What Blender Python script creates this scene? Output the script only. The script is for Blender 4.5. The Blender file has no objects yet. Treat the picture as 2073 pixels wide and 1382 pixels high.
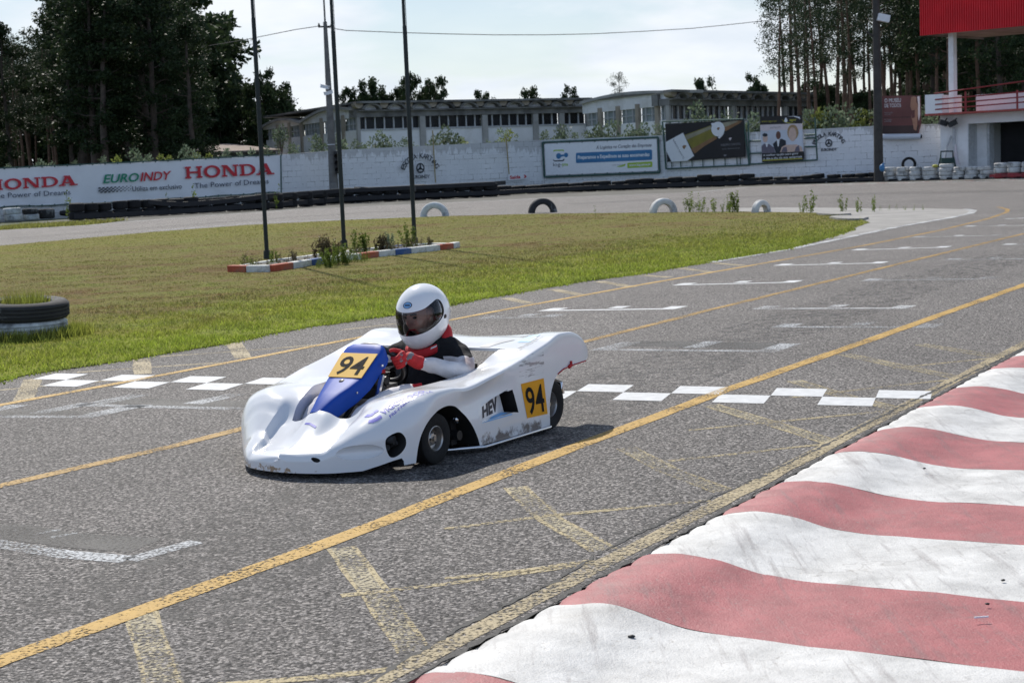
import bpy, bmesh, math, random
import numpy as np
from mathutils import Vector, Matrix, noise as mnoise
from mathutils.geometry import tessellate_polygon
R_ = math.radians
random.seed(7)
rng = np.random.default_rng(11)
SC = bpy.context.scene
COL = SC.collection

# ------------------------------------------------------------------ camera
W_, H_, FPX, CAMH = 2073.0, 1382.0, 3200.0, 1.45
PIT, ROL = math.atan(353 / 3200), R_(2.4)
cp, sp, cr, sr = math.cos(PIT), math.sin(PIT), math.cos(ROL), math.sin(ROL)
FWD = Vector((0, cp, -sp)); UP0 = Vector((0, sp, cp)); RT0 = Vector((1, 0, 0))
RT = cr * RT0 - sr * UP0
UP = cr * UP0 + sr * RT0
CAM = Vector((0, 0, CAMH))
cam_d = bpy.data.cameras.new("camera"); cam = bpy.data.objects.new("camera", cam_d); COL.objects.link(cam)
m = Matrix((RT, UP, -FWD)).transposed().to_4x4(); m.translation = CAM
cam.matrix_world = m
cam_d.sensor_width = 36.0; cam_d.lens = 36.0 * FPX / W_; cam_d.clip_end = 3000; cam_d.clip_start = 0.05
cam_d.dof.use_dof = True; cam_d.dof.focus_distance = 8.3; cam_d.dof.aperture_fstop = 9.0
SC.camera = cam

# ------------------------------------------------------------------ world, sun, exposure
SUN_AZ, SUN_EL = R_(-18), R_(47)          # azimuth from +Y towards +X
world = bpy.data.worlds.new("World"); SC.world = world; world.use_nodes = True
nt = world.node_tree; nt.nodes.clear()
def wn(t, **k):
    n = nt.nodes.new(t)
    for a, b in k.items(): setattr(n, a, b)
    return n
sky = wn('ShaderNodeTexSky', sky_type='NISHITA', sun_disc=False, sun_elevation=SUN_EL, sun_rotation=SUN_AZ)
sky.air_density = 1.0; sky.dust_density = .4; sky.ozone_density = 2.0
geo = wn('ShaderNodeNewGeometry'); sep = wn('ShaderNodeSeparateXYZ')
tc = wn('ShaderNodeTexCoord')
nt.links.new(tc.outputs['Generated'], sep.inputs[0])
add = wn('ShaderNodeMath', operation='ADD'); add.inputs[1].default_value = 0.22
nt.links.new(sep.outputs['Z'], add.inputs[0])
mx = wn('ShaderNodeMath', operation='MAXIMUM'); mx.inputs[1].default_value = 0.12; nt.links.new(add.outputs[0], mx.inputs[0])
comb = wn('ShaderNodeCombineXYZ')
for ax in 'XY':
    dv = wn('ShaderNodeMath', operation='DIVIDE'); nt.links.new(sep.outputs[ax], dv.inputs[0]); nt.links.new(mx.outputs[0], dv.inputs[1])
    nt.links.new(dv.outputs[0], comb.inputs[ax])
n1 = wn('ShaderNodeTexNoise'); n1.inputs['Scale'].default_value = 1.7; n1.inputs['Detail'].default_value = 7; n1.inputs['Roughness'].default_value = .55
n1.inputs['Distortion'].default_value = .4
nt.links.new(comb.outputs[0], n1.inputs['Vector'])
rmp = wn('ShaderNodeValToRGB'); rmp.color_ramp.elements[0].position = .30; rmp.color_ramp.elements[1].position = .56
nt.links.new(n1.outputs['Fac'], rmp.inputs[0])
n2 = wn('ShaderNodeTexNoise'); n2.inputs['Scale'].default_value = 3.2; n2.inputs['Detail'].default_value = 5
nt.links.new(comb.outputs[0], n2.inputs['Vector'])
cr2 = wn('ShaderNodeValToRGB')
cr2.color_ramp.elements[0].position = .3; cr2.color_ramp.elements[0].color = (8.1, 8.95, 10.0, 1)
cr2.color_ramp.elements[1].position = .62; cr2.color_ramp.elements[1].color = (9.9, 10.4, 11.0, 1)
nt.links.new(n2.outputs['Fac'], cr2.inputs[0])
# clouds thicken towards the horizon and thin out overhead
fade = wn('ShaderNodeMapRange'); fade.inputs['From Min'].default_value = .16; fade.inputs['From Max'].default_value = .52; fade.inputs['To Min'].default_value = 1.; fade.inputs['To Max'].default_value = .10
nt.links.new(sep.outputs['Z'], fade.inputs['Value'])
low = wn('ShaderNodeMapRange'); low.inputs['From Min'].default_value = .0; low.inputs['From Max'].default_value = .22; low.inputs['To Min'].default_value = .62; low.inputs['To Max'].default_value = .0
nt.links.new(sep.outputs['Z'], low.inputs['Value'])
cmx = wn('ShaderNodeMath', operation='MAXIMUM'); nt.links.new(rmp.outputs[0], cmx.inputs[0]); nt.links.new(low.outputs[0], cmx.inputs[1])
cfa = wn('ShaderNodeMath', operation='MULTIPLY'); nt.links.new(cmx.outputs[0], cfa.inputs[0]); nt.links.new(fade.outputs[0], cfa.inputs[1])
# behind the camera a pale blue sky that deepens towards the zenith
tnt = wn('ShaderNodeMapRange'); tnt.inputs['From Min'].default_value = -.3; tnt.inputs['From Max'].default_value = .4; nt.links.new(sep.outputs['Y'], tnt.inputs['Value'])
bk = wn('ShaderNodeMapRange'); bk.inputs['From Min'].default_value = .30; bk.inputs['From Max'].default_value = .95; bk.inputs['To Min'].default_value = .72; bk.inputs['To Max'].default_value = .12; nt.links.new(sep.outputs['Z'], bk.inputs['Value'])
cfb = wn('ShaderNodeMix'); nt.links.new(tnt.outputs[0], cfb.inputs[0]); nt.links.new(bk.outputs[0], cfb.inputs[2]); nt.links.new(cfa.outputs[0], cfb.inputs[3])
mixc = wn('ShaderNodeMixRGB'); nt.links.new(cfb.outputs[0], mixc.inputs[0])
ctn = wn('ShaderNodeMixRGB'); nt.links.new(tnt.outputs[0], ctn.inputs[0]); ctn.inputs[1].default_value = (5.6, 7.3, 10.4, 1); nt.links.new(cr2.outputs[0], ctn.inputs[2])
nt.links.new(sky.outputs[0], mixc.inputs[1]); nt.links.new(ctn.outputs[0], mixc.inputs[2])
bg = wn('ShaderNodeBackground'); bg.inputs['Strength'].default_value = 0.095
nt.links.new(mixc.outputs[0], bg.inputs[0])
wo = wn('ShaderNodeOutputWorld'); nt.links.new(bg.outputs[0], wo.inputs[0])

sun_d = bpy.data.lights.new("sun", 'SUN'); sun_d.energy = 5.0; sun_d.angle = R_(0.6); sun_d.color = (1, .95, .87)
sun = bpy.data.objects.new("sun", sun_d); COL.objects.link(sun)
sv = Vector((math.sin(SUN_AZ) * math.cos(SUN_EL), math.cos(SUN_AZ) * math.cos(SUN_EL), math.sin(SUN_EL)))
sun.rotation_euler = sv.to_track_quat('Z', 'Y').to_euler(); sun.location = (0, 0, 30)
SC.view_settings.view_transform = 'Standard'; SC.view_settings.look = 'None'
SC.view_settings.exposure = 0.0; SC.view_settings.gamma = 1
try:
    SC.cycles.max_bounces = 6; SC.cycles.transparent_max_bounces = 12; SC.cycles.use_denoising = True
    SC.cycles.diffuse_bounces = 3
except Exception: pass

# ------------------------------------------------------------------ pixel <-> world helpers (target-photo pixels)
def ray(px, py):
    return (RT * ((px - W_ / 2) / FPX) - UP * ((py - H_ / 2) / FPX) + FWD)
def G(px, py, z=0.0):
    d = ray(px, py); t = (z - CAMH) / d.z
    return CAM + d * t
def P(px, py, Y):
    d = ray(px, py); return CAM + d * (Y / d.y)
def hor(px): return 338 - math.tan(ROL) * (px - W_ / 2)
def pix(w):
    v = Vector(w) - CAM; f = v.dot(FWD)
    return W_ / 2 + v.dot(RT) / f * FPX, H_ / 2 - v.dot(UP) / f * FPX

# ------------------------------------------------------------------ materials
MATS = {}
def newmat(name):
    mt = bpy.data.materials.new(name); mt.use_nodes = True
    MATS[name] = mt
    return mt, mt.node_tree, mt.node_tree.nodes['Principled BSDF']
def nd(t, ty, **k):
    n = t.nodes.new(ty)
    for a, b in k.items(): setattr(n, a, b)
    return n
def noise_node(t, scale, detail=3, rough=.5, coord='Object', vec=None):
    if vec is None:
        c = nd(t, 'ShaderNodeTexCoord'); vec = c.outputs[coord]
    n = nd(t, 'ShaderNodeTexNoise'); n.inputs['Scale'].default_value = scale; n.inputs['Detail'].default_value = detail
    n.inputs['Roughness'].default_value = rough
    t.links.new(vec, n.inputs['Vector']); return n
def ramp(t, src, stops):
    r = nd(t, 'ShaderNodeValToRGB'); e = r.color_ramp.elements
    while len(e) < len(stops): e.new(.5)
    for i, (p, c) in enumerate(stops):
        e[i].position = p; e[i].color = (c[0], c[1], c[2], 1) if not isinstance(c, (int, float)) else (c, c, c, 1)
    t.links.new(src, r.inputs[0]); return r
def mixrgb(t, fac, a, b, mode='MIX'):
    n = nd(t, 'ShaderNodeMixRGB', blend_type=mode)
    for i, v in enumerate((fac, a, b)):
        if isinstance(v, (int, float)): n.inputs[i].default_value = v
        elif isinstance(v, tuple): n.inputs[i].default_value = (*v[:3], 1)
        else: t.links.new(v, n.inputs[i])
    return n.outputs[0]
def mth(t, op, a, b=None, c=None):
    n = nd(t, 'ShaderNodeMath', operation=op)
    for i, v in enumerate((a, b, c)):
        if v is None: continue
        if isinstance(v, (int, float)): n.inputs[i].default_value = v
        else: t.links.new(v, n.inputs[i])
    return n.outputs[0]
def pm(name, col, rough=.6, metal=0., var=.18, vscale=6., bump=0., bscale=60., coat=0., spec=.5, dirt=None, dscale=3., dlo=.50):
    """plain procedural material: base colour broken up by two noises, optional dirt colour and bump"""
    mt, t, b = newmat(name)
    n = noise_node(t, vscale, 4, .6)
    lo = tuple(max(0, c * (1 - var)) for c in col); hi = tuple(min(1, c * (1 + var)) for c in col)
    r = ramp(t, n.outputs['Fac'], [(.3, lo), (.7, hi)]); out = r.outputs[0]
    if dirt:
        n2 = noise_node(t, dscale, 6, .65)
        rr = ramp(t, n2.outputs['Fac'], [(dlo, 0.), (dlo + .16, .8)])
        out = mixrgb(t, rr.outputs[0], out, dirt)
    t.links.new(out, b.inputs['Base Color'])
    b.inputs['Roughness'].default_value = rough; b.inputs['Metallic'].default_value = metal
    b.inputs['Coat Weight'].default_value = coat; b.inputs['Specular IOR Level'].default_value = spec
    if bump:
        n3 = noise_node(t, bscale, 3, .6)
        bp = nd(t, 'ShaderNodeBump'); bp.inputs['Strength'].default_value = bump; bp.inputs['Distance'].default_value = .01
        t.links.new(n3.outputs['Fac'], bp.inputs['Height']); t.links.new(bp.outputs[0], b.inputs['Normal'])
    return mt

# asphalt: coarse pale stones in dark binder
def asphalt_mat():
    mt, t, b = newmat('asphalt')
    c = nd(t, 'ShaderNodeTexCoord').outputs['Object']
    v = nd(t, 'ShaderNodeTexVoronoi'); v.inputs['Scale'].default_value = 88; t.links.new(c, v.inputs['Vector'])
    n = noise_node(t, 58, 3, .7, vec=c); n2 = noise_node(t, 150, 2, .6, vec=c); big = noise_node(t, .55, 5, .6, vec=c)
    sepc = nd(t, 'ShaderNodeSeparateColor'); t.links.new(v.outputs['Color'], sepc.inputs[0])
    st = ramp(t, sepc.outputs[0], [(0., (.066, .061, .057)), (.40, (.142, .130, .122)), (.75, (.285, .262, .246)), (1., (.48, .44, .412))])
    pit = ramp(t, n.outputs['Fac'], [(.40, .12), (.53, 1.)])
    o = mixrgb(t, .92, st.outputs[0], pit.outputs[0], 'MULTIPLY')
    bb = ramp(t, big.outputs['Fac'], [(.3, .80), (.7, 1.08)])
    o = mixrgb(t, 1., o, bb.outputs[0], 'MULTIPLY')
    t.links.new(o, b.inputs['Base Color']); b.inputs['Roughness'].default_value = .75; b.inputs['Specular IOR Level'].default_value = .3
    h = mth(t, 'ADD', mth(t, 'MULTIPLY', n.outputs['Fac'], 1.2), mth(t, 'MULTIPLY', v.outputs['Distance'], -.6))
    h = mth(t, 'ADD', h, mth(t, 'MULTIPLY', n2.outputs['Fac'], .4))
    bp = nd(t, 'ShaderNodeBump'); bp.inputs['Strength'].default_value = .9; bp.inputs['Distance'].default_value = .012
    t.links.new(h, bp.inputs['Height']); t.links.new(bp.outputs[0], b.inputs['Normal'])
    return mt
asphalt_mat()
pm('patch_asphalt', (.075, .073, .07), .85, var=.35, vscale=90, bump=.5, bscale=120)

# worn road paint: opaque paint broken by the stones underneath
def paint_mat(name, col, keep, scale=60., rough=.7, soft=.10, dark=.75):
    mt, t, b = newmat(name)
    c = nd(t, 'ShaderNodeTexCoord').outputs['Object']
    n = noise_node(t, scale, 3, .65, vec=c); big = noise_node(t, 2.2, 4, .6, vec=c); n4 = noise_node(t, 14, 4, .6, vec=c)
    f = mth(t, 'ADD', n.outputs['Fac'], mth(t, 'MULTIPLY', mth(t, 'SUBTRACT', big.outputs['Fac'], .5), .5))
    mk = ramp(t, f, [(max(0.01, .5 - keep), 0.), (max(.02, .5 - keep + soft), 1.)])
    cc = ramp(t, n4.outputs['Fac'], [(.3, tuple(k * dark for k in col)), (.7, col)])
    t.links.new(cc.outputs[0], b.inputs['Base Color']); b.inputs['Roughness'].default_value = rough
    bp = nd(t, 'ShaderNodeBump'); bp.inputs['Strength'].default_value = .5; bp.inputs['Distance'].default_value = .01
    t.links.new(n.outputs['Fac'], bp.inputs['Height']); t.links.new(bp.outputs[0], b.inputs['Normal'])
    tr = nd(t, 'ShaderNodeBsdfTransparent'); ms = nd(t, 'ShaderNodeMixShader')
    t.links.new(mk.outputs[0], ms.inputs[0]); t.links.new(tr.outputs[0], ms.inputs[1]); t.links.new(b.outputs[0], ms.inputs[2])
    t.links.new(ms.outputs[0], t.nodes['Material Output'].inputs['Surface'])
    return mt
paint_mat('yellow_paint', (.50, .30, .055), .115, soft=.08)
paint_mat('amber_paint', (.40, .235, .045), .09)
paint_mat('faded_paint', (.42, .36, .23), .015, soft=.12)
paint_mat('outline_paint', (.44, .355, .19), .065, soft=.12)
paint_mat('pale_border_paint', (.42, .34, .20), .10, soft=.14)
paint_mat('white_paint', (.62, .63, .64), .30)
paint_mat('grey_paint', (.50, .52, .54), .07, soft=.2)
paint_mat('thin_white_paint', (.62, .63, .64), .12, soft=.2)
paint_mat('crack_mat', (.012, .011, .011), .30, scale=30, dark=.5)
paint_mat('dark_patch', (.050, .048, .047), .24, scale=70, soft=.3)

def kerb_mat(name, col, dirt):
    mt, t, b = newmat(name)
    c = nd(t, 'ShaderNodeTexCoord').outputs['Object']
    n = noise_node(t, 5, 6, .65, vec=c); n2 = noise_node(t, 45, 4, .7, vec=c); n3 = noise_node(t, 130, 2, .6, vec=c)
    r = ramp(t, n.outputs['Fac'], [(.30, tuple(k * .66 for k in col)), (.64, tuple(k * 1.06 for k in col))])
    sp_ = ramp(t, n2.outputs['Fac'], [(.30, .8), (.40, 0.)])
    o = mixrgb(t, sp_.outputs[0], r.outputs[0], dirt)
    b2 = noise_node(t, 1.6, 5, .7, vec=c); rr = ramp(t, b2.outputs['Fac'], [(.55, 0.), (.75, .55)])
    o = mixrgb(t, rr.outputs[0], o, dirt)
    # rubber scuffs along the track direction
    mp = nd(t, 'ShaderNodeMapping'); mp.inputs['Rotation'].default_value = (0, 0, R_(30.36)); mp.inputs['Scale'].default_value = (9, .8, 1)
    t.links.new(c, mp.inputs['Vector']); ns = noise_node(t, 1.6, 5, .7, vec=mp.outputs[0])
    rs = ramp(t, ns.outputs['Fac'], [(.54, 0.), (.72, .55)])
    o = mixrgb(t, rs.outputs[0], o, (.13, .10, .10))
    # hairline cracks and grit
    dn = noise_node(t, 2.5, 4, .6, vec=c); va = nd(t, 'ShaderNodeVectorMath', operation='ADD'); sc_ = nd(t, 'ShaderNodeVectorMath', operation='SCALE'); t.links.new(dn.outputs['Color'], sc_.inputs[0]); sc_.inputs['Scale'].default_value = .5
    t.links.new(c, va.inputs[0]); t.links.new(sc_.outputs[0], va.inputs[1])
    vo = nd(t, 'ShaderNodeTexVoronoi', feature='DISTANCE_TO_EDGE'); vo.inputs['Scale'].default_value = 1.5; t.links.new(va.outputs[0], vo.inputs['Vector'])
    ck_ = ramp(t, vo.outputs['Distance'], [(.003, .28), (.010, 0.)]); pres = ramp(t, b2.outputs['Fac'], [(.46, 0.), (.56, 1.)])
    o = mixrgb(t, mth(t, 'MULTIPLY', ck_.outputs[0], pres.outputs[0]), o, (.12, .10, .09))
    gt = ramp(t, n3.outputs['Fac'], [(.26, .7), (.34, 0.)]); o = mixrgb(t, gt.outputs[0], o, tuple(k * .55 for k in dirt))
    t.links.new(o, b.inputs['Base Color']); b.inputs['Roughness'].default_value = .6
    h = mth(t, 'ADD', mth(t, 'MULTIPLY', n2.outputs['Fac'], 1.), mth(t, 'MULTIPLY', n3.outputs['Fac'], .7))
    h = mth(t, 'ADD', h, mth(t, 'MULTIPLY', n.outputs['Fac'], .7))
    bp = nd(t, 'ShaderNodeBump'); bp.inputs['Strength'].default_value = .32; bp.inputs['Distance'].default_value = .012
    t.links.new(h, bp.inputs['Height']); t.links.new(bp.outputs[0], b.inputs['Normal'])
kerb_mat('kerb_white', (.60, .595, .58), (.36, .34, .31)); kerb_mat('kerb_red', (.355, .098, .102), (.27, .17, .16))

UTR = Vector((math.sin(R_(30.9)), math.cos(R_(30.9)), 0)); NTR = Vector((-UTR.y, UTR.x, 0))   # track direction, towards the infield
EDGE0 = G(607, 666)
def grass_colour(t):
    """colour by world position: fresh strip by the track, olive and brown patches further in"""
    g = nd(t, 'ShaderNodeNewGeometry').outputs['Position']
    dt = nd(t, 'ShaderNodeVectorMath', operation='DOT_PRODUCT'); t.links.new(g, dt.inputs[0]); dt.inputs[1].default_value = NTR
    q = mth(t, 'SUBTRACT', dt.outputs['Value'], float(EDGE0.dot(NTR)))
    n = noise_node(t, .5, 5, .6, vec=g); n2 = noise_node(t, 2.3, 5, .65, vec=g); n3 = noise_node(t, 11, 3, .6, vec=g)
    q2 = mth(t, 'ADD', q, mth(t, 'MULTIPLY', mth(t, 'SUBTRACT', n.outputs['Fac'], .5), 5.0))
    band = ramp(t, mth(t, 'MULTIPLY', q2, 1 / 20.), [(0., (.27, .34, .045)), (.08, (.27, .31, .050)), (.17, (.215, .225, .062)), (.45, (.20, .205, .068)), (.75, (.225, .232, .064)), (1., (.29, .29, .058))])
    br = ramp(t, n2.outputs['Fac'], [(.40, 0.), (.66, 1.)])
    brq = ramp(t, mth(t, 'MULTIPLY', q2, 1 / 20.), [(.05, .10), (.22, .75), (.6, .75), (.9, .15)])
    fac = mth(t, 'MULTIPLY', br.outputs[0], brq.outputs[0])
    o = mixrgb(t, fac, band.outputs[0], (.20, .115, .065))
    sy = nd(t, 'ShaderNodeSeparateXYZ'); t.links.new(g, sy.inputs[0]); fy_ = ramp(t, mth(t, 'MULTIPLY', sy.outputs['Y'], .02), [(.36, 0.), (.66, .65)]); o = mixrgb(t, fy_.outputs[0], o, (.215, .215, .066))
    n6 = noise_node(t, .32, 4, .65, vec=g); pt = ramp(t, n6.outputs['Fac'], [(.50, 0.), (.62, .65)]); pq = ramp(t, mth(t, 'MULTIPLY', q2, 1 / 20.), [(.12, 0.), (.25, 1.), (.75, 1.), (.95, .2)]); o = mixrgb(t, mth(t, 'MULTIPLY', pt.outputs[0], pq.outputs[0]), o, (.185, .115, .062))
    n5 = noise_node(t, 1.1, 4, .6, vec=g); gr = ramp(t, n5.outputs['Fac'], [(.50, 0.), (.68, .75)])
    o = mixrgb(t, gr.outputs[0], o, (.21, .255, .06))
    v = ramp(t, n3.outputs['Fac'], [(.3, .62), (.7, 1.3)])
    return mixrgb(t, 1., o, v.outputs[0], 'MULTIPLY')
mt, t, b = newmat('infield_soil')
o = grass_colour(t); o = mixrgb(t, .75, o, (.6, .52, .42), 'MULTIPLY'); t.links.new(o, b.inputs['Base Color']); b.inputs['Roughness'].default_value = .95
b.inputs['Specular IOR Level'].default_value = .1
mt, t, b = newmat('grass_blade')
o = grass_colour(t)
gi = nd(t, 'ShaderNodeNewGeometry'); rr = ramp(t, gi.outputs['Random Per Island'], [(0., .6), (.6, 1.1), (1., 1.7)])
o = mixrgb(t, 1., o, rr.outputs[0], 'MULTIPLY')
t.links.new(o, b.inputs['Base Color']); b.inputs['Roughness'].default_value = .7; b.inputs['Specular IOR Level'].default_value = .2
tl = nd(t, 'ShaderNodeBsdfTranslucent'); ms = nd(t, 'ShaderNodeMixShader'); ms.inputs[0].default_value = .45
t.links.new(o, tl.inputs[0]); t.links.new(b.outputs[0], ms.inputs[1]); t.links.new(tl.outputs[0], ms.inputs[2])
t.links.new(ms.outputs[0], t.nodes['Material Output'].inputs['Surface'])

def leaf_mat(name, lo, hi, trans=.35, rough=.55):
    mt, t, b = newmat(name)
    gi = nd(t, 'ShaderNodeNewGeometry'); oi = nd(t, 'ShaderNodeObjectInfo')
    r = ramp(t, gi.outputs['Random Per Island'], [(0., lo), (1., hi)])
    r2 = ramp(t, oi.outputs['Random'], [(0., .8), (1., 1.25)])
    o = mixrgb(t, 1., r.outputs[0], r2.outputs[0], 'MULTIPLY')
    t.links.new(o, b.inputs['Base Color']); b.inputs['Roughness'].default_value = rough; b.inputs['Specular IOR Level'].default_value = .12
    tl = nd(t, 'ShaderNodeBsdfTranslucent'); ms = nd(t, 'ShaderNodeMixShader'); ms.inputs[0].default_value = trans
    t.links.new(o, tl.inputs[0]); t.links.new(b.outputs[0], ms.inputs[1]); t.links.new(tl.outputs[0], ms.inputs[2])
    t.links.new(ms.outputs[0], t.nodes['Material Output'].inputs['Surface'])
leaf_mat('eucalyptus_leaf', (.018, .030, .014), (.05, .075, .030), .22)
leaf_mat('pine_needle', (.020, .034, .018), (.045, .065, .03), .15)
leaf_mat('bush_leaf', (.07, .10, .055), (.20, .25, .17), .35)
leaf_mat('bush_leaf_yellow', (.10, .13, .03), (.22, .25, .07), .4)
leaf_mat('weed_leaf', (.08, .12, .02), (.20, .26, .05), .45)
leaf_mat('dry_leaf', (.08, .06, .035), (.16, .13, .07), .3)
pm('bark', (.075, .056, .044), .9, var=.4, vscale=3, bump=.5, bscale=12)
pm('pine_bark', (.13, .075, .05), .9, var=.4, vscale=3, bump=.5, bscale=12)
pm('pale_bark', (.22, .17, .13), .9, var=.35, vscale=2)
pm('undergrowth_mat', (.018, .026, .012), .95, var=.5, vscale=1.2)

# kart and rider
def body_paint():
    mt, t, b = newmat('kart_white')
    c = nd(t, 'ShaderNodeTexCoord').outputs['Object']; s = nd(t, 'ShaderNodeSeparateXYZ'); t.links.new(c, s.inputs[0])
    n = noise_node(t, 4, 4, .6, vec=c)
    base = ramp(t, n.outputs['Fac'], [(.3, (.745, .75, .76)), (.7, (.78, .785, .795))]).outputs[0]
    # brown scrapes low on the side panel and rust-coloured chips low on the nose
    mp = nd(t, 'ShaderNodeMapping'); mp.inputs['Scale'].default_value = (11, 11, 9); t.links.new(c, mp.inputs[0])
    n2 = noise_node(t, 1., 6, .7, vec=mp.outputs[0])
    zlow = ramp(t, s.outputs['Z'], [(.06, 1.), (.16, 0.)])
    xs = ramp(t, mth(t, 'MULTIPLY_ADD', s.outputs['X'], .5, .8), [(.26, 0.), (.34, 1.), (.62, 1.), (.66, 0.)])
    sm = mth(t, 'MULTIPLY', zlow.outputs[0], xs.outputs[0])
    f = ramp(t, mth(t, 'ADD', n2.outputs['Fac'], mth(t, 'MULTIPLY', mth(t, 'SUBTRACT', sm, 1.), .5)), [(.38, 0.), (.50, .88)])
    base = mixrgb(t, f.outputs[0], base, (.15, .115, .095))
    mp3 = nd(t, 'ShaderNodeMapping'); mp3.inputs['Scale'].default_value = (20, 20, 26); t.links.new(c, mp3.inputs[0])
    n3 = noise_node(t, 1., 3, .6, vec=mp3.outputs[0])
    zl = ramp(t, s.outputs['Z'], [(.05, 1.), (.10, 0.)]); xn = ramp(t, s.outputs['X'], [(.30, 0.), (.42, 1.)])
    yn = ramp(t, mth(t, 'ADD', s.outputs['Y'], .5), [(.0, 1.), (.55, .95), (.78, .7), (.9, 0.)])
    sm2 = mth(t, 'MULTIPLY', mth(t, 'MULTIPLY', zl.outputs[0], xn.outputs[0]), yn.outputs[0])
    f2 = ramp(t, mth(t, 'ADD', n3.outputs['Fac'], mth(t, 'MULTIPLY', mth(t, 'SUBTRACT', sm2, 1.), .5)), [(.46, 0.), (.54, .85)])
    base = mixrgb(t, f2.outputs[0], base, (.30, .17, .06))
    # dark scratches on the tail side
    mp4 = nd(t, 'ShaderNodeMapping'); mp4.inputs['Scale'].default_value = (5, 3, 46); mp4.inputs['Rotation'].default_value = (0, R_(14), 0); t.links.new(c, mp4.inputs[0])
    n4 = noise_node(t, 1., 5, .75, vec=mp4.outputs[0])
    xt = ramp(t, mth(t, 'MULTIPLY', s.outputs['X'], -1.), [(.60, 0.), (.75, 1.), (1.15, 1.), (1.35, .25)])
    zt = ramp(t, s.outputs['Z'], [(.30, 0.), (.33, 1.), (.45, 1.), (.49, 0.)])
    ys = ramp(t, s.outputs['Y'], [(.60, 0.), (.625, 1.)])
    sm4 = mth(t, 'MULTIPLY', mth(t, 'MULTIPLY', xt.outputs[0], zt.outputs[0]), ys.outputs[0])
    f4 = ramp(t, mth(t, 'ADD', n4.outputs['Fac'], mth(t, 'MULTIPLY', mth(t, 'SUBTRACT', sm4, 1.), .6)), [(.51, 0.), (.57, .8)])
    base = mixrgb(t, f4.outputs[0], base, (.16, .15, .16))
    t.links.new(base, b.inputs['Base Color']); b.inputs['Roughness'].default_value = .22
    b.inputs['Coat Weight'].default_value = .6; b.inputs['Coat Roughness'].default_value = .08
body_paint()
def suit_mat():
    mt, t, b = newmat('race_suit'); c = nd(t, 'ShaderNodeTexCoord').outputs['Object']; s = nd(t, 'ShaderNodeSeparateXYZ'); t.links.new(c, s.inputs[0])
    n = noise_node(t, 9, 4, .6, vec=c); wht = ramp(t, n.outputs['Fac'], [(.3, (.58, .55, .56)), (.7, (.72, .70, .71))]).outputs[0]
    ay = mth(t, 'ABSOLUTE', s.outputs['Y']); st = lambda v, e: mth(t, 'GREATER_THAN', v, e)
    top = mth(t, 'MULTIPLY', st(s.outputs['Z'], .432), st(mth(t, 'MULTIPLY', s.outputs['X'], -1.), .755))
    vest = mth(t, 'MULTIPLY', mth(t, 'MULTIPLY', st(mth(t, 'MULTIPLY', ay, -1.), -.138), st(s.outputs['Z'], .225)), st(mth(t, 'MULTIPLY', s.outputs['X'], -1.), .62))
    # brownish patch on the sleeve by the elbow
    dv = nd(t, 'ShaderNodeVectorMath', operation='DISTANCE'); t.links.new(c, dv.inputs[0]); dv.inputs[1].default_value = (-.735, .345, .415)
    el = ramp(t, mth(t, 'ADD', dv.outputs['Value'], mth(t, 'MULTIPLY', n.outputs['Fac'], .05)), [(.055, .6), (.085, 0.)])
    o = mixrgb(t, el.outputs[0], wht, (.28, .17, .15)); o = mixrgb(t, mth(t, 'MAXIMUM', top, vest), o, (.011, .011, .013))
    t.links.new(o, b.inputs['Base Color']); b.inputs['Roughness'].default_value = .85; b.inputs['Specular IOR Level'].default_value = .25
    bp = nd(t, 'ShaderNodeBump'); bp.inputs['Strength'].default_value = .5; bp.inputs['Distance'].default_value = .012; n3 = noise_node(t, 22, 3, .6, vec=c)
    t.links.new(n3.outputs['Fac'], bp.inputs['Height']); t.links.new(bp.outputs[0], b.inputs['Normal'])
suit_mat()
pm('black_plastic', (.012, .012, .013), .45, var=.3)
pm('black_matte', (.008, .008, .008), .8, var=.3)
pm('rubber', (.007, .007, .0075), .85, var=.35, vscale=30, bump=.2, bscale=80)
pm('alloy', (.42, .40, .38), .35, .9, var=.2, vscale=25)
pm('chrome', (.62, .63, .65), .2, 1., var=.1)
pm('blue_paint', (.016, .07, .38), .46, var=.08, coat=.0, spec=.13)
pm('number_yellow', (.80, .45, .035), .5, var=.08)
pm('plate_orange', (.80, .36, .018), .6, var=.08, spec=.2)
pm('number_black', (.012, .012, .012), .8, var=.2, spec=.2)
pm('decal_blue', (.05, .06, .48), .5, var=.1)
pm('decal_sky', (.22, .48, .80), .5, var=.15)
pm('decal_grey', (.40, .41, .43), .5, var=.1)
pm('decal_black', (.03, .03, .045), .5, var=.2)
pm('suit_white', (.66, .63, .64), .85, var=.10, vscale=12, bump=.5, bscale=26)
pm('suit_black', (.010, .010, .012), .9, var=.3, bump=.4, bscale=60)
pm('suit_red', (.45, .012, .018), .8, var=.15, bump=.3, bscale=60)
pm('glove_red', (.50, .016, .020), .75, var=.2, vscale=30, bump=.4, bscale=120)
pm('glove_grey', (.20, .19, .20), .75, var=.2, vscale=30)
pm('skin', (.46, .26, .18), .5, var=.08, vscale=14)
pm('helmet_white', (.84, .845, .85), .18, var=.03, coat=.6)
pm('eye_dark', (.02, .014, .012), .3, var=.1)
mt, t, b = newmat('visor_tint')
n = noise_node(t, 8, 2); rr = ramp(t, n.outputs['Fac'], [(.3, (.76, .77, .79)), (.7, (.84, .85, .88))])
tr = nd(t, 'ShaderNodeBsdfTransparent'); t.links.new(rr.outputs[0], tr.inputs[0])
gl = nd(t, 'ShaderNodeBsdfGlossy'); gl.inputs['Roughness'].default_value = .06
fr = nd(t, 'ShaderNodeFresnel'); fr.inputs[0].default_value = 1.35; ms = nd(t, 'ShaderNodeMixShader')
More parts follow.
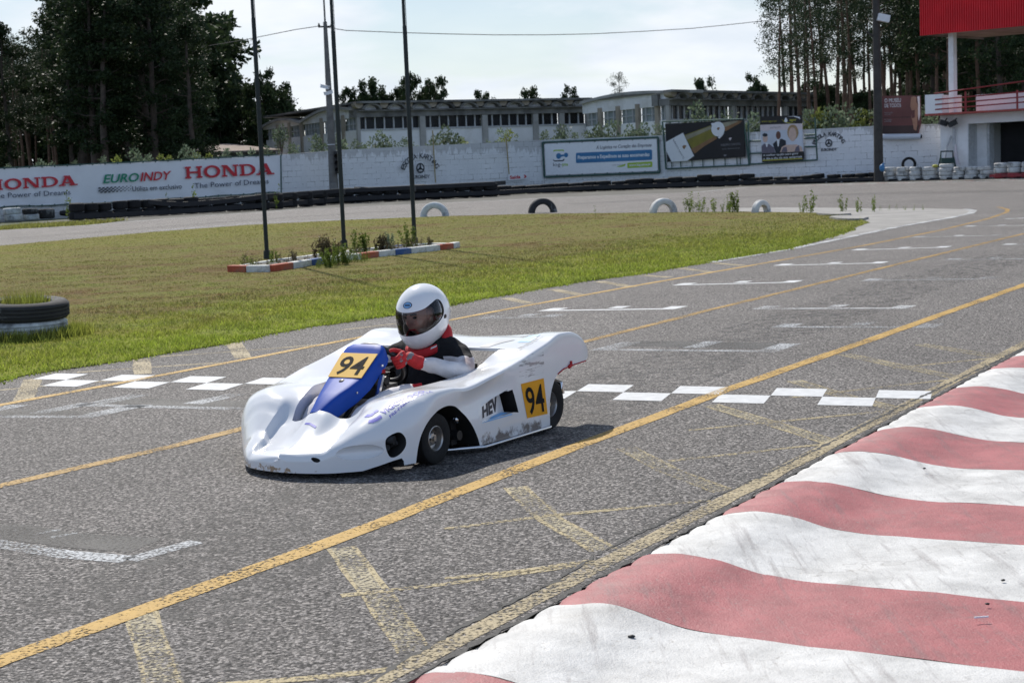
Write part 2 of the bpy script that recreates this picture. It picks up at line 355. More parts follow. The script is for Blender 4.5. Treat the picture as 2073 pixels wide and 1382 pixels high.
t.links.new(fr.outputs[0], ms.inputs[0]); t.links.new(tr.outputs[0], ms.inputs[1]); t.links.new(gl.outputs[0], ms.inputs[2])
t.links.new(ms.outputs[0], t.nodes['Material Output'].inputs['Surface'])

# barrier, wall, boards, buildings
pm('barrier_rubber', (.008, .008, .009), .85, var=.4, vscale=6, bump=.3, bscale=14)
pm('belt_rubber', (.016, .016, .018), .75, var=.3, vscale=3)
pm('tyre_white', (.60, .60, .58), .75, var=.15, vscale=5, dirt=(.13, .13, .12), dscale=3.2, bump=.3, bscale=14)
pm('tyre_white_worn', (.52, .55, .56), .8, var=.2, vscale=5, dirt=(.03, .03, .032), dscale=2.2, bump=.3, bscale=14)
pm('tyre_half_worn', (.025, .025, .027), .85, var=.3, vscale=5, dirt=(.30, .31, .31), dscale=3.4, dlo=.57, bump=.3, bscale=14)
pm('tyre_red', (.34, .045, .05), .75, var=.15, vscale=5, dirt=(.16, .05, .05), dscale=4)
def wall_mat():
    mt, t, b = newmat('painted_blocks')
    uv = nd(t, 'ShaderNodeUVMap').outputs[0]
    br = nd(t, 'ShaderNodeTexBrick'); t.links.new(uv, br.inputs['Vector']); br.inputs['Scale'].default_value = 1.
    br.inputs['Brick Width'].default_value = .62; br.inputs['Row Height'].default_value = .29; br.inputs['Mortar Size'].default_value = .012
    br.inputs['Mortar Smooth'].default_value = .2
    n = noise_node(t, .8, 5, .65, vec=uv); n2 = noise_node(t, 6, 5, .7, vec=uv); n3 = noise_node(t, 1.6, 4, .7, vec=uv)
    base = ramp(t, n.outputs['Fac'], [(.3, (.70, .71, .73)), (.7, (.83, .84, .86))]).outputs[0]
    mk = mth(t, 'MULTIPLY', br.outputs['Fac'], ramp(t, n3.outputs['Fac'], [(.47, .06), (.60, 1.)]).outputs[0])
    o = mixrgb(t, mth(t, 'MULTIPLY', mk, .9), base, (.10, .095, .09))
    s = nd(t, 'ShaderNodeSeparateXYZ'); t.links.new(uv, s.inputs[0])
    low = ramp(t, mth(t, 'ADD', s.outputs['Y'], mth(t, 'MULTIPLY', n2.outputs['Fac'], .8)), [(.55, .65), (1.15, 0.)])
    o = mixrgb(t, low.outputs[0], o, (.22, .22, .20))
    mpw = nd(t, 'ShaderNodeMapping'); mpw.inputs['Scale'].default_value = (2.2, .35, 1); t.links.new(uv, mpw.inputs[0]); nw = noise_node(t, 1.6, 5, .7, vec=mpw.outputs[0])
    hi = ramp(t, mth(t, 'ADD', mth(t, 'MULTIPLY', s.outputs['Y'], .4), mth(t, 'SUBTRACT', nw.outputs['Fac'], .5)), [(.98, 0.), (1.22, .40)]); o = mixrgb(t, hi.outputs[0], o, (.20, .19, .18))
    sp2 = ramp(t, n2.outputs['Fac'], [(.60, 0.), (.70, .6)]); o = mixrgb(t, sp2.outputs[0], o, (.30, .29, .27))
    t.links.new(o, b.inputs['Base Color']); b.inputs['Roughness'].default_value = .8
wall_mat()
pm('wall_stain', (.20, .19, .17), .9, var=.3)
pm('rail_ochre', (.32, .25, .12), .8, var=.3)
pm('banner_cloth', (.74, .76, .80), .6, var=.06, vscale=.7)
pm('letter_red', (.52, .02, .035), .6, var=.06)
pm('letter_green', (.0, .22, .12), .6, var=.06)
pm('letter_navy', (.03, .04, .075), .6, var=.1)
pm('letter_dark', (.018, .024, .035), .7, var=.2)
pm('letter_white', (.75, .77, .80), .6, var=.04)
pm('letter_grey', (.22, .22, .24), .6, var=.1)
pm('letter_lime', (.34, .50, .05), .6, var=.06)
pm('letter_yellow', (.42, .40, .05), .6, var=.06)
pm('board_white', (.78, .79, .82), .5, var=.04)
pm('panel_blue', (.035, .17, .36), .5, var=.15, vscale=.5)
pm('board_black', (.012, .011, .014), .45, var=.2)
pm('bottle_olive', (.22, .19, .03), .5, var=.25, vscale=.8)
pm('bottle_shine', (.30, .28, .20), .5, var=.3, vscale=.8)
pm('bottle_brown', (.24, .13, .06), .5, var=.25, vscale=.8)
pm('frame_green', (.045, .10, .085), .6, var=.3)
pm('poster_pale', (.55, .60, .68), .5, var=.1, vscale=.7)
pm('poster_pink', (.66, .58, .60), .5, var=.06)
pm('poster_skin', (.60, .44, .37), .6, var=.1)
pm('poster_skin_dark', (.13, .06, .045), .6, var=.1)
pm('poster_hair', (.36, .24, .12), .6, var=.2)
pm('poster_suit', (.13, .12, .16), .6, var=.2)
pm('poster_brown', (.135, .042, .038), .5, var=.35, vscale=.5)
pm('poster_brown_low', (.04, .018, .016), .5, var=.35, vscale=.5)
pm('statue_tan', (.34, .18, .12), .6, var=.25, vscale=2)
pm('concrete', (.42, .41, .39), .85, var=.2, vscale=1.2, dirt=(.20, .195, .185), dscale=.6)
pm('dark_concrete', (.22, .215, .205), .9, var=.35, vscale=.8, dirt=(.06, .058, .056), dscale=.5)
pm('shell_tan', (.36, .31, .25), .85, var=.2, vscale=.8)
pm('plaster_white', (.86, .86, .86), .8, var=.06, vscale=.6, dirt=(.62, .61, .58), dscale=.4)
pm('window_glass', (.02, .022, .026), .25, var=.5, vscale=.35)
pm('window_glass_pale', (.26, .30, .30), .3, var=.3, vscale=.5)
pm('mullion', (.50, .51, .52), .7, var=.2)
pm('roof_tile', (.25, .20, .17), .9, var=.25, vscale=2)
pm('pole_green', (.006, .012, .010), .6, var=.3)
pm('pole_concrete', (.15, .145, .135), .9, var=.3, vscale=3)
pm('pole_dark', (.05, .045, .04), .8, var=.3, vscale=3)
pm('white_casing', (.75, .76, .78), .5, var=.05)
pm('wire_mat', (.05, .05, .055), .6, var=.1)
pm('red_sheet', (.72, .025, .035), .5, var=.12, vscale=.8)
pm('red_rail', (.28, .03, .03), .55, var=.15)
pm('red_trim', (.36, .07, .055), .7, var=.2, vscale=2)
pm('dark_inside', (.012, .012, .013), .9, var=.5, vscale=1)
pm('block_red', (.40, .075, .03), .75, var=.25, vscale=6, dirt=(.2, .12, .08), dscale=5)
pm('block_white', (.62, .63, .60), .75, var=.15, vscale=6, dirt=(.3, .29, .24), dscale=5)
pm('block_blue', (.03, .09, .26), .75, var=.2, vscale=6, dirt=(.15, .17, .2), dscale=5)
pm('pale_concrete', (.27, .26, .245), .9, var=.2, vscale=1.2, bump=.4, bscale=25)
pm('verge_soil', (.105, .10, .085), .95, var=.4, vscale=.8)
pm('far_ground', (.06, .075, .03), .95, var=.4, vscale=.2)
pm('orange_plastic', (.55, .16, .10), .5, var=.1)
pm('green_plastic', (.008, .035, .028), .6, var=.2)
pm('bolt_dark', (.015, .015, .016), .6, var=.2)
def M(n): return MATS[n]

# ------------------------------------------------------------------ mesh helpers
class MB:
    def __init__(s): s.v = []; s.f = []; s.mi = []
    def add(s, vs, fs, mi=0):
        o = len(s.v); s.v += [tuple(map(float, v)) for v in vs]
        for f in fs: s.f.append([i + o for i in f]); s.mi.append(mi)
    def box(s, c, size, mi=0, rot=None, taper=1.0):
        x, y, z = (k / 2 for k in size); vs = []
        for sz_ in (-1, 1):
            k = taper if sz_ > 0 else 1
            for sx, sy in ((-1, -1), (1, -1), (1, 1), (-1, 1)): vs.append(Vector((sx * x * k, sy * y * k, sz_ * z)))
        if rot is not None: vs = [rot @ v for v in vs]
        vs = [v + Vector(c) for v in vs]
        s.add(vs, [(3, 2, 1, 0), (4, 5, 6, 7), (0, 1, 5, 4), (1, 2, 6, 5), (2, 3, 7, 6), (3, 0, 4, 7)], mi)
    def tube(s, pts, r, n=8, mi=0, cap=True, close=False):
        pts = [Vector(p) for p in pts]; rs = r if isinstance(r, (list, tuple)) else [r] * len(pts)
        rings = []; L = len(pts); prev = None
        for i, p in enumerate(pts):
            if close: d = pts[(i + 1) % L] - pts[i - 1]
            else: d = pts[min(i + 1, L - 1)] - pts[max(i - 1, 0)]
            d.normalize()
            a = prev - d * prev.dot(d) if prev is not None else (Vector((0, 0, 1)) if abs(d.z) < .9 else Vector((1, 0, 0))).cross(d)
            a.normalize(); prev = a; bb = d.cross(a)
            rings.append([p + (a * math.cos(2 * math.pi * k / n) + bb * math.sin(2 * math.pi * k / n)) * rs[i] for k in range(n)])
        vs = [v for rg in rings for v in rg]; fs = []
        for i in range(L if close else L - 1):
            j = (i + 1) % L
            for k in range(n): fs.append((i * n + k, i * n + (k + 1) % n, j * n + (k + 1) % n, j * n + k))
        if cap and not close: fs.append(tuple(range(n))[::-1]); fs.append(tuple((L - 1) * n + k for k in range(n)))
        s.add(vs, fs, mi)
    def lathe(s, prof, n=24, axis='Z', origin=(0, 0, 0), mi=0, close=False, arc=(0, 2 * math.pi), mis=None):
        """prof: (radius, height) pairs turned about an axis"""
        full = abs(arc[1] - arc[0] - 2 * math.pi) < 1e-6; m_ = n if full else n + 1
        o = Vector(origin); vs = []
        for k in range(m_):
            a = arc[0] + (arc[1] - arc[0]) * k / n; c, q = math.cos(a), math.sin(a)
            for r, h in prof:
                vs.append(o + (Vector((r * c, r * q, h)) if axis == 'Z' else Vector((r * c, h, r * q)) if axis == 'Y' else Vector((h, r * c, r * q))))
        L = len(prof); base = len(s.v); s.v += [tuple(v) for v in vs]
        for k in range(n):
            k2 = (k + 1) % m_
            for i in range(L if close else L - 1):
                i2 = (i + 1) % L
                s.f.append([base + k * L + i, base + k2 * L + i, base + k2 * L + i2, base + k * L + i2]); s.mi.append(mis[i] if mis else mi)
    def prism(s, poly, d0, d1, place, mi=0):
        """poly: 2D outline; place(u, v, d) -> point; extruded from d0 to d1"""
        n = len(poly); vs = [place(u, v, d0) for u, v in poly] + [place(u, v, d1) for u, v in poly]
        tris = tessellate_polygon([[Vector((u, v, 0)) for u, v in poly]])
        fs = [tuple(tr) for tr in tris] + [tuple(i + n for i in tr[::-1]) for tr in tris]
        fs += [(i, (i + 1) % n, (i + 1) % n + n, i + n) for i in range(n)]
        s.add(vs, fs, mi)
    def sphere(s, c, r, nu=12, nv=8, mi=0, sq=None):
        c = Vector(c); rx, ry, rz = r if isinstance(r, (tuple, list)) else (r, r, r); vs = []
        for j in range(nv + 1):
            ph = -math.pi / 2 + math.pi * j / nv
            for i in range(nu):
                a = 2 * math.pi * i / nu; vs.append(c + Vector((rx * math.cos(ph) * math.cos(a), ry * math.cos(ph) * math.sin(a), rz * math.sin(ph))))
        s.add(vs, [(j * nu + i, j * nu + (i + 1) % nu, (j + 1) * nu + (i + 1) % nu, (j + 1) * nu + i) for j in range(nv) for i in range(nu)], mi)
    def mesh(s, name, mats, smooth=None, clean=False):
        me = bpy.data.meshes.new(name); me.from_pydata(s.v, [], s.f)
        for k in mats: me.materials.append(M(k))
        me.polygons.foreach_set('material_index', np.array(s.mi, dtype=np.int32))
        fix(me, smooth, clean); return me
    def build(s, name, mats, parent=None, smooth=None, clean=True, **kw):
        if isinstance(mats, str): mats = [mats]
        return link(name, s.mesh(name, mats, smooth, clean), parent, **kw)
def fix(me, smooth, clean=True):
    bm = bmesh.new(); bm.from_mesh(me)
    if clean:
        bmesh.ops.remove_doubles(bm, verts=bm.verts, dist=1e-6)
        bmesh.ops.dissolve_degenerate(bm, edges=bm.edges, dist=1e-7)
        bmesh.ops.recalc_face_normals(bm, faces=bm.faces)
    if smooth is not None:
        for f in bm.faces: f.smooth = True
        for e in bm.edges:
            if len(e.link_faces) == 2: e.smooth = e.calc_face_angle(0) < R_(smooth)
            else: e.smooth = True
    bm.to_mesh(me); bm.free(); me.update()
def link(name, data, parent=None, label=None, cat=None, group=None, kind=None, loc=None, rotz=None):
    o = bpy.data.objects.new(name, data); COL.objects.link(o)
    if parent is not None: o.parent = parent
    if loc is not None: o.location = loc
    if rotz is not None: o.rotation_euler = (0, 0, rotz)
    tag(o, label, cat, group, kind); return o
def tag(o, label=None, cat=None, group=None, kind=None):
    for k, v in (('label', label), ('category', cat), ('group', group), ('kind', kind)):
        if v: o[k] = v
    return o
def empty(name, label, cat, loc=(0, 0, 0), rotz=0, group=None):
    return link(name, None, None, label, cat, group, None, loc, rotz)
def copy_tree(o, parent=None):
    c = o.copy(); COL.objects.link(c)
    if parent is not None: c.parent = parent
    for ch in list(o.children): copy_tree(ch, c)
    return c
def bake(o):
    """freeze an object's modifiers into its mesh"""
    bpy.context.view_layer.update(); dg = bpy.context.evaluated_depsgraph_get()
    me = bpy.data.meshes.new_from_object(o.evaluated_get(dg)); o.modifiers.clear(); o.data = me; return o
def boolean(o, cutters, op='DIFFERENCE'):
    for c in cutters:
        md = o.modifiers.new('b', 'BOOLEAN'); md.operation = op; md.object = c; md.solver = 'EXACT'
    bake(o)
    for c in cutters: bpy.data.objects.remove(c, do_unlink=True)
def sheet(name, polys, z, mat, **kw):
    """flat polygons (lists of points) on the ground"""
    if 0 < z < .0075: z *= .45
    mb = MB()
    for poly in polys:
        pts = [Vector((p[0], p[1], z)) for p in poly]
        tris = tessellate_polygon([pts]); tr2 = []
        for a, b_, c in tris:
            nn = (pts[b_] - pts[a]).cross(pts[c] - pts[a]); tr2.append((a, b_, c) if nn.z > 0 else (a, c, b_))
        mb.add(pts, tr2)
    return mb.build(name, mat, clean=False, **kw)
def pchip(x, y, xq):
    x = np.asarray(x, float); y = np.asarray(y, float); xq = np.clip(np.asarray(xq, float), x[0], x[-1])
    h = np.diff(x); d = np.diff(y) / h
    if len(x) == 2: return y[0] + d[0] * (xq - x[0])
    mm = np.zeros(len(x))
    for i in range(1, len(x) - 1):
        if d[i - 1] * d[i] > 0:
            w1, w2 = 2 * h[i] + h[i - 1], h[i] + 2 * h[i - 1]; mm[i] = (w1 + w2) / (w1 / d[i - 1] + w2 / d[i])
    mm[0] = d[0]; mm[-1] = d[-1]
    i = np.clip(np.searchsorted(x, xq) - 1, 0, len(h) - 1); tt = (xq - x[i]) / h[i]
    return ((1 + 2 * tt) * (1 - tt) ** 2 * y[i] + tt * (1 - tt) ** 2 * h[i] * mm[i] + tt * tt * (3 - 2 * tt) * y[i + 1] + tt * tt * (tt - 1) * h[i] * mm[i + 1])
def text2d(s, bold=0., shear=0.):
    """triangulated default-font lettering; returns points scaled to cap height 1 and faces"""
    cu = bpy.data.curves.new('t', 'FONT'); cu.body = s; cu.size = 1; cu.offset = bold; cu.shear = shear; cu.resolution_u = 3; cu.fill_mode = 'FRONT'
    o = bpy.data.objects.new('t', cu); COL.objects.link(o); bpy.context.view_layer.update()
    me = bpy.data.meshes.new_from_object(o.evaluated_get(bpy.context.evaluated_depsgraph_get()))
    vs = [v.co.copy() for v in me.vertices]; fs = [tuple(p.vertices) for p in me.polygons]
    bpy.data.objects.remove(o, do_unlink=True); bpy.data.curves.remove(cu); bpy.data.meshes.remove(me)
    x0 = min(v.x for v in vs); x1 = max(v.x for v in vs)
    return [((v.x - x0), v.y / .70) for v in vs], fs, x1 - x0

# ------------------------------------------------------------------ ground, track, paint
sheet('ground', [[(-700, -60), (700, -60), (700, 1500), (-700, 1500)]], -.07, 'far_ground', kind='structure')
K0 = Vector((.09, 5.11, 0)); KU = Vector((math.sin(R_(30.36)), math.cos(R_(30.36)), 0)); KN = Vector((KU.y, -KU.x, 0))   # inner edge of the kerb, outward
far_edge = [(-140, 474), (0, 466), (174, 456), (347, 442), (600, 424), (900, 411), (1100, 401), (1400, 390), (1514, 379), (1790, 371), (2073, 366), (2250, 362)]
fe = [G(*q) for q in far_edge]
jag = [K0 + KU * (-9 + .06 * i) + KN * (rng.normal() * .006) for i in range(480)]
track_poly = [(-40, -9, 0)] + [tuple(p) for p in jag] + [(22, 27, 0), (36, 45, 0)] + [tuple(p) for p in fe[::-1]] + [(-45, 47, 0)]
sheet('race_track', [track_poly], 0., 'asphalt', kind='structure')
# soil verge between the far track edge and the wall
vg = [tuple(p) for p in fe] + [tuple(G(*q) + Vector((0, 14, 0))) for q in far_edge[::-1]]
sheet('verge', [vg], -.02, 'verge_soil', kind='structure')

infield_px = [(-70, 792), (0, 773), (63, 758), (125, 749), (176, 742), (276, 727), (376, 710), (464, 694), (520, 685), (544, 677), (607, 666), (700, 652), (798, 639), (900, 620), (1000, 602), (1155, 574), (1311, 553), (1455, 527), (1585, 506), (1679, 480),
              (1760, 451), (1700, 433), (1640, 431), (1497, 429), (1400, 430), (1300, 431), (1100, 433), (900, 438), (700, 446), (500, 456), (300, 471), (0, 498), (-140, 512)]
infield0 = [G(*q) for q in infield_px]; infield = []
for a_, b_ in zip(infield0, infield0[1:] + infield0[:1]):
    n_ = max(1, int((b_ - a_).length / .12)) if a_.y < 30 else 3
    for k in range(n_):
        p = a_.lerp(b_, k / n_); infield.append(p + NTR * (.05 * mnoise.noise((p.x * 1.7, p.y * 1.7, 0)) + .035 * mnoise.noise((p.x * 6, p.y * 6, 2))))
sheet('infield_ground', [infield], .0075, 'infield_soil', kind='structure')
sheet('infield_ground', [[G(-68, 791.7), G(-138, 511.8), G(-900, 590), G(-1100, 960)]], .0070, 'infield_soil', kind='structure')
apex_px = [(1640, 431), (1497, 428), (1497, 421), (1627, 420), (1757, 422), (1880, 422), (1952, 424), (1968, 427), (1962, 432), (1919, 441), (1822, 457), (1721, 478), (1640, 490), (1679, 480), (1760, 451), (1702, 433)]
sheet('concrete_apron', [[G(*q) for q in apex_px]], .006, 'pale_concrete', kind='structure')

def strip(pts, w, jit=0.0, step=None):
    """polyline of ground points -> strip polygons of a width"""
    pts = [Vector((p[0], p[1], 0)) for p in pts]; L = []; Rr = []
    if step:
        q = []
        for a, b_ in zip(pts, pts[1:]):
            n = max(1, int((b_ - a).length / step)); q += [a.lerp(b_, i / n) for i in range(n)]
        pts = q + [pts[-1]]
    for i, p in enumerate(pts):
        d = (pts[min(i + 1, len(pts) - 1)] - pts[max(i - 1, 0)]).normalized(); n = Vector((-d.y, d.x, 0))
        ww = w[min(i, len(w) - 1)] if isinstance(w, (list, tuple)) else w
        L.append(p + n * (ww / 2 + rng.normal() * jit)); Rr.append(p - n * (ww / 2 + rng.normal() * jit))
    return [[L[i], Rr[i], Rr[i + 1], L[i + 1]] for i in range(len(pts) - 1)]
def gl_(px): return [G(*q) for q in px]
def c7(*q): return [(1000 + x * .5176, 460 + y * .5176) for x, y in q]
def c8(*q): return [(900 + x * .5658, 700 + y * .5658) for x, y in q]
def c2(*q): return [(x * .2509, 560 + y * .2509) for x, y in q]
marks = dict(kind='structure')
l1 = gl_([(-60, 1362), (0, 1339), (314, 1226), (700, 1085), (1100, 929), (1466, 791), (1776, 683), (2073, 577), (2180, 541)])
sheet('yellow_line', strip(l1, .105, .004, .25), .0060, 'yellow_paint', **marks)
l2 = gl_([(-60, 999), (0, 984), (363, 900), (800, 789), (1186, 691), (1435, 628), (1776, 545), (2073, 473), (2160, 455)])
sheet('yellow_line', strip(l2, .088, .004, .4), .0056, 'amber_paint', **marks)
l3 = gl_([(-60, 836), (0, 820), (201, 783), (520, 723), (1000, 631), (1279, 580), (1580, 527)])
sheet('yellow_line', strip(l3, .085, .003, .5), .0058, 'yellow_paint', **marks)
l3b = gl_([(1580, 527), (1750, 497), (1900, 467), (2000, 443), (2038, 430), (2040, 424), (2020, 419)])
sheet('yellow_line', strip(l3b, .10), .0054, 'amber_paint', **marks)
# white line along the inside of the bend and the far edges
sheet('white_line', strip(gl_([(1440, 532), (1600, 505), (1721, 480), (1822, 459), (1919, 442.5), (1964, 433), (1971, 427), (1955, 423.5)]), .16), .008, 'thin_white_paint', **marks)
sheet('white_line', strip(gl_(far_edge[:6]), .35), .004, 'grey_paint', **marks)
sheet('white_line', strip(gl_(far_edge[5:]), .30), .004, 'thin_white_paint', **marks)
sheet('white_line', strip(gl_([(1350, 431.5), (1000, 435), (700, 443.5), (500, 453), (300, 468)]), .30), .005, 'grey_paint', **marks)
# faded criss-cross hatching beside the kerb
wide = [c8((250, 505), (380, 620), (570, 730)), c8((650, 365), (800, 445), (1000, 520)), c8((950, 212), (1180, 280), (1385, 345)), c8((1250, 125), (1450, 185), (1625, 228)), c8((1430, 30), (1640, 75), (1850, 116)), c8((1700, -5), (2000, 42)),
        [(690, 1108), (770, 1215), (838, 1318)], [(283, 1238), (305, 1300), (335, 1400)]]
sheet('hatch_marking', [s for q in wide for s in strip(gl_(q), .105, .006, .2)], .0030, 'faded_paint', **marks)
for q in wide:
    g_ = gl_(q)
    for sd_ in (-1, 1):
        e_ = []
        for i, p in enumerate(g_):
            d_ = (g_[min(i + 1, len(g_) - 1)] - g_[max(i - 1, 0)]).normalized(); e_.append(p + Vector((-d_.y, d_.x, 0)) * (.047 * sd_))
        sheet('hatch_marking', strip(e_, .018, .003, .15), .0032, 'outline_paint', **marks)
thin = [c8((0, 655), (380, 607), (950, 553)), c8((0, 832), (280, 805), (530, 765)), c8((800, 412), (1100, 380), (1390, 348)), c8((870, 302), (1100, 280), (1615, 230)), c8((1240, 185), (1540, 150), (1840, 118)), c8((1600, 80), (2000, 40)),
        [(440, 1385), (620, 1372), (815, 1352)], [(690, 1205), (900, 1182), (1200, 1140)]]
sheet('hatch_marking', [s for q in thin for s in strip(gl_(q), .042, .004, .2)], .0036, 'outline_paint', **marks)
lw = [c2((265, 825), (190, 1000)), c2((1138, 665), (1152, 785)), c2((1888, 535), (1962, 655))]
lw += [c7((45, 277), (148, 300)), c7((230, 243), (338, 265)), c7((415, 212), (540, 234)), c7((580, 188), (690, 196)), c7((730, 160), (850, 176)), c7((860, 140), (975, 150))]
sheet('hatch_marking', [s for q in lw for s in strip(gl_(q), .14, .004, .2)], .0038, 'pale_border_paint', **marks)
lt = [c2((0, 915), (380, 880), (900, 838)), c2((620, 772), (1100, 738)), c2((1190, 732), (1900, 685)), c2((1290, 645), (2073, 590)), c2((2073, 590), (2600, 545)), [(690, 668), (800, 655)]]
sheet('hatch_marking', [s for q in lt for s in strip(gl_(q), .06, .003, .3)], .0026, 'pale_border_paint', **marks)
paint_mat('rubbered_line', (.060, .058, .057), .06, scale=9, soft=.5)
sheet('racing_line', strip(gl_([(1150, 413), (1350, 404), (1500, 399), (1650, 395), (1800, 391.5), (1950, 388.5), (2100, 386)]), 2.6), .0014, 'rubbered_line', **marks)
sheet('racing_line', strip(gl_([(0, 484), (250, 466), (500, 446), (750, 430), (950, 421)]), 1.5), .0014, 'rubbered_line', **marks)
sheet('racing_line', strip([G(*q) for q in ((250, 1250), (700, 1010), (1150, 830), (1500, 690), (1800, 590), (2060, 515))], .9, .03, .4), .0016, 'rubbered_line', **marks)
# grid boxes
def gridbox(a, b_, mat, w=.10, ticks=(0., .5, 1.), tl=.33):
    A, B = G(*a), G(*b_); e = (B - A).normalized(); out = [[A, B, B + UTR * w, A + UTR * w]]
    for k in ticks:
        tw = .17 if k != .5 else .15; x = A.lerp(B, k) - (e * tw if k == 1 else e * tw * .5 if k == .5 else Vector()) + UTR * (w if k != .5 else w + .1)
        out.append([x, x + e * tw, x + e * tw + UTR * tl, x + UTR * tl])
    sheet('grid_marking', out, .0042, mat, **marks)
for a, b_, mt_ in (((1088, 630), (1366, 626), 'white_paint'), ((1522, 626), (1836, 625), 'thin_white_paint'), ((1360, 578), (1608, 572), 'white_paint'), ((1743, 569), (2010, 565), 'grey_paint'), ((1565, 538), (1786, 533), 'white_paint'),
                   ((1910, 527), (2100, 524), 'grey_paint'), ((1722, 507), (1916, 501), 'white_paint'), ((1845, 481), (2020, 477), 'thin_white_paint'), ((2027, 496), (2120, 495), 'thin_white_paint'), ((1950, 459), (2090, 456), 'thin_white_paint'),
                   ((2030, 444), (2090, 442), 'thin_white_paint'), ((1195, 709), (1570, 713), 'grey_paint'), ((960, 646), (1120, 642), 'grey_paint'), ((145, 822), (560, 832), 'grey_paint'), ((-120, 846), (185, 846), 'grey_paint'), ((1560, 663), (1890, 664), 'grey_paint')):
    gridbox(a, b_, mt_, tl=.22 if a[1] < 700 else .45)
sheet('grid_marking', strip(gl_([(-80, 1085), (0, 1101), (130, 1122), (262, 1132)]), .11, .004, .2) + strip(gl_([(262, 1134), (330, 1115), (400, 1096)]), .085, .004, .2) + strip(gl_([(68, 1082), (120, 1072)]), .03) + strip(gl_([(105, 1088), (155, 1078)]), .03), .0044, 'grey_paint', **marks)
sheet('asphalt_patch', [gl_([(1260, 700), (1300, 690), (1560, 694), (1600, 704), (1560, 706)]), gl_([(200, 814), (230, 804), (470, 812), (540, 808), (500, 824), (340, 822)]), gl_([(-60, 1060), (60, 1062), (150, 1078), (330, 1090), (265, 1118), (120, 1106), (-60, 1082)]), gl_([(-60, 836), (60, 828), (190, 832), (180, 838), (-60, 843)])], .0025, 'dark_patch', **marks)
# chequered start line
A, B = G(113, 756), G(1887, 792); NC = 21; dv = G(66, 767.5) - A
cells = []
for i in range(NC):
    for j in (0, 1):
        if (i + j) % 2 == 0:
            p = A.lerp(B, i / NC) + dv * j; q = A.lerp(B, (i + 1) / NC) + dv * j
            cells.append([p, q, q + dv, p + dv])
sheet('start_line', cells, .0052, 'white_paint', **marks)

# kerb: wavy red and white bands with a toothed inner lip
def kerb_h(s, l):
    base = float(pchip([0, .03, .09, .16, .22, .30, .40, .50, .62, .9, 1.3, 1.8, 3.2], [.004, .014, .022, .029, .029, .021, .003, -.012, -.018, -.013, -.004, .004, .004], s))
    if s < .19:
        ph = (l / .175) % 1.0; base -= (1 - s / .19) * .012 * (.35 + .65 * (mnoise.noise((l * .9, 7, 7)) > -.05)) * max(0, 1 - ph * 2.2)
    return base + .006 * (mnoise.noise((l * 1.3, s * 2.5, 3)) + .6 * mnoise.noise((l * 5, s * 7, 9)))
bounds = [-4.6, -3.85, -3.1, -2.4, -1.52, -.76, 0, .698, 1.437, 2.089, 2.827, 3.55, 4.28, 5.05, 5.91, 6.58, 7.3, 8.0, 8.8, 9.5]
mb = MB()
svals = [0, .012, .025, .04, .06, .08, .10, .13, .16, .19] + [.19 + .03 * i for i in range(1, 22)] + [.9, 1.0, 1.1, 1.25, 1.4, 1.6, 1.8, 2.1, 2.4, 2.8, 3.2]
for bi in range(len(bounds) - 1):
    a, b_ = bounds[bi], bounds[bi + 1]; n = 28; vs = []
    for i in range(n + 1):
        l = a + (b_ - a) * i / n
        for s in svals:
            ph = (l / .175) % 1.0; js = .012 * max(0, 1 - ph * 2.2) * max(0, 1 - s / .15) + .012 * mnoise.noise((l * 6, 1, 1)) * max(0, 1 - s / .2)
            ll = l + s * math.tan(R_(-3.)) + (.012 * mnoise.noise((s * 5, bi * 3.3, 0)) if i in (0, n) else 0)
            p = K0 + KU * ll + KN * (s + js + .008); p.z = kerb_h(s, l); vs.append(p)
    m_ = len(svals)
    # drop the last row a hair so neighbouring bands share an edge
    mb.add(vs, [(i * m_ + j, i * m_ + j + 1, (i + 1) * m_ + j + 1, (i + 1) * m_ + j) for i in range(n) for j in range(m_ - 1)], bi % 2)
    mb.add([K0 + KU * a + KN * .01 + Vector((0, 0, -.05)), K0 + KU * b_ + KN * .01 + Vector((0, 0, -.05)), vs[n * m_], vs[0]], [(0, 1, 2, 3)], bi % 2)
kerb = mb.build('kerb', ['kerb_red', 'kerb_white'], clean=False, kind='structure')
me = kerb.data; bm = bmesh.new(); bm.from_mesh(me); bmesh.ops.recalc_face_normals(bm, faces=bm.faces)
for f in bm.faces:
    f.smooth = True
    if f.normal.z < 0: f.normal_flip()
bm.to_mesh(me); bm.free()
# dark crack and tan border along it
ck = c8((-300, 1225), (0, 1040), (150, 960), (380, 850), (560, 738), (760, 640), (950, 545), (1150, 460), (1370, 352), (1600, 233), (1850, 114), (2073, 8), (2200, -52))
sheet('track_crack', strip(gl_(ck), [.017], .007, .03), .0055, 'crack_mat', **marks)
edge2 = [K0 + KU * (-6 + .05 * i) - KN * .012 for i in range(320)]
sheet('track_crack', strip(edge2, .018, .008), .0058, 'crack_mat', **marks)
bd = [K0 + KU * (-6 + .2 * i) - KN * .085 for i in range(80)]
sheet('border_line', strip(bd, .085, .004), .0048, 'pale_border_paint', **marks)

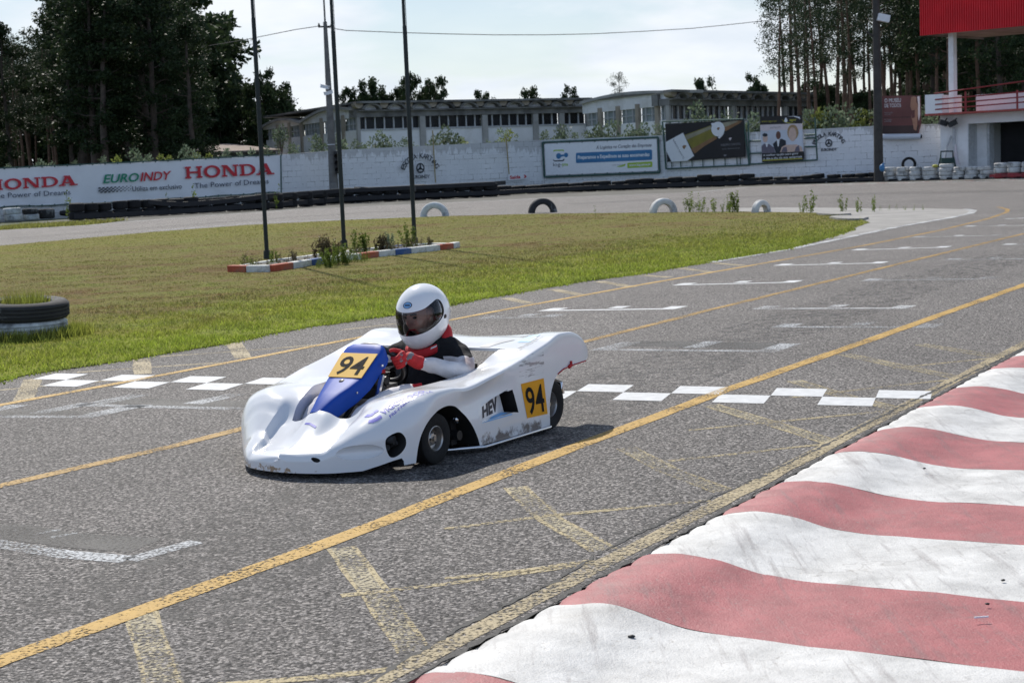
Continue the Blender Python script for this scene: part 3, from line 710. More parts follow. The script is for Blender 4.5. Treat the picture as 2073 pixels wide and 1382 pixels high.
# small litter lying on the kerb
def pebble(px, py, s=.012):
    mb = MB(); mb.sphere((0, 0, 0), (s, s * .7, s * .5), 7, 5)
    for i, v in enumerate(mb.v): mb.v[i] = tuple(k * (1 + .3 * mnoise.noise(Vector(v) * 90 + Vector((px, py, 0)))) for k in v)
    p = G(px, py); return mb, p
for k, (q, lb) in enumerate((((900 + 669 * .5658, 700 + 1045 * .5658), 'small black stone alone on the nearest broad white kerb band'), ((900 + 1998 * .5658, 700 + 843 * .5658), 'tiny dark stone on the white kerb band by the right edge'), ((900 + 1942 * .5658, 700 + 928 * .5658), 'tiny dark stone on the broad red kerb band'), ((900 + 1716 * .5658, 700 + 442 * .5658), 'tiny dark stone on a farther white kerb band'))):
    mb, p = pebble(*q, s=.012 if k == 0 else .008); p.z = .006
    mb.build('pebble', 'bolt_dark', smooth=60, label=lb, cat='stone', loc=p)
mb = MB(); mb.tube([(0, 0, 0), (.02, .004, 0), (.045, .002, .001)], .003, 6)
mb.build('cigarette_end', 'letter_white', smooth=60, label='white cigarette end lying on the broad red kerb band', cat='litter', loc=G(900 + 1895 * .5658, 700 + 985 * .5658) + Vector((0, 0, .012)))

# ------------------------------------------------------------------ grass
def inside(poly, xy):
    x, y = xy[:, 0], xy[:, 1]; c = np.zeros(len(xy), bool); n = len(poly); j = n - 1
    for i in range(n):
        xi, yi, xj, yj = poly[i][0], poly[i][1], poly[j][0], poly[j][1]
        hit = ((yi > y) != (yj > y)) & (x < (xj - xi) * (y - yi) / (yj - yi + 1e-12) + xi); c ^= hit; j = i
    return c
def blades(xy, z0, h, w, name, mat, lean=.5, **kw):
    n = len(xy); a = rng.uniform(0, 2 * np.pi, n); lx = rng.normal(0, lean, n) * h; ly = rng.normal(0, lean, n) * h
    V = np.zeros((n, 3, 3)); c, s = np.cos(a) * w / 2, np.sin(a) * w / 2
    V[:, 0, 0] = xy[:, 0] - c; V[:, 0, 1] = xy[:, 1] - s; V[:, 1, 0] = xy[:, 0] + c; V[:, 1, 1] = xy[:, 1] + s
    V[:, :2, 2] = z0; V[:, 2, 0] = xy[:, 0] + lx; V[:, 2, 1] = xy[:, 1] + ly; V[:, 2, 2] = z0 + h
    me = bpy.data.meshes.new(name); me.vertices.add(3 * n); me.vertices.foreach_set('co', V.reshape(-1))
    me.loops.add(3 * n); me.loops.foreach_set('vertex_index', np.arange(3 * n, dtype=np.int32)); me.polygons.add(n)
    me.polygons.foreach_set('loop_start', np.arange(0, 3 * n, 3, dtype=np.int32)); me.polygons.foreach_set('loop_total', np.full(n, 3, np.int32))
    me.materials.append(M(mat)); me.update(); me.validate()
    return link(name, me, **kw)
poly = [(p.x, p.y) for p in infield]
xs, ys = [p[0] for p in poly], [p[1] for p in poly]
pts = np.stack([rng.uniform(min(xs), max(xs), 900000), rng.uniform(min(ys), max(ys), 900000)], 1)
pts = pts[inside(poly, pts)]
dist = pts[:, 1]; keep = rng.uniform(0, 1, len(pts)) < np.clip((14. / dist) ** 1.6, .10, 1.)
vis = np.abs(pts[:, 0] / dist) < .40
pts = pts[keep & vis]
extra = np.stack([rng.uniform(-9, 8, 400000), rng.uniform(9, 30, 400000)], 1); extra = extra[inside(poly, extra)]
extra = extra[(np.abs(extra[:, 0] / extra[:, 1]) < .38) & (rng.uniform(0, 1, len(extra)) < np.clip((13. / extra[:, 1]) ** 1.5, 0, 1))]
pts = np.concatenate([pts, extra])
fr_ = np.array([(p.x, p.y) for p in infield if p.y < 30]); fr_ = np.repeat(fr_, 46, 0) + rng.normal(0, .055, (len(fr_) * 46, 2)); pts = np.concatenate([pts, fr_])
q = pts @ np.array([NTR.x, NTR.y]) - float(EDGE0.dot(NTR))
fresh = np.clip(1.2 - q / 6., .35, 1.)
clump = np.array([.55 + .9 * max(0, .5 + mnoise.noise((x * 1.6, y * 1.6, 0)) + .5 * mnoise.noise((x * 5, y * 5, 4))) for x, y in pts])
hh = rng.uniform(.014, .042, len(pts)) * fresh * clump * (1 + .012 * (pts[:, 1] - 10)); ww = rng.uniform(.006, .014, len(pts)) * np.clip(pts[:, 1] / 16, 1, 3.2)
blades(pts, .004, hh, ww, 'grass', 'grass_blade', .6, kind='stuff')
# taller ragged tufts standing along the verge of the far track
vpts = []
for _ in range(5000):
    u = rng.uniform(0, 1) ** 1.4; px = -60 + u * 240; y0 = np.interp(px, [-140, 0, 174, 347, 600, 700], [474, 466, 456, 442, 424, 418])
    p = G(px, y0) + Vector((0, rng.uniform(.1, 6.), 0)); vpts.append((p.x, p.y))
vpts = np.array(vpts); blades(vpts, -.02, rng.uniform(.03, .16, len(vpts)), rng.uniform(.03, .07, len(vpts)), 'verge_grass', 'grass_blade', .3, kind='stuff')

# ------------------------------------------------------------------ wall
WALL = [(-900, 54.8, 380), (-260, 66, 352), (0, 72, 340.5), (565, 84, 313.5), (700, 87.5, 303), (900, 92, 293.5), (1100, 96, 283.5), (1345, 92, 274), (1515, 85.5, 268), (1640, 81, 262), (1776, 79, 255), (1870, 78.3, 252), (1905, 78, 251)]
def wall_base(px):
    X = [w[0] for w in WALL]; return float(np.interp(px, X, [w[1] for w in WALL])), float(np.interp(px, X, [w[2] for w in WALL]))
mb = MB(); uvs = []; run = 0
wp = []
for px, d, yt in WALL:
    top = P(px, yt, d); wp.append((Vector((top.x, top.y, 0)), top.z))
fro = []; 
for i in range(len(wp) - 1):
    (a, za), (b_, zb) = wp[i], wp[i + 1]; e = (b_ - a); L = e.length; e.normalize(); n = Vector((e.y, -e.x, 0))
    if n.y > 0: n = -n
    bk = -n * .16
    vs = [a + Vector((0, 0, -.1)), b_ + Vector((0, 0, -.1)), b_ + Vector((0, 0, zb)), a + Vector((0, 0, za)), a + bk + Vector((0, 0, -.1)), b_ + bk + Vector((0, 0, -.1)), b_ + bk + Vector((0, 0, zb)), a + bk + Vector((0, 0, za))]
    mb.add(vs, [(0, 1, 2, 3), (3, 2, 6, 7), (5, 4, 7, 6)])
    uvs += [(run, 0), (run + L, 0), (run + L, zb), (run, za)] + [(run, za), (run + L, zb), (run + L, zb + .16), (run, za + .16)] + [(run, 0), (run + L, 0), (run + L, zb), (run, za)]
    run += L
wall = mb.build('block_wall', 'painted_blocks', clean=False, label='long white painted block wall with dark joints behind the tyre barrier', cat='wall')
ul = wall.data.uv_layers.new(name='UVMap')
for i, uv in enumerate(uvs): ul.data[i].uv = uv

class Plane:
    """a vertical plane through two ground points; turns photo pixels into plane coordinates"""
    def __init__(s, a, b_, off=0.):
        a = Vector((a[0], a[1], 0)); b_ = Vector((b_[0], b_[1], 0)); s.e = (b_ - a).normalized(); s.n = Vector((s.e.y, -s.e.x, 0))
        if s.n.y > 0: s.n = -s.n
        s.a = a + s.n * off; s.len = (b_ - a).length
    def uv(s, px, py):
        d = ray(px, py); t = (s.a - CAM).dot(s.n) / d.dot(s.n); w = CAM + d * t; return (w - s.a).dot(s.e), w.z
    def at(s, u, v, d=0.): return s.a + s.e * u + Vector((0, 0, v)) + s.n * d
def wall_plane(px0, px1, off=.06):
    a, b_ = wall_base(px0), wall_base(px1); p, q = P(px0, a[1], a[0]), P(px1, b_[1], b_[0]); return Plane(p, q, off)
def quad_px(mb, pl, pts, d0, d1, mi=0):
    uv = [pl.uv(*q) for q in pts]; mb.prism(uv, d0, d1, lambda u, v, d: pl.at(u, v, d), mi)
def text_px(mb, pl, s, p0, p1, hpx, d=.012, mi=0, bold=0., shear=0.):
    """lettering whose baseline runs between two photo points with a given capital height"""
    vs, fs, w = text2d(s, bold, shear); u0, v0 = pl.uv(*p0); u1, v1 = pl.uv(*p1); u2, v2 = pl.uv(p0[0], p0[1] - hpx); h = v2 - v0
    mb.add([pl.at(u0 + x / w * (u1 - u0), v0 + x / w * (v1 - v0) + y * h, d) for x, y in vs], fs, mi)
def slab_word(mb, pl, word, p0, p1, hpx, d=.012, mi=0):
    """wide slab-serif capitals built from strokes"""
    u0, v0 = pl.uv(*p0); u1, v1 = pl.uv(*p1); h = pl.uv(p0[0], p0[1] - hpx)[1] - v0; L = u1 - u0; n = len(word); cw = L / n; k = [0]
    def put(poly, i):
        k[0] += 1
        vs = [pl.at(u0 + (i + x) * cw, v0 + (i + x) * cw / L * (v1 - v0) + y * h, d + .0015 * (k[0] % 7)) for x, y in poly]
        mb.add(vs, [tuple(t) for t in tessellate_polygon([[Vector((x, y, 0)) for x, y in poly]])], mi)
    def rect(x0, y0, x1, y1, i): put([(x0, y0), (x1, y0), (x1, y1), (x0, y1)], i)
    def ring(cx, cy, ro, ri, a0, a1, i):
        N = 24
        for j in range(N):
            a, b_ = a0 + (a1 - a0) * j / N, a0 + (a1 - a0) * (j + 1) / N
            put([(cx + ro[0] * math.cos(a), cy + ro[1] * math.sin(a)), (cx + ro[0] * math.cos(b_), cy + ro[1] * math.sin(b_)), (cx + ri[0] * math.cos(b_), cy + ri[1] * math.sin(b_)), (cx + ri[0] * math.cos(a), cy + ri[1] * math.sin(a))], i); k[0] -= 1
    for i, ch in enumerate(word):
        s = .17
        if ch == 'H':
            for x in (.10, .70):
                rect(x + .01, 0, x + .01 + s, 1, i)
                for y in (0, .86): rect(x - .07, y, x + .26, y + .14, i)
            rect(.2, .42, .8, .58, i)
        elif ch == 'O': ring(.5, .5, (.46, .53), (.27, .36), 0, 2 * math.pi, i)
        elif ch == 'N':
            rect(.12, 0, .24, 1, i); rect(.76, 0, .88, 1, i); put([(.10, 1), (.34, 1), (.90, 0), (.66, 0)], i)
            rect(.03, 0, .33, .13, i); rect(.03, .87, .30, 1, i); rect(.66, .87, .97, 1, i)
        elif ch == 'D':
            rect(.14, 0, .14 + s, 1, i); rect(.03, 0, .5, .14, i); rect(.03, .86, .5, 1, i); ring(.46, .5, (.49, .5), (.30, .36), -math.pi / 2, math.pi / 2, i)
        elif ch == 'A':
            put([(.10, 0), (.24, 0), (.55, 1), (.36, 1)], i); put([(.68, 0), (.92, 0), (.62, 1), (.40, 1)], i); rect(.22, .24, .78, .37, i)
            rect(-.02, 0, .36, .13, i); rect(.58, 0, 1.04, .13, i); rect(.28, .88, .62, 1, i)

# long cloth banner, slightly rippled
pl = wall_plane(0, 565, .10)
mb = MB(); nx, ny = 110, 12; vs = []
for i in range(nx + 1):
    px = -130 + (566 + 130) * i / nx
    yt = np.interp(px, [-130, 0, 300, 566], [349, 342, 328.5, 314.5]); yb = np.interp(px, [-130, 0, 120, 300, 430, 566], [426, 418, 413.5, 404.5, 396.5, 387.5])
    for j in range(ny + 1):
        u, v = pl.uv(px, yt + (yb - yt) * j / ny); t_ = j / ny
        w = .05 * mnoise.noise((u * .5 + v * .6, v * .5, 1)) + .035 * mnoise.noise((u * 1.1 + v * 1.4, v * .4, 5)) * (t_ + .3) + .02 * math.sin(u * 3.1 + v) * t_
        vs.append(pl.at(u, v + (.03 * math.sin(u * 2.2) if j in (0, ny) else 0), .04 + w * (.3 + .9 * t_)))
mb.add(vs, [(i * (ny + 1) + j, (i + 1) * (ny + 1) + j, (i + 1) * (ny + 1) + j + 1, i * (ny + 1) + j + 1) for i in range(nx) for j in range(ny)])
ban = empty('banner', 'long white cloth banner with red, green and black lettering at the left', 'banner')
mb.build('cloth', 'banner_cloth', ban, smooth=80, clean=False)
mb = MB(); slab_word(mb, pl, 'HONDA', (371, 362), (551, 353), 24, .13); mb.build('lettering', 'letter_red', ban, clean=False); mb = MB(); slab_word(mb, pl, 'HONDA', (-34, 387), (153, 375), 21.5, .13)
mb.build('lettering', 'letter_red', ban, clean=False)
mb = MB(); text_px(mb, pl, 'EURO', (206, 371), (279, 367), 17, .13, 0, .02, .25); mb.build('lettering', 'letter_green', ban, clean=False)
mb = MB(); text_px(mb, pl, 'INDY', (281, 366.8), (345, 363), 17, .13, 0, .02, .25); mb.build('lettering', 'letter_red', ban, clean=False)
mb = MB(); text_px(mb, pl, 'Utiliza em exclusivo', (265, 387.5), (365, 382), 10, .13, 0, .004); mb.build('lettering', 'letter_dark', ban, clean=False)
for p_, q_ in (((391, 381.5), (541, 371.5)), ((-22, 402.5), (140, 394))): mb = MB(); text_px(mb, pl, 'The Power of Dreams', p_, q_, 10.5, .13, 0, .0); mb.build('lettering', 'letter_navy', ban, clean=False)
mb = MB()
for i in range(17):
    for j in range(4):
        if (i + j) % 2 == 0:
            x = 196 + i * 4; y = 379.5 + j * 2.9 - i * .2; k = 4 * (1 - .045 * max(0, i - 5))
            quad_px(mb, pl, [(x + 1, y), (x + 1 + k, y - .2), (x + k, y + 2.9 * k / 4 - .2), (x, y + 2.9 * k / 4)], .12, .131, 0)
mb.build('chequered_strip', 'letter_dark', ban, clean=False)
mb = MB()
for i in range(28):
    px = -120 + i * 25.5; yt = np.interp(px, [-130, 0, 300, 566], [349, 342, 328.5, 314.5]); yb = np.interp(px, [-130, 0, 120, 300, 430, 566], [426, 418, 413.5, 404.5, 396.5, 387.5])
    for y in (yt - 1, yb + 1): u, v = pl.uv(px, y); mb.box(pl.at(u, v, .05), (.05, .05, .10))
mb.tube([pl.at(*pl.uv(px, np.interp(px, [-130, 0, 300, 566], [347.5, 340.5, 327, 313])), .06) for px in range(-130, 570, 30)], .03, 6)
mb.tube([pl.at(*pl.uv(px, np.interp(px, [-130, 0, 120, 300, 430, 566], [427.5, 419.5, 415, 406, 398, 389])), .06) for px in range(-130, 570, 30)], .025, 6)
mb.tube([pl.at(*pl.uv(567, 314), .06), pl.at(*pl.uv(568, 389), .06)], .04, 6)
mb.build('hanging_rail', 'frame_green', ban, clean=False)

# painted school emblem, twice on the wall
def emblem(pl, cx, cy, s, label, hide=None):
    t_ = empty('wall_emblem', label, 'wall sign', pl.at(*pl.uv(cx, cy), 0)); org = t_.location.copy(); k = pl.uv(cx + s, cy)[0] - pl.uv(cx, cy)[0]; u0, v0 = pl.uv(cx, cy)
    sl = (pl.uv(cx + 30, cy - 30 * .042 - .4)[1] - v0)
    mb = MB(); word = 'ESCOLA KARTING'; vsw = []
    for i, ch in enumerate(word):
        if ch == ' ': continue
        vs, fs, w = text2d(ch, .02); a = R_(158 - i * 136 / (len(word) - 1)); R0, hgt = 31 * k, 8.5 * k; ww = 7.6 * k if ch != 'I' else 2.4 * k
        c, q = math.cos(a), math.sin(a)
        mb.add([pl.at(u0 + (R0 * 1.05 + y * hgt) * c + (x / w - .5) * ww * q, v0 - 4 * k + (R0 * .80 + y * hgt) * q - (x / w - .5) * ww * c, .012) - org for x, y in vs], fs)
    mb.build('arched_lettering', 'letter_dark', t_, clean=False)
    mb = MB(); N = 28; cy_ = v0 + 4.5 * k; R0, R1 = 8.6 * k, 6.0 * k
    vs = [pl.at(u0 + r * math.cos(2 * math.pi * i / N), cy_ + r * math.sin(2 * math.pi * i / N), .012) - org for r in (R0, R1) for i in range(N)]
    mb.add(vs, [(i, (i + 1) % N, (i + 1) % N + N, i + N) for i in range(N)])
    for a in (90, 210, 330):
        c, q = math.cos(R_(a)), math.sin(R_(a)); w0, w1 = 1.6 * k, 1.2 * k
        mb.add([pl.at(u0 - q * w0, cy_ + c * w0, .014) - org, pl.at(u0 + q * w0, cy_ - c * w0, .014) - org, pl.at(u0 + c * R1 * 1.1 + q * w1, cy_ + q * R1 * 1.1 - c * w1, .014) - org, pl.at(u0 + c * R1 * 1.1 - q * w1, cy_ + q * R1 * 1.1 + c * w1, .014) - org], [(0, 1, 2, 3)])
    mb.add([pl.at(u0 + 2.6 * k * math.cos(2 * math.pi * i / 12), cy_ + 2.6 * k * math.sin(2 * math.pi * i / 12), .016) - org for i in range(12)], [tuple(range(12))])
    mb.build('steering_wheel_symbol', 'letter_dark', t_, clean=False)
    mb = MB(); vs, fs, w = text2d('EUROINDY', .03)
    mb.add([pl.at(u0 + (x / w - .5) * 37 * k, v0 - 12.5 * k + y * 5.6 * k, .012) - org for x, y in vs], fs); mb.build('lettering', 'letter_dark', t_, clean=False)
emblem(wall_plane(700, 1100, .02), 851, 346, 1.0, 'black painted letter arch and wheel symbol on blocks left of the exit sign')
emblem(wall_plane(1640, 1776, .02), 1678, 294, .86, 'black painted letter arch and wheel symbol right of the people poster')

# thin ochre rails fixed to the wall
pl = wall_plane(700, 1100, .02); r = MB()
for a, b_ in (((875, 265), (881, 369)), ((876, 320.5), (1024, 312.5)), ((1024, 281), (1030, 352)), ((882, 371), (1022, 360))):
    quad_px(r, pl, [(a[0] - .6, a[1] - .6), (b_[0] - .6, b_[1] + .6), (b_[0] + .8, b_[1] + .8), (a[0] + .8, a[1] - .8)], .0, .05)
r.build('rail_frame', 'rail_ochre', clean=False, label='thin ochre rail frame fixed on the block wall left of the exit sign', cat='frame')

# exit sign
pl = wall_plane(700, 1100, .05); sg = empty('exit_sign', 'small white sign with red exit wording and arrow low on the wall', 'sign')
mb = MB(); quad_px(mb, pl, [(1028.5, 354), (1066.5, 350.5), (1067, 362.5), (1029, 366)], 0, .03); mb.build('board', 'board_white', sg)
mb = MB(); text_px(mb, pl, 'Saída', (1031.5, 362.8), (1053, 361), 6.6, .034, 0, .035); quad_px(mb, pl, [(1059.5, 354.2), (1062, 354), (1066, 357.5), (1062, 361), (1059.5, 361.2), (1061.5, 357.5)], .031, .035)
mb.build('lettering', 'letter_red', sg, clean=False)

def frame_px(pl, pts, w, d0, d1, mb):
    uv = [pl.uv(*q) for q in pts]
    for i in range(len(uv)):
        a, b_ = uv[i], uv[(i + 1) % len(uv)]; mb.tube([pl.at(*a, (d0 + d1) / 2), pl.at(*b_, (d0 + d1) / 2)], w, 6)
# wide logistics hoarding
pl = wall_plane(1100, 1345, .10); hb = empty('hoarding', 'wide white hoarding with a blue slogan bar in a green tube frame', 'hoarding')
fr = MB(); frame_px(pl, [(1099, 288.5), (1333, 278), (1336.5, 349), (1103, 358.5)], .06, 0, .1, fr)
for i in range(10):
    a = i / 9
    for y0, y1, s in ((288.5, 278, 2.), (358.5, 349, -2.)): u, v = pl.uv(1103 + a * 229, y0 + (y1 - y0) * a + s); fr.box(pl.at(u, v, .05), (.05, .05, .12))
fr.build('frame', 'frame_green', hb, clean=False)
mb = MB(); quad_px(mb, pl, [(1103, 291.5), (1330, 281.5), (1332.5, 346), (1106, 355)], .0, .06); mb.build('board', 'board_white', hb)
mb = MB(); quad_px(mb, pl, [(1167, 311), (1169, 309.5), (1319, 303), (1321, 304.5), (1321, 322.5), (1319, 324), (1169, 330.5), (1167, 329)], .06, .072); mb.build('slogan_bar', 'panel_blue', hb)
mb = MB(); text_px(mb, pl, 'Preparamos e Expedimos as suas encomendas', (1171, 322.2), (1316, 316), 7.0, .076, 0, .03); mb.build('lettering', 'letter_white', hb, clean=False)
mb = MB(); text_px(mb, pl, 'A Logística no Coração das Empresas', (1208, 302), (1320, 296.6), 6.6, .064, 0, .012, .2); mb.build('lettering', 'letter_navy', hb, clean=False)
mb = MB(); quad_px(mb, pl, [(1271, 331), (1272.5, 329.8), (1320, 327), (1321.5, 328.2), (1321.5, 337), (1320, 338.2), (1272.5, 340.5), (1271, 339.4)], .06, .071, 0); text_px(mb, pl, 'www.log-pme.pt', (1275, 336.6), (1318, 334.4), 4.6, .075, 1, .03)
mb.build('web_badge', ['letter_lime', 'letter_white'], hb, clean=False); mb = MB()
text_px(mb, pl, 'log-', (1121, 337), (1139, 336.3), 7.5, .064, 2, .0); text_px(mb, pl, 'pme', (1139.5, 336.2), (1151, 335.8), 7.0, .064, 0, .02)
mb.build('logo_lettering', ['letter_lime', 'letter_white', 'letter_dark'], hb, clean=False); mb = MB()
quad_px(mb, pl, [(1121, 305.5), (1123, 303.6), (1141, 303), (1143, 304.6), (1142, 307), (1140, 305.4), (1124, 306), (1122, 308)], .06, .066, 0)
mb.build('logo_arc', 'letter_lime', hb, clean=False); mb = MB()
quad_px(mb, pl, [(1121, 322), (1123, 324.6), (1125, 325), (1140, 324.2), (1142.5, 321.4), (1144, 323), (1141.5, 326.6), (1124, 327.3), (1121, 325)], .06, .066, 2)
mb.build('logo_arc', ['letter_lime', 'letter_white', 'letter_dark'], hb, clean=False); mb = MB()
quad_px(mb, pl, [(1249, 337.5), (1262, 333.5), (1268, 331.5), (1266, 336), (1258, 338.4)], .06, .066, 0); text_px(mb, pl, 'uma empresa', (1240, 335.5), (1266, 334.2), 2.6, .064, 3, .0)
mb.build('partner_logo', ['letter_lime', 'letter_white', 'letter_dark', 'letter_grey'], hb, clean=False)
mb = MB()
for (x, y, r) in ((1132, 316, 5.2), (1147, 314, 4.2)): u, v = pl.uv(x, y); rr = pl.uv(x + r, y)[0] - u; mb.add([pl.at(u + rr * math.cos(2 * math.pi * i / 20), v + rr * math.sin(2 * math.pi * i / 20), .067 + .001 * (r > 5)) for i in range(20)], [tuple(range(20))])
quad_px(mb, pl, [(1133, 313.5), (1146, 312.5), (1146, 315.8), (1133, 318.5)], .06, .0655); mb.build('logo_symbol', 'panel_blue', hb, clean=False)

# dark bottle poster
pl = wall_plane(1345, 1515, .14); bp_ = empty('poster', 'black poster with a tilted olive bottle and white label in a tube frame', 'poster')
mb = MB(); quad_px(mb, pl, [(1347.5, 251), (1506.5, 242.5), (1509, 318), (1352, 328)], .0, .04); mb.build('board', 'board_black', bp_)
mb = MB(); quad_px(mb, pl, [(1386, 274), (1440, 254), (1449, 272), (1453, 281), (1426, 297), (1408, 311)], .04, .046, 0); quad_px(mb, pl, [(1388, 275), (1440, 255.5), (1442, 261), (1392, 283)], .04, .050, 1)
quad_px(mb, pl, [(1400, 302), (1448, 276), (1453, 281), (1426, 297), (1408, 311)], .04, .049, 2); quad_px(mb, pl, [(1462, 249), (1494, 244.5), (1504, 245), (1500, 249), (1470, 266), (1464, 258)], .04, .046, 2); quad_px(mb, pl, [(1462, 249), (1490, 244.8), (1496, 246), (1466, 259)], .04, .05, 1)
mb.build('bottle_picture', ['bottle_olive', 'bottle_shine', 'bottle_brown'], bp_, clean=False)
mb = MB(); quad_px(mb, pl, [(1349, 288), (1384, 269), (1406.5, 316), (1392, 326), (1361, 327.5), (1350, 305)], .04, .056, 0)
mb.build('label_picture', 'letter_white', bp_, clean=False); mb = MB()
uv = [(1455 + 13.5 * math.cos(2 * math.pi * i / 22), 261.5 + 15 * math.sin(2 * math.pi * i / 22)) for i in range(22)]; quad_px(mb, pl, uv, .04, .056, 0)
quad_px(mb, pl, [(1441, 250), (1452, 248), (1450, 258), (1444, 257)], .04, .0565, 0); quad_px(mb, pl, [(1455, 278), (1467, 270), (1463, 276), (1457.5, 281)], .04, .0565, 0)
mb.build('neck_label_picture', 'letter_white', bp_, clean=False); mb = MB()
for (x, y, s) in ((1387, 298, 4.2), (1456, 261, 3.2), (1480, 281.5, 3.)): quad_px(mb, pl, [(x - s, y - s * .3), (x - s * .2, y - s), (x + s, y - s * .8), (x + s * .5, y + s * .2), (x, y + s), (x - s * .6, y + s * .6)], .056, .060, 2 if s > 3.1 else 3)
mb.build('crest_picture', ['letter_white', 'letter_grey', 'bottle_brown', 'poster_pink'], bp_, clean=False)
mb = MB(); text_px(mb, pl, 'RIBEIRO SANTO', (1461, 296), (1500.5, 293.4), 4.2, .044, 0, .0); mb.build('lettering', 'letter_grey', bp_, clean=False); mb = MB(); text_px(mb, pl, 'www.ribeirosanto.pt', (1463, 303), (1499, 300.8), 2.6, .044, 0)
mb.build('lettering', 'letter_grey', bp_, clean=False); mb = MB(); quad_px(mb, pl, [(1466, 313.5), (1472, 312.8), (1471, 316), (1467, 316.4)], .04, .044, 0)
mb.build('small_emblem', 'letter_grey', bp_, clean=False); mb = MB(); vs, fs, w = text2d('RIBEIRO SANTO'); u0, v0 = pl.uv(1364, 285); u1, v1 = pl.uv(1385, 323); e = Vector((u1 - u0, v1 - v0)); L = e.length; e.normalize(); n_ = Vector((-e.y, e.x))
mb.add([pl.at(u0 + e.x * x / w * L + n_.x * y * .13, v0 + e.y * x / w * L + n_.y * y * .13, .058) for x, y in vs], fs, 1)
mb.build('lettering', ['letter_grey', 'letter_navy'], bp_, clean=False)
fr = MB(); frame_px(pl, [(1340, 246.5), (1504, 241), (1515.5, 334), (1347, 342)], .05, -.06, -.02, fr)
for x in (1356, 1374, 1397, 1419, 1441, 1464, 1488, 1495): fr.tube([pl.at(*pl.uv(x - 1, 245), -.04), pl.at(*pl.uv(x + 3, 340 - (x - 1347) * .047), -.04)], .03, 5)
fr.build('frame', 'frame_green', bp_, clean=False)

# people poster standing above the wall
pl = wall_plane(1515, 1640, .14); pp = empty('poster', 'tall poster of three office people with a black top strip on the wall', 'poster')
mb = MB(); quad_px(mb, pl, [(1540, 252), (1624, 249), (1628, 323), (1544, 328)], .0, .04, 0); quad_px(mb, pl, [(1540, 252.5), (1624.5, 250), (1624.7, 262.5), (1540.3, 264)], .0, .042, 1); mb.build('board', ['poster_pale', 'poster_pink'], pp)
mb = MB(); quad_px(mb, pl, [(1540, 236), (1623.5, 233.5), (1624.5, 250), (1540, 253)], .0, .046, 0); quad_px(mb, pl, [(1543.5, 310.5), (1627.5, 306.5), (1628, 324), (1544, 329)], .0, .046, 0)
for pts in ([(1583, 241), (1590, 248), (1600, 250.5), (1612, 249), (1600, 249), (1591, 246.5)], [(1545, 324), (1626, 320), (1626, 321.8), (1545, 326)]): quad_px(mb, pl, pts, .046, .050, 1)
quad_px(mb, pl, [(1595, 236.5), (1608, 234.8), (1620, 237), (1622, 242), (1619, 240), (1608, 236)], .046, .050, 2)
for (x, y, r) in ((1592.5, 240.5, 2.0), (1592.5, 244.5, 3.4)): quad_px(mb, pl, [(x + r * math.cos(2 * math.pi * i / 12), y + r * math.sin(2 * math.pi * i / 12)) for i in range(12)], .046, .0505 + .0004 * r, 2)
text_px(mb, pl, 'egor', (1600, 245.4), (1614, 244.8), 5., .052, 1, .03); text_px(mb, pl, 'www.egor.pt', (1543, 247.8), (1574, 246.6), 4., .05, 1, .0)
text_px(mb, pl, 'A melhor opção para gerir', (1546.5, 316.4), (1618, 312.4), 4.0, .05, 2, .01); text_px(mb, pl, 'o dia-a-dia da sua empresa', (1546.5, 323.2), (1625, 318.8), 4.0, .05, 2, .01)
mb.build('strip', ['board_black', 'letter_yellow', 'letter_white'], pp, clean=False)
mb = MB(); text_px(mb, pl, 'ARTSOFT', (1560, 260.8), (1582, 259.6), 3.4, .046, 3, .0)
for x in (1547.5, 1554): quad_px(mb, pl, [(x + 4.2 * math.cos(2 * math.pi * i / 16), 261.5 + 4.6 * math.sin(2 * math.pi * i / 16)) for i in range(16)], .042, .045 + .0006 * (x > 1550), 4)
def ov(cx, cy, rx, ry, mi, d, n=18): quad_px(mb, pl, [(cx + rx * math.cos(2 * math.pi * i / n), cy + ry * math.sin(2 * math.pi * i / n)) for i in range(n)], .04, d, mi)
quad_px(mb, pl, [(1543, 296), (1548, 291), (1559, 292), (1568, 299), (1571, 309.5), (1543.5, 310.5)], .04, .0480, 2); ov(1550.5, 280, 5, 8.5, 0, .0486); ov(1550, 273.5, 5.2, 3.6, 5, .0494)
quad_px(mb, pl, [(1551, 290), (1556, 289.5), (1555, 297), (1553, 298)], .04, .0490, 6)
quad_px(mb, pl, [(1566, 292), (1573, 285), (1584, 281), (1592, 285), (1594, 308), (1572, 309.5)], .04, .0510, 5); ov(1577, 274, 4.6, 8.2, 1, .0518); quad_px(mb, pl, [(1574, 283), (1580, 282), (1578, 296), (1576, 297)], .04, .0525, 6)
quad_px(mb, pl, [(1581, 308.5), (1584, 298), (1592, 293.5), (1614, 292.5), (1624, 297), (1627, 306.5)], .04, .0540, 0); ov(1606.5, 268, 11.2, 15.5, 3 + 4, .0546); ov(1606, 272, 7.8, 14, 0, .0554); quad_px(mb, pl, [(1583, 308), (1587, 299), (1594, 297), (1596, 307.5)], .04, .0552, 2); quad_px(mb, pl, [(1610, 307), (1613, 298), (1619, 294), (1621, 306.5)], .04, .0552, 2)
mb.build('people_picture', ['poster_skin', 'poster_skin_dark', 'poster_suit', 'letter_grey', 'poster_pink', 'letter_dark', 'letter_white', 'poster_hair'], pp, clean=False)
fr = MB()
for a, b_ in (((1513, 245), (1516, 334)), ((1517, 333), (1653, 324)), ((1648, 238), (1653, 324)), ((1514, 286), (1542, 285)), ((1516, 311), (1543, 310)), ((1627, 280.5), (1650, 279)), ((1627, 273.5), (1650, 272.5)), ((1628, 297.5), (1651, 297))):
    fr.tube([pl.at(*pl.uv(*a), -.05), pl.at(*pl.uv(*b_), -.05)], .045, 5)
fr.build('frame', 'frame_green', pp, clean=False)

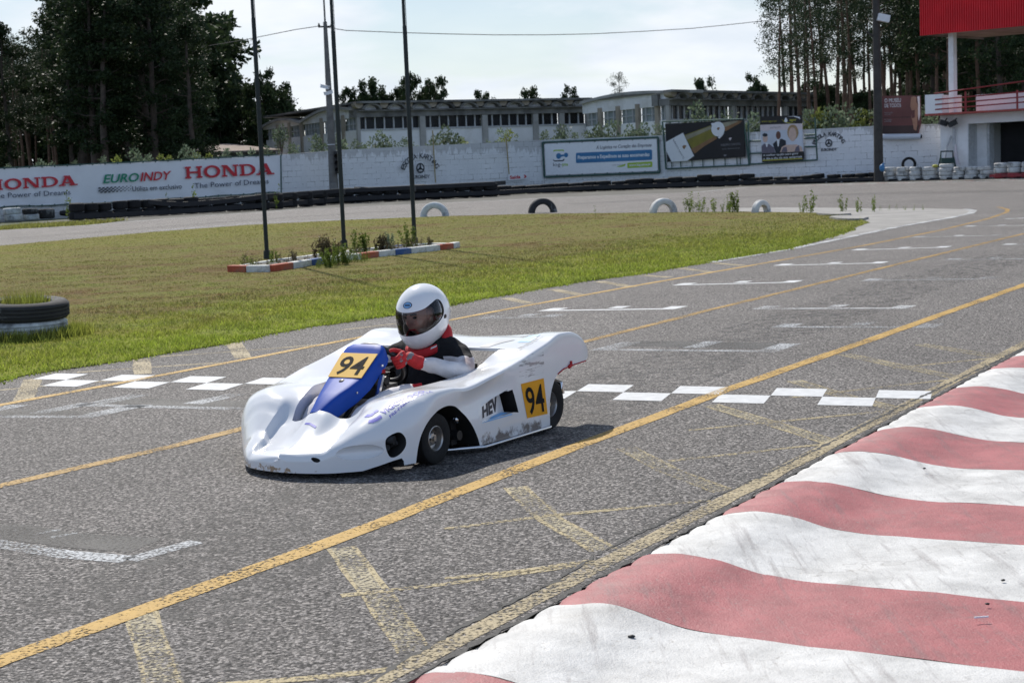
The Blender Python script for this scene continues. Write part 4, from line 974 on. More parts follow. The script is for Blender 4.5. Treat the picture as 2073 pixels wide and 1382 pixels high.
# brown exhibition poster above the wall
pl = wall_plane(1776, 1870, .14); mp_ = empty('poster', 'dark reddish brown exhibition poster with a tan figure beside the dark pole', 'poster')
mb = MB(); quad_px(mb, pl, [(1786, 194.5), (1864, 193.5), (1865.5, 250), (1860, 270), (1786.5, 271.5)], .0, .04, 0); quad_px(mb, pl, [(1786.3, 255), (1861, 254), (1857, 270), (1786.5, 271.5)], .0, .043, 1); quad_px(mb, pl, [(1786, 237.6), (1864, 236.6), (1864, 237.8), (1786, 238.8)], .0, .0445, 1); mb.build('board', ['poster_brown', 'poster_brown_low'], mp_, clean=False)
mb = MB(); text_px(mb, pl, 'O MUSEU', (1791, 208), (1824, 207), 8, .045, 0, .0); text_px(mb, pl, 'DE TODOS', (1791, 218), (1824, 217), 7.5, .045, 0, .0); mb.build('lettering', 'letter_white', mp_, clean=False)
for i, (s, y, x1) in enumerate((('Exposição', 229.6, 1808), ('temporária', 233.6, 1803), ('ENTRADA', 244, 1806), ('LIVRE', 247.6, 1805))): mb = MB(); text_px(mb, pl, s, (1791, y), (x1, y - .4), 2.6, .047, 0, .0); mb.build('lettering', 'letter_grey', mp_, clean=False)
mb = MB(); quad_px(mb, pl, [(1844, 204), (1845, 197), (1850, 195), (1855, 197), (1855, 206), (1858, 212), (1859, 228), (1857, 240), (1857, 254), (1855, 265), (1850, 262), (1847, 243), (1845, 239), (1846, 224), (1843, 216)], .04, .046, 0)
quad_px(mb, pl, [(1845, 224), (1852, 223), (1852, 238), (1846, 240)], .04, .048, 1); quad_px(mb, pl, [(1857, 196), (1862, 195), (1863, 232), (1860, 246), (1858, 228), (1859, 212)], .04, .046, 2)
mb.build('figure_picture', ['statue_tan', 'poster_brown', 'poster_pink'], mp_, clean=False)
mb = MB(); mb.tube([pl.at(*pl.uv(1786, 277.5), .12), pl.at(*pl.uv(1864, 276.5), .12)], .15, 10, 0); mb.tube([pl.at(*pl.uv(1864, 276.5), .12), pl.at(*pl.uv(1867, 276.5), .12)], .09, 8, 1); mb.build('rolled_banner', ['poster_pale', 'letter_dark'], mp_, smooth=50)

# ------------------------------------------------------------------ tyres
def tyre_prof(D, t):
    R, r = D / 2, D * .29; e = t / 2
    return [(r, -e * .62), (r + .02 * D, -e * .86), (R * .80, -e), (R * .93, -e * .90), (R, -e * .62), (R, -e * .46), (R * .965, -e * .44), (R * .965, -e * .36), (R, -e * .34), (R, -e * .06), (R * .965, -e * .04), (R * .965, e * .04), (R, e * .06), (R, e * .34), (R * .965, e * .36), (R * .965, e * .44), (R, e * .46), (R, e * .62), (R * .93, e * .90), (R * .80, e), (r + .02 * D, e * .86), (r, e * .62), (r + .03 * D, 0)]
TYM = {}
def tyre(mat, loc, D, t, label, group=None, name='tyre', tilt=(0, 0)):
    if mat not in TYM:
        mb = MB(); mb.lathe(tyre_prof(1., .32), 28, close=True); TYM[mat] = mb.mesh(name, [mat], 45, True)
    o = link(name, TYM[mat], None, label, 'tyre', group, None, loc); o.scale = (D, D, t / .32); o.rotation_euler = (tilt[0], tilt[1], rng.uniform(0, 6.28)); return o
front_px = [(-130, 456), (0, 449), (95, 443), (150, 446.5), (300, 437.5), (535, 425), (680, 413), (850, 405), (1000, 398), (1030, 394), (1345, 382), (1515, 375.5), (1780, 367), (1800, 366.5), (2000, 361.5), (2073, 360), (2160, 357)]
def fy(px): return float(np.interp(px, [q[0] for q in front_px], [q[1] for q in front_px]))
def stack(px, topy, mats, label, group, wpx=30., jitter=.04):
    f = G(px, fy(px)); d = f.y; D = wpx * d / FPX * .99; c = f + Vector((0, D * .5, 0)); ztop = P(px, topy, d + D * .2).z; n = len(mats); t = ztop / n
    for i, mt_ in enumerate(mats):
        tyre(mt_, c + Vector((rng.normal() * jitter * D * .4, rng.normal() * jitter * D * .4, t * (i + .5))), D, t * .99, label if isinstance(label, str) else label[i], group if isinstance(group, str) or group is None else group[i], tilt=(rng.normal() * .02, rng.normal() * .02))
for k, px in enumerate((-18, -52, -84)): stack(px, 423 + k, ['tyre_white_worn', 'tyre_white_worn'], 'patchy black and white tyre in the low stacks left of the picture edge', 'patchy tyres under the banner')
stack(22, 421, ['tyre_white_worn', 'tyre_white_worn'], ['patchy white tyre at the foot of the leftmost whole stack under the banner', 'patchy white tyre on top of the leftmost whole stack under the banner'], None, 36, .06)
stack(58, 422.5, ['tyre_white_worn', 'tyre_half_worn'], ['worn white tyre at the foot of the second stack under the banner', 'black rimmed worn tyre on top of the second stack under the banner'], None, 32, .06)
stack(91, 423, ['tyre_half_worn'], ['mostly black worn tyre leaning beside the patchy stacks under the banner'], None, 33); 
f = G(124, 441); tyre('tyre_half_worn', f + Vector((0, .9, .18)), .62, .2, 'faded grey tyre lying low between patchy stacks and black barrier', tilt=(.15, .1))
BLK = 'plain black tyre in the long low barrier along the white wall'; BG = 'black tyres of the barrier along the wall'
x = 152.
while x < 1530:
    if x < 330: top = fy(x) - 34
    elif x < 470: top = fy(x) - 31 - (3 if int(x) % 3 == 0 else 0)
    elif x < 700: top = np.interp(x, [470, 700], [397.5, 382])
    elif x < 1022: top = np.interp(x, [700, 1022], [380.5, 370])
    elif x < 1345: top = np.interp(x, [1022, 1345], [377, 360])
    else: top = np.interp(x, [1345, 1530], [360, 351])
    stack(x, top + rng.normal() * .9, ['barrier_rubber'] * 2, BLK, BG, 31.5, .06); x += 29.
for i, px in enumerate((1528, 1553, 1584, 1614, 1637, 1660, 1692, 1722, 1749, 1776)):
    stack(px, np.interp(px, [1528, 1776], [358.5, 350]) + rng.normal() * .8, ['barrier_rubber', 'barrier_rubber'], 'black tyre in the barrier stacks between people poster and white tyres', 'black tyres left of the white stacks', 28.5, .08)
WG = 'white painted tyres at the right of the barrier'
for i, (px, top, w) in enumerate(((1805, 338.5, 26), (1831, 338, 25), (1858, 337.5, 26), (1887, 337.5, 32))):
    stack(px, top, ['tyre_white'] * 3, 'white painted tyre in the four even stacks beside the black tyres', WG, w, .05)
stack(1921, 331.5, ['tyre_white'] * 4, 'white painted tyre in the tallest all white stack below the floodlight', 'white tyres of the tallest stack', 30, .07)
for i, (px, top, w) in enumerate(((1947, 338, 27), (1973, 336.5, 28), (2000, 336.5, 29))):
    stack(px, top, ['tyre_white'] * 3, 'yellowed white tyre in the uneven stacks right of the tallest white stack', 'uneven white stacks', w, .12)
for i, (px, top) in enumerate(((2031, 329.5), (2058, 328), (2086, 327), (2114, 326))):
    stack(px, top, ['tyre_red', 'tyre_white', 'tyre_white'], ['red painted tyre at the foot of the white topped stacks by the doorway', 'white tyre above a red tyre in the stacks by the doorway', 'white tyre above a red tyre in the stacks by the doorway'], ['red tyres by the doorway', 'white tyres over red ones', 'white tyres over red ones'], 27.5, .05)
# rubber belts tied along the barrier
def belt(pts, h, label, mat='belt_rubber', group=None, dd=-.06):
    ft = []
    for px, dy in pts:
        f = G(px, fy(px)); d = f.y + dd; ft.append(P(px, fy(px) - dy, d))
    mb = MB(); n = len(ft); vs = []
    for p in ft:
        for dz, dyy in ((-h / 2, 0), (h / 2, 0), (h / 2 + .01, .05), (-h / 2, .05)): vs.append(p + Vector((0, -.03 + dyy, dz)))
    mb.add(vs, [(i * 4 + k, i * 4 + (k + 1) % 4, (i + 1) * 4 + (k + 1) % 4, (i + 1) * 4 + k) for i in range(n - 1) for k in range(4)])
    return mb.build('rubber_belt', mat, label=label, cat='belt', group=group)
belt([(150, 8), (235, 7), (340, 6), (535, 9), (690, 9), (850, 9), (1000, 8), (1200, 8), (1400, 7), (1516, 6)], .2, 'black rubber belt low along the whole black tyre barrier')
belt([(300, 29), (330, 24), (370, 20), (430, 21), (480, 23), (535, 27), (690, 26), (850, 26), (1000, 26), (1024, 25)], .2, 'sagging black rubber belt tied high on the barrier below the banner end')
belt([(1515, 6), (1600, 6.), (1640, 6), (1790, 5)], .16, 'grey edged rubber belt in front of the black tyres beside the white stacks')
belt([(1795, 1.5), (1900, 1.5), (2000, 1.5)], .10, 'thin dark rubber belt along the foot of the white tyres')
belt([(2003, 5), (2060, 5.2), (2160, 5.5)], .12, 'red painted belt along the foot of the red and white tyres', 'tyre_red')
sheet('far_kerb_strip', strip([G(px, fy(px) + 3.5) for px in (1600, 1700, 1800, 1900, 2000, 2100)], .5), .006, 'thin_white_paint', kind='structure')
sheet('far_kerb_strip', [q for i, q in enumerate(strip([G(px, fy(px) + 4.2) for px in range(1620, 2120, 22)], .22)) if i % 2], .010, 'tyre_red', kind='structure')

# half buried lorry tyres
def arch_tyre(px, py, wpx, yaw, mat, label):
    f = G(px, py); D = wpx * f.y / FPX; mb = MB(); prof = [(r * D, h * D) for r, h in tyre_prof(1., .30)]
    mb.lathe(prof, 26, axis='Y', close=True, arc=(R_(-8), R_(188)))
    o = mb.build('half_buried_tyre', mat, smooth=45, label=label, cat='tyre', loc=f, rotz=yaw); return o
arch_tyre(880, 438.5, 58, R_(-10), 'tyre_white_worn', 'pale half buried tyre arch nearest the rightmost flagpole')
arch_tyre(1098.5, 430.5, 58, R_(12), 'tyre_half_worn', 'mostly black half buried tyre arch on the infield edge')
arch_tyre(1343, 430.5, 58, R_(20), 'tyre_white', 'whitest half buried tyre arch standing among yellow weeds')
arch_tyre(1541, 430, 50, R_(42), 'tyre_white', 'chalky half buried tyre arch turned side on, nearest the concrete apron')
# two stacked car tyres at the left edge
f = G(36, 690); D = 178 * f.y / FPX; t_ = .185
tyre('tyre_white_worn', f + Vector((-.02, .3, t_ * .5)), D * .98, t_, 'white and black tyre lying under another at the left edge of the grass', name='tyre')
tyre('tyre_half_worn', f + Vector((0, .3, t_ * 1.5)), D, t_, 'dirty black tyre stacked on a white one at the left edge', name='tyre', tilt=(R_(2), R_(-3)))
c = f + Vector((0, .3, 0)); n = 1300; a = rng.uniform(0, 6.28, n); r = np.sqrt(rng.uniform(0, 1, n)) * D * .26
blades(np.stack([c.x + r * np.cos(a), c.y + r * np.sin(a)], 1), t_ * .8, rng.uniform(t_ * 1.1, t_ * 1.85, n), rng.uniform(.008, .016, n), 'grass_tuft', 'grass_blade', .16, label='bright tuft of grass growing out of the stacked tyres', cat='grass tuft')
n = 2600; a = rng.uniform(-2.6, .6, n); r = D * .5 * (1 + np.abs(rng.normal(0, .22, n)))
blades(np.stack([c.x + r * np.cos(a), c.y + r * np.sin(a)], 1), .0, rng.uniform(.04, .15, n), rng.uniform(.007, .014, n), 'grass_tuft', 'grass_blade', .3, label='thick grass growing round the foot of the stacked tyres', cat='grass tuft')

# ------------------------------------------------------------------ planted island with flagpoles
def isl(pts, label, group):
    """kerb stones between photo points: (px, py, material) chain"""
    for i in range(len(pts) - 1):
        a, b_ = G(pts[i][0], pts[i][1]), G(pts[i + 1][0], pts[i + 1][1]); d = (b_ - a); L = d.length; ang = math.atan2(d.y, d.x)
        mb = MB(); mb.box((0, 0, .045), (L * .985, .13, .13)); c = pts[i][2]
        if 'back' in group: mb = MB(); mb.box((0, 0, .02), (L * .985, .11, .10))
        o = mb.build('kerb_stone', 'block_' + c, label=label % {'white': 'white', 'red': 'orange red', 'blue': 'dark blue'}[c], cat='kerb stone', group=group + c, loc=(a + b_) / 2, rotz=ang)
        bv = o.modifiers.new('bv', 'BEVEL'); bv.width = .012; bv.segments = 2
isl([(466, 551, 'red'), (503, 551.5, 'white'), (547, 551, 'red'), (588, 545, 'white'), (625, 539, 'blue'), (650, 535, 'white'), (690, 529.5, 'white'), (727, 525.5, 'red'), (762, 521, 'white'), (796, 517.5, 'blue'), (828, 514, 'white'), (857, 511, 'white'), (886, 507.5, 'red'), (913, 504, 'white'), (925, 501.5, 'white')], '%s kerb stone along the front of the flagpole island', 'front island stones ')
isl([(466, 550, 'white'), (515, 540, 'white'), (560, 533, 'white'), (610, 527, 'white'), (660, 520, 'white'), (720, 513, 'white'), (780, 506, 'blue'), (830, 501.5, 'white'), (880, 499, 'white'), (922, 500, 'white')], '%s kerb stone along the back of the flagpole island', 'back island stones ')
sheet('flower_bed', [gl_([(470, 550), (545, 550), (625, 538), (727, 524.5), (828, 513), (922, 501), (880, 499.5), (780, 507), (660, 521), (515, 541)])], .06, 'verge_soil', kind='structure')
for (px, py, lb) in ((541, 525, 'slim dark green flagpole, leftmost of three on the striped island'), (697, 502, 'slim dark green flagpole, middle of three on the striped island'), (840, 498, 'slim dark green flagpole, rightmost of three, nearest the half buried tyres')):
    f = G(px, py); fp_ = empty('flagpole', lb, 'flagpole', f); mb = MB(); k = f.y / FPX
    mb.tube([(0, 0, 0), (0, 0, 4.2), (0, 0, 4.22), (0, 0, 9.5)], [4.4 * k, 3.7 * k, 3.2 * k, 2.8 * k], 12); mb.build('pole', 'pole_green', fp_, smooth=40)
    mb = MB(); mb.tube([(0, 0, 0), (0, 0, .16)], [7.5 * k, 6.5 * k], 12); mb.build('base_sleeve', 'pole_green', fp_, smooth=40)
    mb = MB(); mb.box((5 * k, 0, 1.1), (.05, .02, .10)); mb.tube([(4.6 * k, 0, 1.1), (3.9 * k, 0, 9.)], .006, 5); mb.build('halyard', 'wire_mat', fp_, clean=False)

def leafy(center, r, n, size, mat, squash=1.0, up=.3, mbk=None, mi=0):
    """leaf faces scattered through a lump"""
    mb = mbk or MB(); c = Vector(center); out = []
    for _ in range(n):
        d = Vector(rng.normal(size=3)); d.normalize(); rad = r * rng.uniform(.25, 1) ** .6
        p = c + Vector((d.x, d.y, d.z * squash)) * rad
        a = Vector(rng.normal(size=3)).normalized(); b_ = (d + Vector((0, 0, up)) + Vector(rng.normal(size=3)) * .7).normalized(); a = (a - b_ * a.dot(b_)).normalized()
        s = size * rng.uniform(.6, 1.3); w = s * .34
        mb.v += [tuple(p), tuple(p + b_ * s * .5 + a * w), tuple(p + b_ * s), tuple(p + b_ * s * .5 - a * w)]; k = len(mb.v) - 4; mb.f.append([k, k + 1, k + 2, k + 3]); mb.mi.append(mi)
    return mb
def weed(h, n_st, mat, kind):
    mb = MB()
    for _ in range(n_st):
        x, y = rng.normal(0, .05 * n_st ** .5, 2); lx, ly = rng.normal(0, .12, 2) * h; hh_ = h * rng.uniform(.6, 1.05)
        mb.tube([(x, y, 0), (x + lx * .5, y + ly * .5, hh_ * .5), (x + lx, y + ly, hh_)], [.007, .005, .002], 4)
        for j in range(kind):
            t_ = rng.uniform(.1, 1.); leafy((x + lx * t_, y + ly * t_, hh_ * t_), .035, 2, .085, mat, mbk=mb)
    return mb.mesh('plant', [mat], None, False)
WEEDS = {}
def plant(px, py, h, n_st, mat, kind, label, cat='plant', group=None, name='weed'):
    key = (n_st, mat, kind, int(rng.integers(0, 3)))
    if key not in WEEDS: WEEDS[key] = weed(1., n_st, mat, kind)
    o = link(name, WEEDS[key], None, label, cat, group, None, G(px, py), rng.uniform(0, 6)); o.scale = (h * .85, h * .85, h * .85); return o
for px, py, h, n_, mt_, lb in ((555, 538, .30, 9, 'weed_leaf', 'low green weeds round the foot of the leftmost flagpole'), (600, 533, .26, 8, 'dry_leaf', 'dry brown weeds right of the leftmost flagpole'), (648, 530, .55, 10, 'dry_leaf', 'tall dry brown bush in the island left of the middle flagpole'), (672, 528, .50, 10, 'dry_leaf', 'greyish dry bush just left of the middle flagpole'),
        (730, 518, .55, 12, 'weed_leaf', 'fresh green bush just right of the middle flagpole'), (768, 514, .45, 10, 'dry_leaf', 'brown bush midway between middle and rightmost flagpoles'), (790, 511, .42, 10, 'bush_leaf', 'dark round plant left of the rightmost flagpole'), (826, 505, .55, 8, 'weed_leaf', 'small bright green shrub beside the rightmost flagpole'), (866, 503, .28, 7, 'dry_leaf', 'low dry weeds right of the rightmost flagpole'),
        (690, 537, .42, 14, 'weed_leaf', 'long grass clump hiding the front stones below the middle flagpole'), (665, 542, .36, 12, 'weed_leaf', 'long grass clump spilling over the blue front stone')):
    plant(px, py, h, n_, mt_, 34, lb)
for i in range(60):
    px = rng.uniform(490, 880); py = np.interp(px, [480, 545, 625, 727, 828, 900], [547, 544, 534, 521, 509, 503]) + rng.normal() * 2; plant(px, py, rng.uniform(.10, .34), int(rng.choice([4, 7])), ['dry_leaf', 'weed_leaf', 'dry_leaf'][i % 3], 14, 'low straggly weed in the soil of the flagpole island', 'weed', 'weeds in the island soil')
for i in range(26):
    px = 640 + i * 4.2 + rng.normal() * 3; plant(px, np.interp(px, [620, 760], [545, 526]) + rng.normal() * 2, rng.uniform(.14, .3), 5, 'weed_leaf', 10, 'thin grass tuft growing along the front stones of the island', 'grass tuft', 'tufts by the island stones', 'grass_tuft')
YG = 'yellow green weed standing on the infield edge between the two right tyre arches'
for i in range(22):
    px = rng.uniform(1372, 1480); plant(px, 430 + rng.normal() * .8, rng.uniform(.25, .6), 3, 'weed_leaf', 14, YG, 'weed', 'weeds between the right tyre arches')
plant(1491, 430, .68, 5, 'weed_leaf', 46, 'dense green upright weed just left of the side on tyre arch', 'weed')
for px, h, lb in ((1627, .4, 'small thin weed right of the side on tyre arch'), (1645, .7, 'tall thin grassy weed at the left end of the concrete apron'), (1703, .55, 'thin yellow weed by the left pale slab of the apron'), (1740, .45, 'pale weed between the two slabs of the concrete apron'), (1771, .45, 'round green weed alone on the concrete apron')):
    plant(px, 431 if px < 1680 else 430, h, 4, 'weed_leaf', 26, lb, 'weed')
for i, px in enumerate((1782, 1800, 1815, 1832, 1850, 1868)): plant(px, 426 + rng.normal(), .18, 3, 'weed_leaf', 10, 'tiny weed in the row of cracks at the back of the apron', 'weed', 'tiny apron weeds')
for px, h, lb in ((135, 1.15, 'thin stalk growing before the first black stack under the banner'), (390, 1.2, 'tall pale stalk in front of the banner slogan at its right'), (336, .9, 'thin yellow stalk rising beside the black tyres under the banner'), (560, 1., 'thin weed at the right end of the banner')):
    f = plant(px, np.interp(px, [130, 560], [445, 424]), h * 1.3, 2, 'weed_leaf', 14, lb, 'weed')
for px, lb in ((1528, 'small dark weed by the wall foot left of the people poster'), (1690, 'small dark weed by the wall foot below the right emblem')):
    plant(px, np.interp(px, [1528, 1690], [371, 366]), .9, 3, 'bush_leaf', 30, lb, 'weed').location.z = .3
for (px, py, w, lb) in ((1688, 434.5, 58, 'broken pale concrete slab lying on the grass tip'), (1718, 443.5, 62, 'nearer broken pale concrete slab beside the apron')):
    f = G(px, py); k = f.y / FPX; mb = MB(); n = 14
    pl2 = [(w / 2 * k * math.cos(2 * math.pi * i / n) * (1 + .2 * mnoise.noise((i * .9, px, 0))), 1.1 * math.sin(2 * math.pi * i / n) * (1 + .3 * mnoise.noise((i * .7, px, 5)))) for i in range(n)]
    mb.prism(pl2, -.02, .05, lambda u, v, d: Vector((u, v, d))); mb.build('concrete_slab', 'pale_concrete', label=lb, cat='slab', loc=f)
plant(1205, 446, .55, 1, 'weed_leaf', 10, 'single thin stalk standing alone on the infield grass', 'weed')

# ------------------------------------------------------------------ poles and wires
def polebuild(px, py, d, r0, r1, ztop, mat, label, name='utility_pole'):
    f = P(px, py, d); f.z = 0; e = empty(name, label, 'pole', f); mb = MB(); mb.tube([(0, 0, 0), (0, 0, ztop * .5), (0, 0, ztop)], [r0, (r0 + r1) / 2, r1], 14); mb.build('post', mat, e, smooth=40); return e, f
d = 84.5; up, f = polebuild(676, 380, d, .26, .10, P(648, 45, d).z, 'pole_concrete', 'tall grey concrete utility pole with lamp arm and cameras before the wall')
zt = P(648, 45, d).z
mb = MB(); mb.tube([(0, 0, zt - .2), (0, 0, zt + 1.2), (.12, -.1, zt + 2.2), (.5, -.4, zt + 3.)], [.05, .045, .04, .035], 8); mb.build('lamp_arm', 'pole_concrete', up, smooth=40)
mb = MB(); mb.box((.72, -.55, zt + 3.02), (.55, .22, .12)); mb.build('lamp_head', 'white_casing', up)
mb = MB(); mb.box((0, 0, zt - .25), (.75, .08, .08)); 
for x in (-.33, .33): mb.lathe([(.0, 0), (.05, 0), (.065, .06), (.03, .09), (.05, .14), (0, .16)], 8, origin=(x, 0, zt - .21))
mb.build('cross_arm', 'pole_dark', up, smooth=40)
mb = MB(); mb.prism([(-.32, 0), (.36, 0), (.16, 1.0), (-.16, 1.0)], -.36, .1, lambda u, v, d_: Vector((u, d_, v))); mb.build('footing', 'dark_concrete', up)
for (px_, py_, tl, yw) in ((659, 177, 14, -20), (666, 189, -12, 35)):
    w = P(px_, py_, d); mb = MB(); rt = Matrix.Rotation(R_(yw), 3, 'Z') @ Matrix.Rotation(R_(tl), 3, 'Y'); c = w - f + Vector((0, -.3, 0))
    mb.box(c, (.46, .16, .15), 0, rt); mb.box(c + rt @ Vector((.02, 0, .09)), (.54, .2, .02), 0, rt); mb.tube([c, (0, 0, c.z - .2)], .03, 6)
    mb.build('camera', 'white_casing', up, clean=False)
mb = MB(); mb.tube([(-.2, -.2, P(672, 293, d).z), (.2, -.2, P(672, 293, d).z)], .02, 6); mb.lathe([(.19, 0), (.2, .0), (.2, .16), (.19, .16)], 14, origin=(0, 0, P(672, 293, d).z), close=True); mb.build('band', 'white_casing', up)
sg_, f2 = None, P(686, 380, d - .2)
z0, z1 = P(686, 352, d).z, P(686, 306, d).z
sg_ = empty('signal_light', 'black three lamp signal box fixed beside the concrete utility pole', 'signal light', (f2.x, f2.y, z0)); h = z1 - z0
mb = MB(); mb.box((0, 0, h / 2), (.26, .3, h)); mb.build('housing', 'black_plastic', sg_)
for k in range(3):
    mb = MB(); mb.tube([(0, -.14, h * (.2 + .3 * k)), (0, -.36, h * (.2 + .3 * k) - .03)], [.12, .13], 12, cap=False); mb.lathe([(0, -.155), (.105, -.15), (.11, -.14)], 12, axis='Y', origin=(0, 0, h * (.2 + .3 * k))); mb.build('lamp_hood', 'black_matte', sg_, clean=False)
mb = MB(); mb.tube([(.08, .1, 0), (.12, .1, -.8), (.1, .15, -z0 + .1)], .03, 6); mb.build('cable', 'wire_mat', sg_)
def wire(pts, label, r=.022):
    mb = MB(); mb.tube(pts, r, 5); mb.build('overhead_wire', 'wire_mat', label=label, cat='wire', smooth=60)
pt = P(648, 52, d) + Vector((.33, 0, 0))
wire([P(648, 53, d)] + [P(px, py, dd) for px, py, dd in ((600, 60, 90), (550, 70, 96), (490, 82, 104), (430, 92, 112), (370, 100, 120))], 'thin overhead wire running left from the concrete pole to the trees')
wire([P(650, 54, d)] + [P(px, py, dd) for px, py, dd in ((700, 62, 85), (800, 66, 87), (900, 69, 89), (1000, 71, 91), (1100, 71, 93), (1200, 69, 96), (1300, 64, 99), (1400, 58, 102), (1480, 50, 105), (1560, 41, 108), (1640, 30, 112))], 'thin overhead wire sagging right from the concrete pole to the pines')
d = 77.; lp, f = polebuild(1779, 350, d, .23, .15, 11.2, 'pole_dark', 'dark floodlight pole standing in front of the brown poster', 'light_pole')
mb = MB(); mb.box((.28, -.28, P(1785, 38, d).z), (.55, .3, .34), 0, Matrix.Rotation(R_(14), 3, 'Y')); mb.build('floodlight', 'white_casing', lp)
mb = MB(); mb.tube([(-.02, 0, P(1772, 78, d).z), (-.5, 0, P(1754, 64, d).z)], .05, 6); mb.build('bracket', 'pole_dark', lp); mb = MB(); mb.box((.0, -.02, P(1778, 300, d).z), (.2, .5, .3)); mb.build('junction_box', 'pole_dark', lp)

# ------------------------------------------------------------------ workshop halls behind the wall
def hall(name, label, corner, dc, gend, dg, lend, dl, wtop, wbot, roofy, glabel_arcs, bays, gbays):
    """white hall: gable side runs from corner to gend (left), long side from corner to lend (right)"""
    C0 = P(corner, 300, dc); Gn = P(gend, 300, dg); Ln = P(lend, 300, dl)
    zt, zb, zr = P(corner, wtop, dc).z, P(corner, wbot, dc).z, P(corner, roofy, dc).z
    t_ = empty(name, label, 'building', (C0.x, C0.y, 0)); o = Vector((C0.x, C0.y, 0))
    A = Plane(C0, Ln); Bp = Plane(C0, Gn)
    wl, wg = A.len, Bp.len
    mb = MB()   # walls: sill walls, pillars
    def pan(pl, u0, u1, v0, v1, d0, d1, m_=mb, mi=0): m_.prism([(u0, v0), (u1, v0), (u1, v1), (u0, v1)], d0, d1, lambda u, v, d_: pl.at(u, v, d_) - o, mi)
    pan(A, .02, wl, 0, zb, -.3, 0); pan(Bp, .05, wg, 0, zb, -.3, 0)
    mb.build('wall', 'plaster_white', t_, clean=False)
    GV = (Bp.at(wg, 0) - Bp.at(0, 0)); AV = A.at(wl, 0) - A.at(0, 0)
    def plan(mb_, z0_, z1_, ou, og):
        c = A.at(0, 0) - o; e_, g_ = AV.normalized(), GV.normalized(); q = [c - e_ * .2 - g_ * og, c + AV - g_ * og, c + AV + GV, c + GV - e_ * .2]
        mb_.add([p + Vector((0, 0, z)) for z in (z0_, z1_) for p in q], [(3, 2, 1, 0), (4, 5, 6, 7), (0, 1, 5, 4), (1, 2, 6, 5), (2, 3, 7, 6), (3, 0, 4, 7)])
    mb = MB()
    nb = len(bays)
    for x in [0] + bays: mb = MB(); pan(A, wl * x - .24 + (.24 if x == 0 else 0), wl * x + .24, 0, zt - .004, -.1, .18, mb); mb.build('column', 'concrete', t_, clean=False)
    mb = MB()
    pan(A, 0, wl, zt, zt + (zr - zt) * .42, -.6, .22, mb); pan(A, 0, wl, zt + (zr - zt) * .42, zt + (zr - zt) * .52, -.6, .5, mb)
    mb.build('fascia_beam', 'dark_concrete', t_, clean=False)
    mb = MB()
    for x in gbays: mb = MB(); pan(Bp, wg * x - .22, wg * x + .22, 0, zt + .3, -.1, .14, mb); mb.build('pillar', 'shell_tan', t_, clean=False)
    edges = [0] + bays + ([1.0] if bays[-1] < .99 else [])
    for a, b_ in zip(edges, edges[1:]):
        w_ = MB(); pan(A, wl * a + .25, wl * b_ - .25, zb, zt, -.22, -.16, w_); wo_ = w_.build('window', 'window_glass', t_, clean=False)
        mu = MB(); n = max(2, int((b_ - a) * wl / .75))
        for k in range(1, n): u = wl * a + (b_ - a) * wl * k / n; pan(A, u - .05, u + .05, zb, zt, -.15, -.04, mu)
        pan(A, wl * a + .25, wl * b_ - .25, zb - .08, zb + .06, -.15, .06, mu); mu.build('mullion', 'mullion', wo_, clean=False)
    ge = gbays + [1.0]; ge = [0] + ge
    for a, b_ in zip(ge, ge[1:]):
        if b_ - a < .02: continue
        w_ = MB(); pan(Bp, wg * a + .23, wg * b_ - .23, zb, zt, -.22, -.16, w_); wo_ = w_.build('window', 'window_glass_pale', t_, clean=False)
        mu = MB(); n = max(3, int((b_ - a) * wg / .7))
        for k in range(1, n): u = wg * a + (b_ - a) * wg * k / n; pan(Bp, u - .04, u + .04, zb, zt, -.15, -.05, mu)
        pan(Bp, wg * a + .23, wg * b_ - .23, (zb + zt) / 2 - .03, (zb + zt) / 2 + .03, -.15, -.06, mu); mu.build('mullion', 'mullion', wo_, clean=False)
    # gable infill and arched thin shells over the gable side
    gi_ = MB(); sh = MB()
    for (a, b_, ya, yb, rise) in glabel_arcs:
        N = 18; poly = []
        pts_ = []
        for k in range(N + 1):
            x = a + (b_ - a) * k / N; z = zt + .1 + (ya + (yb - ya) * k / N) + rise * math.sin(math.pi * k / N); pts_.append((wg * x, z))
        gi_.prism([(wg * b_, zt), (wg * a, zt)] + pts_, -.25, .0, lambda u, v, d_: Bp.at(u, v, d_) - o)
        sh.prism(pts_ + [(u, v + .2) for u, v in pts_[::-1]], -3, .25, lambda u, v, d_: Bp.at(u, v, d_) - o)
    gi_.build('gable', 'plaster_white', t_, clean=False); sh.build('roof', 'concrete', t_, clean=False)
    # scalloped shell roof over the long side: lunettes and hanging troughs
    roof = MB(); lun = MB(); tr = MB(); n = max(3, int(round(wl / 2.15))); z0, z1 = zt + (zr - zt) * .55, zr
    for k in range(n):
        u0, u1 = wl * k / n, wl * (k + 1) / n; um, hw = (u0 + u1) / 2, (u1 - u0) * .30
        arc = [(um + hw * math.cos(math.pi * j / 10), z0 + (z1 - z0) * .72 * math.sin(math.pi * j / 10)) for j in range(11)]
        lun = MB(); lun.prism(arc, .0, .1, lambda u, v, d_: A.at(u, v, d_) - o); lun.build('lunette', 'plaster_white', t_, clean=False)
        rim = arc + [(um + (hw + .22) * math.cos(math.pi * j / 10), z0 + (z1 - z0) * .95 * math.sin(math.pi * j / 10)) for j in range(10, -1, -1)]
        roof.prism(rim, -.2, .7, lambda u, v, d_: A.at(u, v, d_) - o)
        bowl = [(u0 - (u1 - u0) * .17 * math.cos(math.pi * j / 10), z1 - .02 - (z1 - z0) * .8 * math.sin(math.pi * j / 10)) for j in range(11)]
        tr = MB(); tr.prism(bowl, .0, .62, lambda u, v, d_: A.at(u, v, d_) - o); tr.build('trough', 'shell_tan', t_, clean=False)
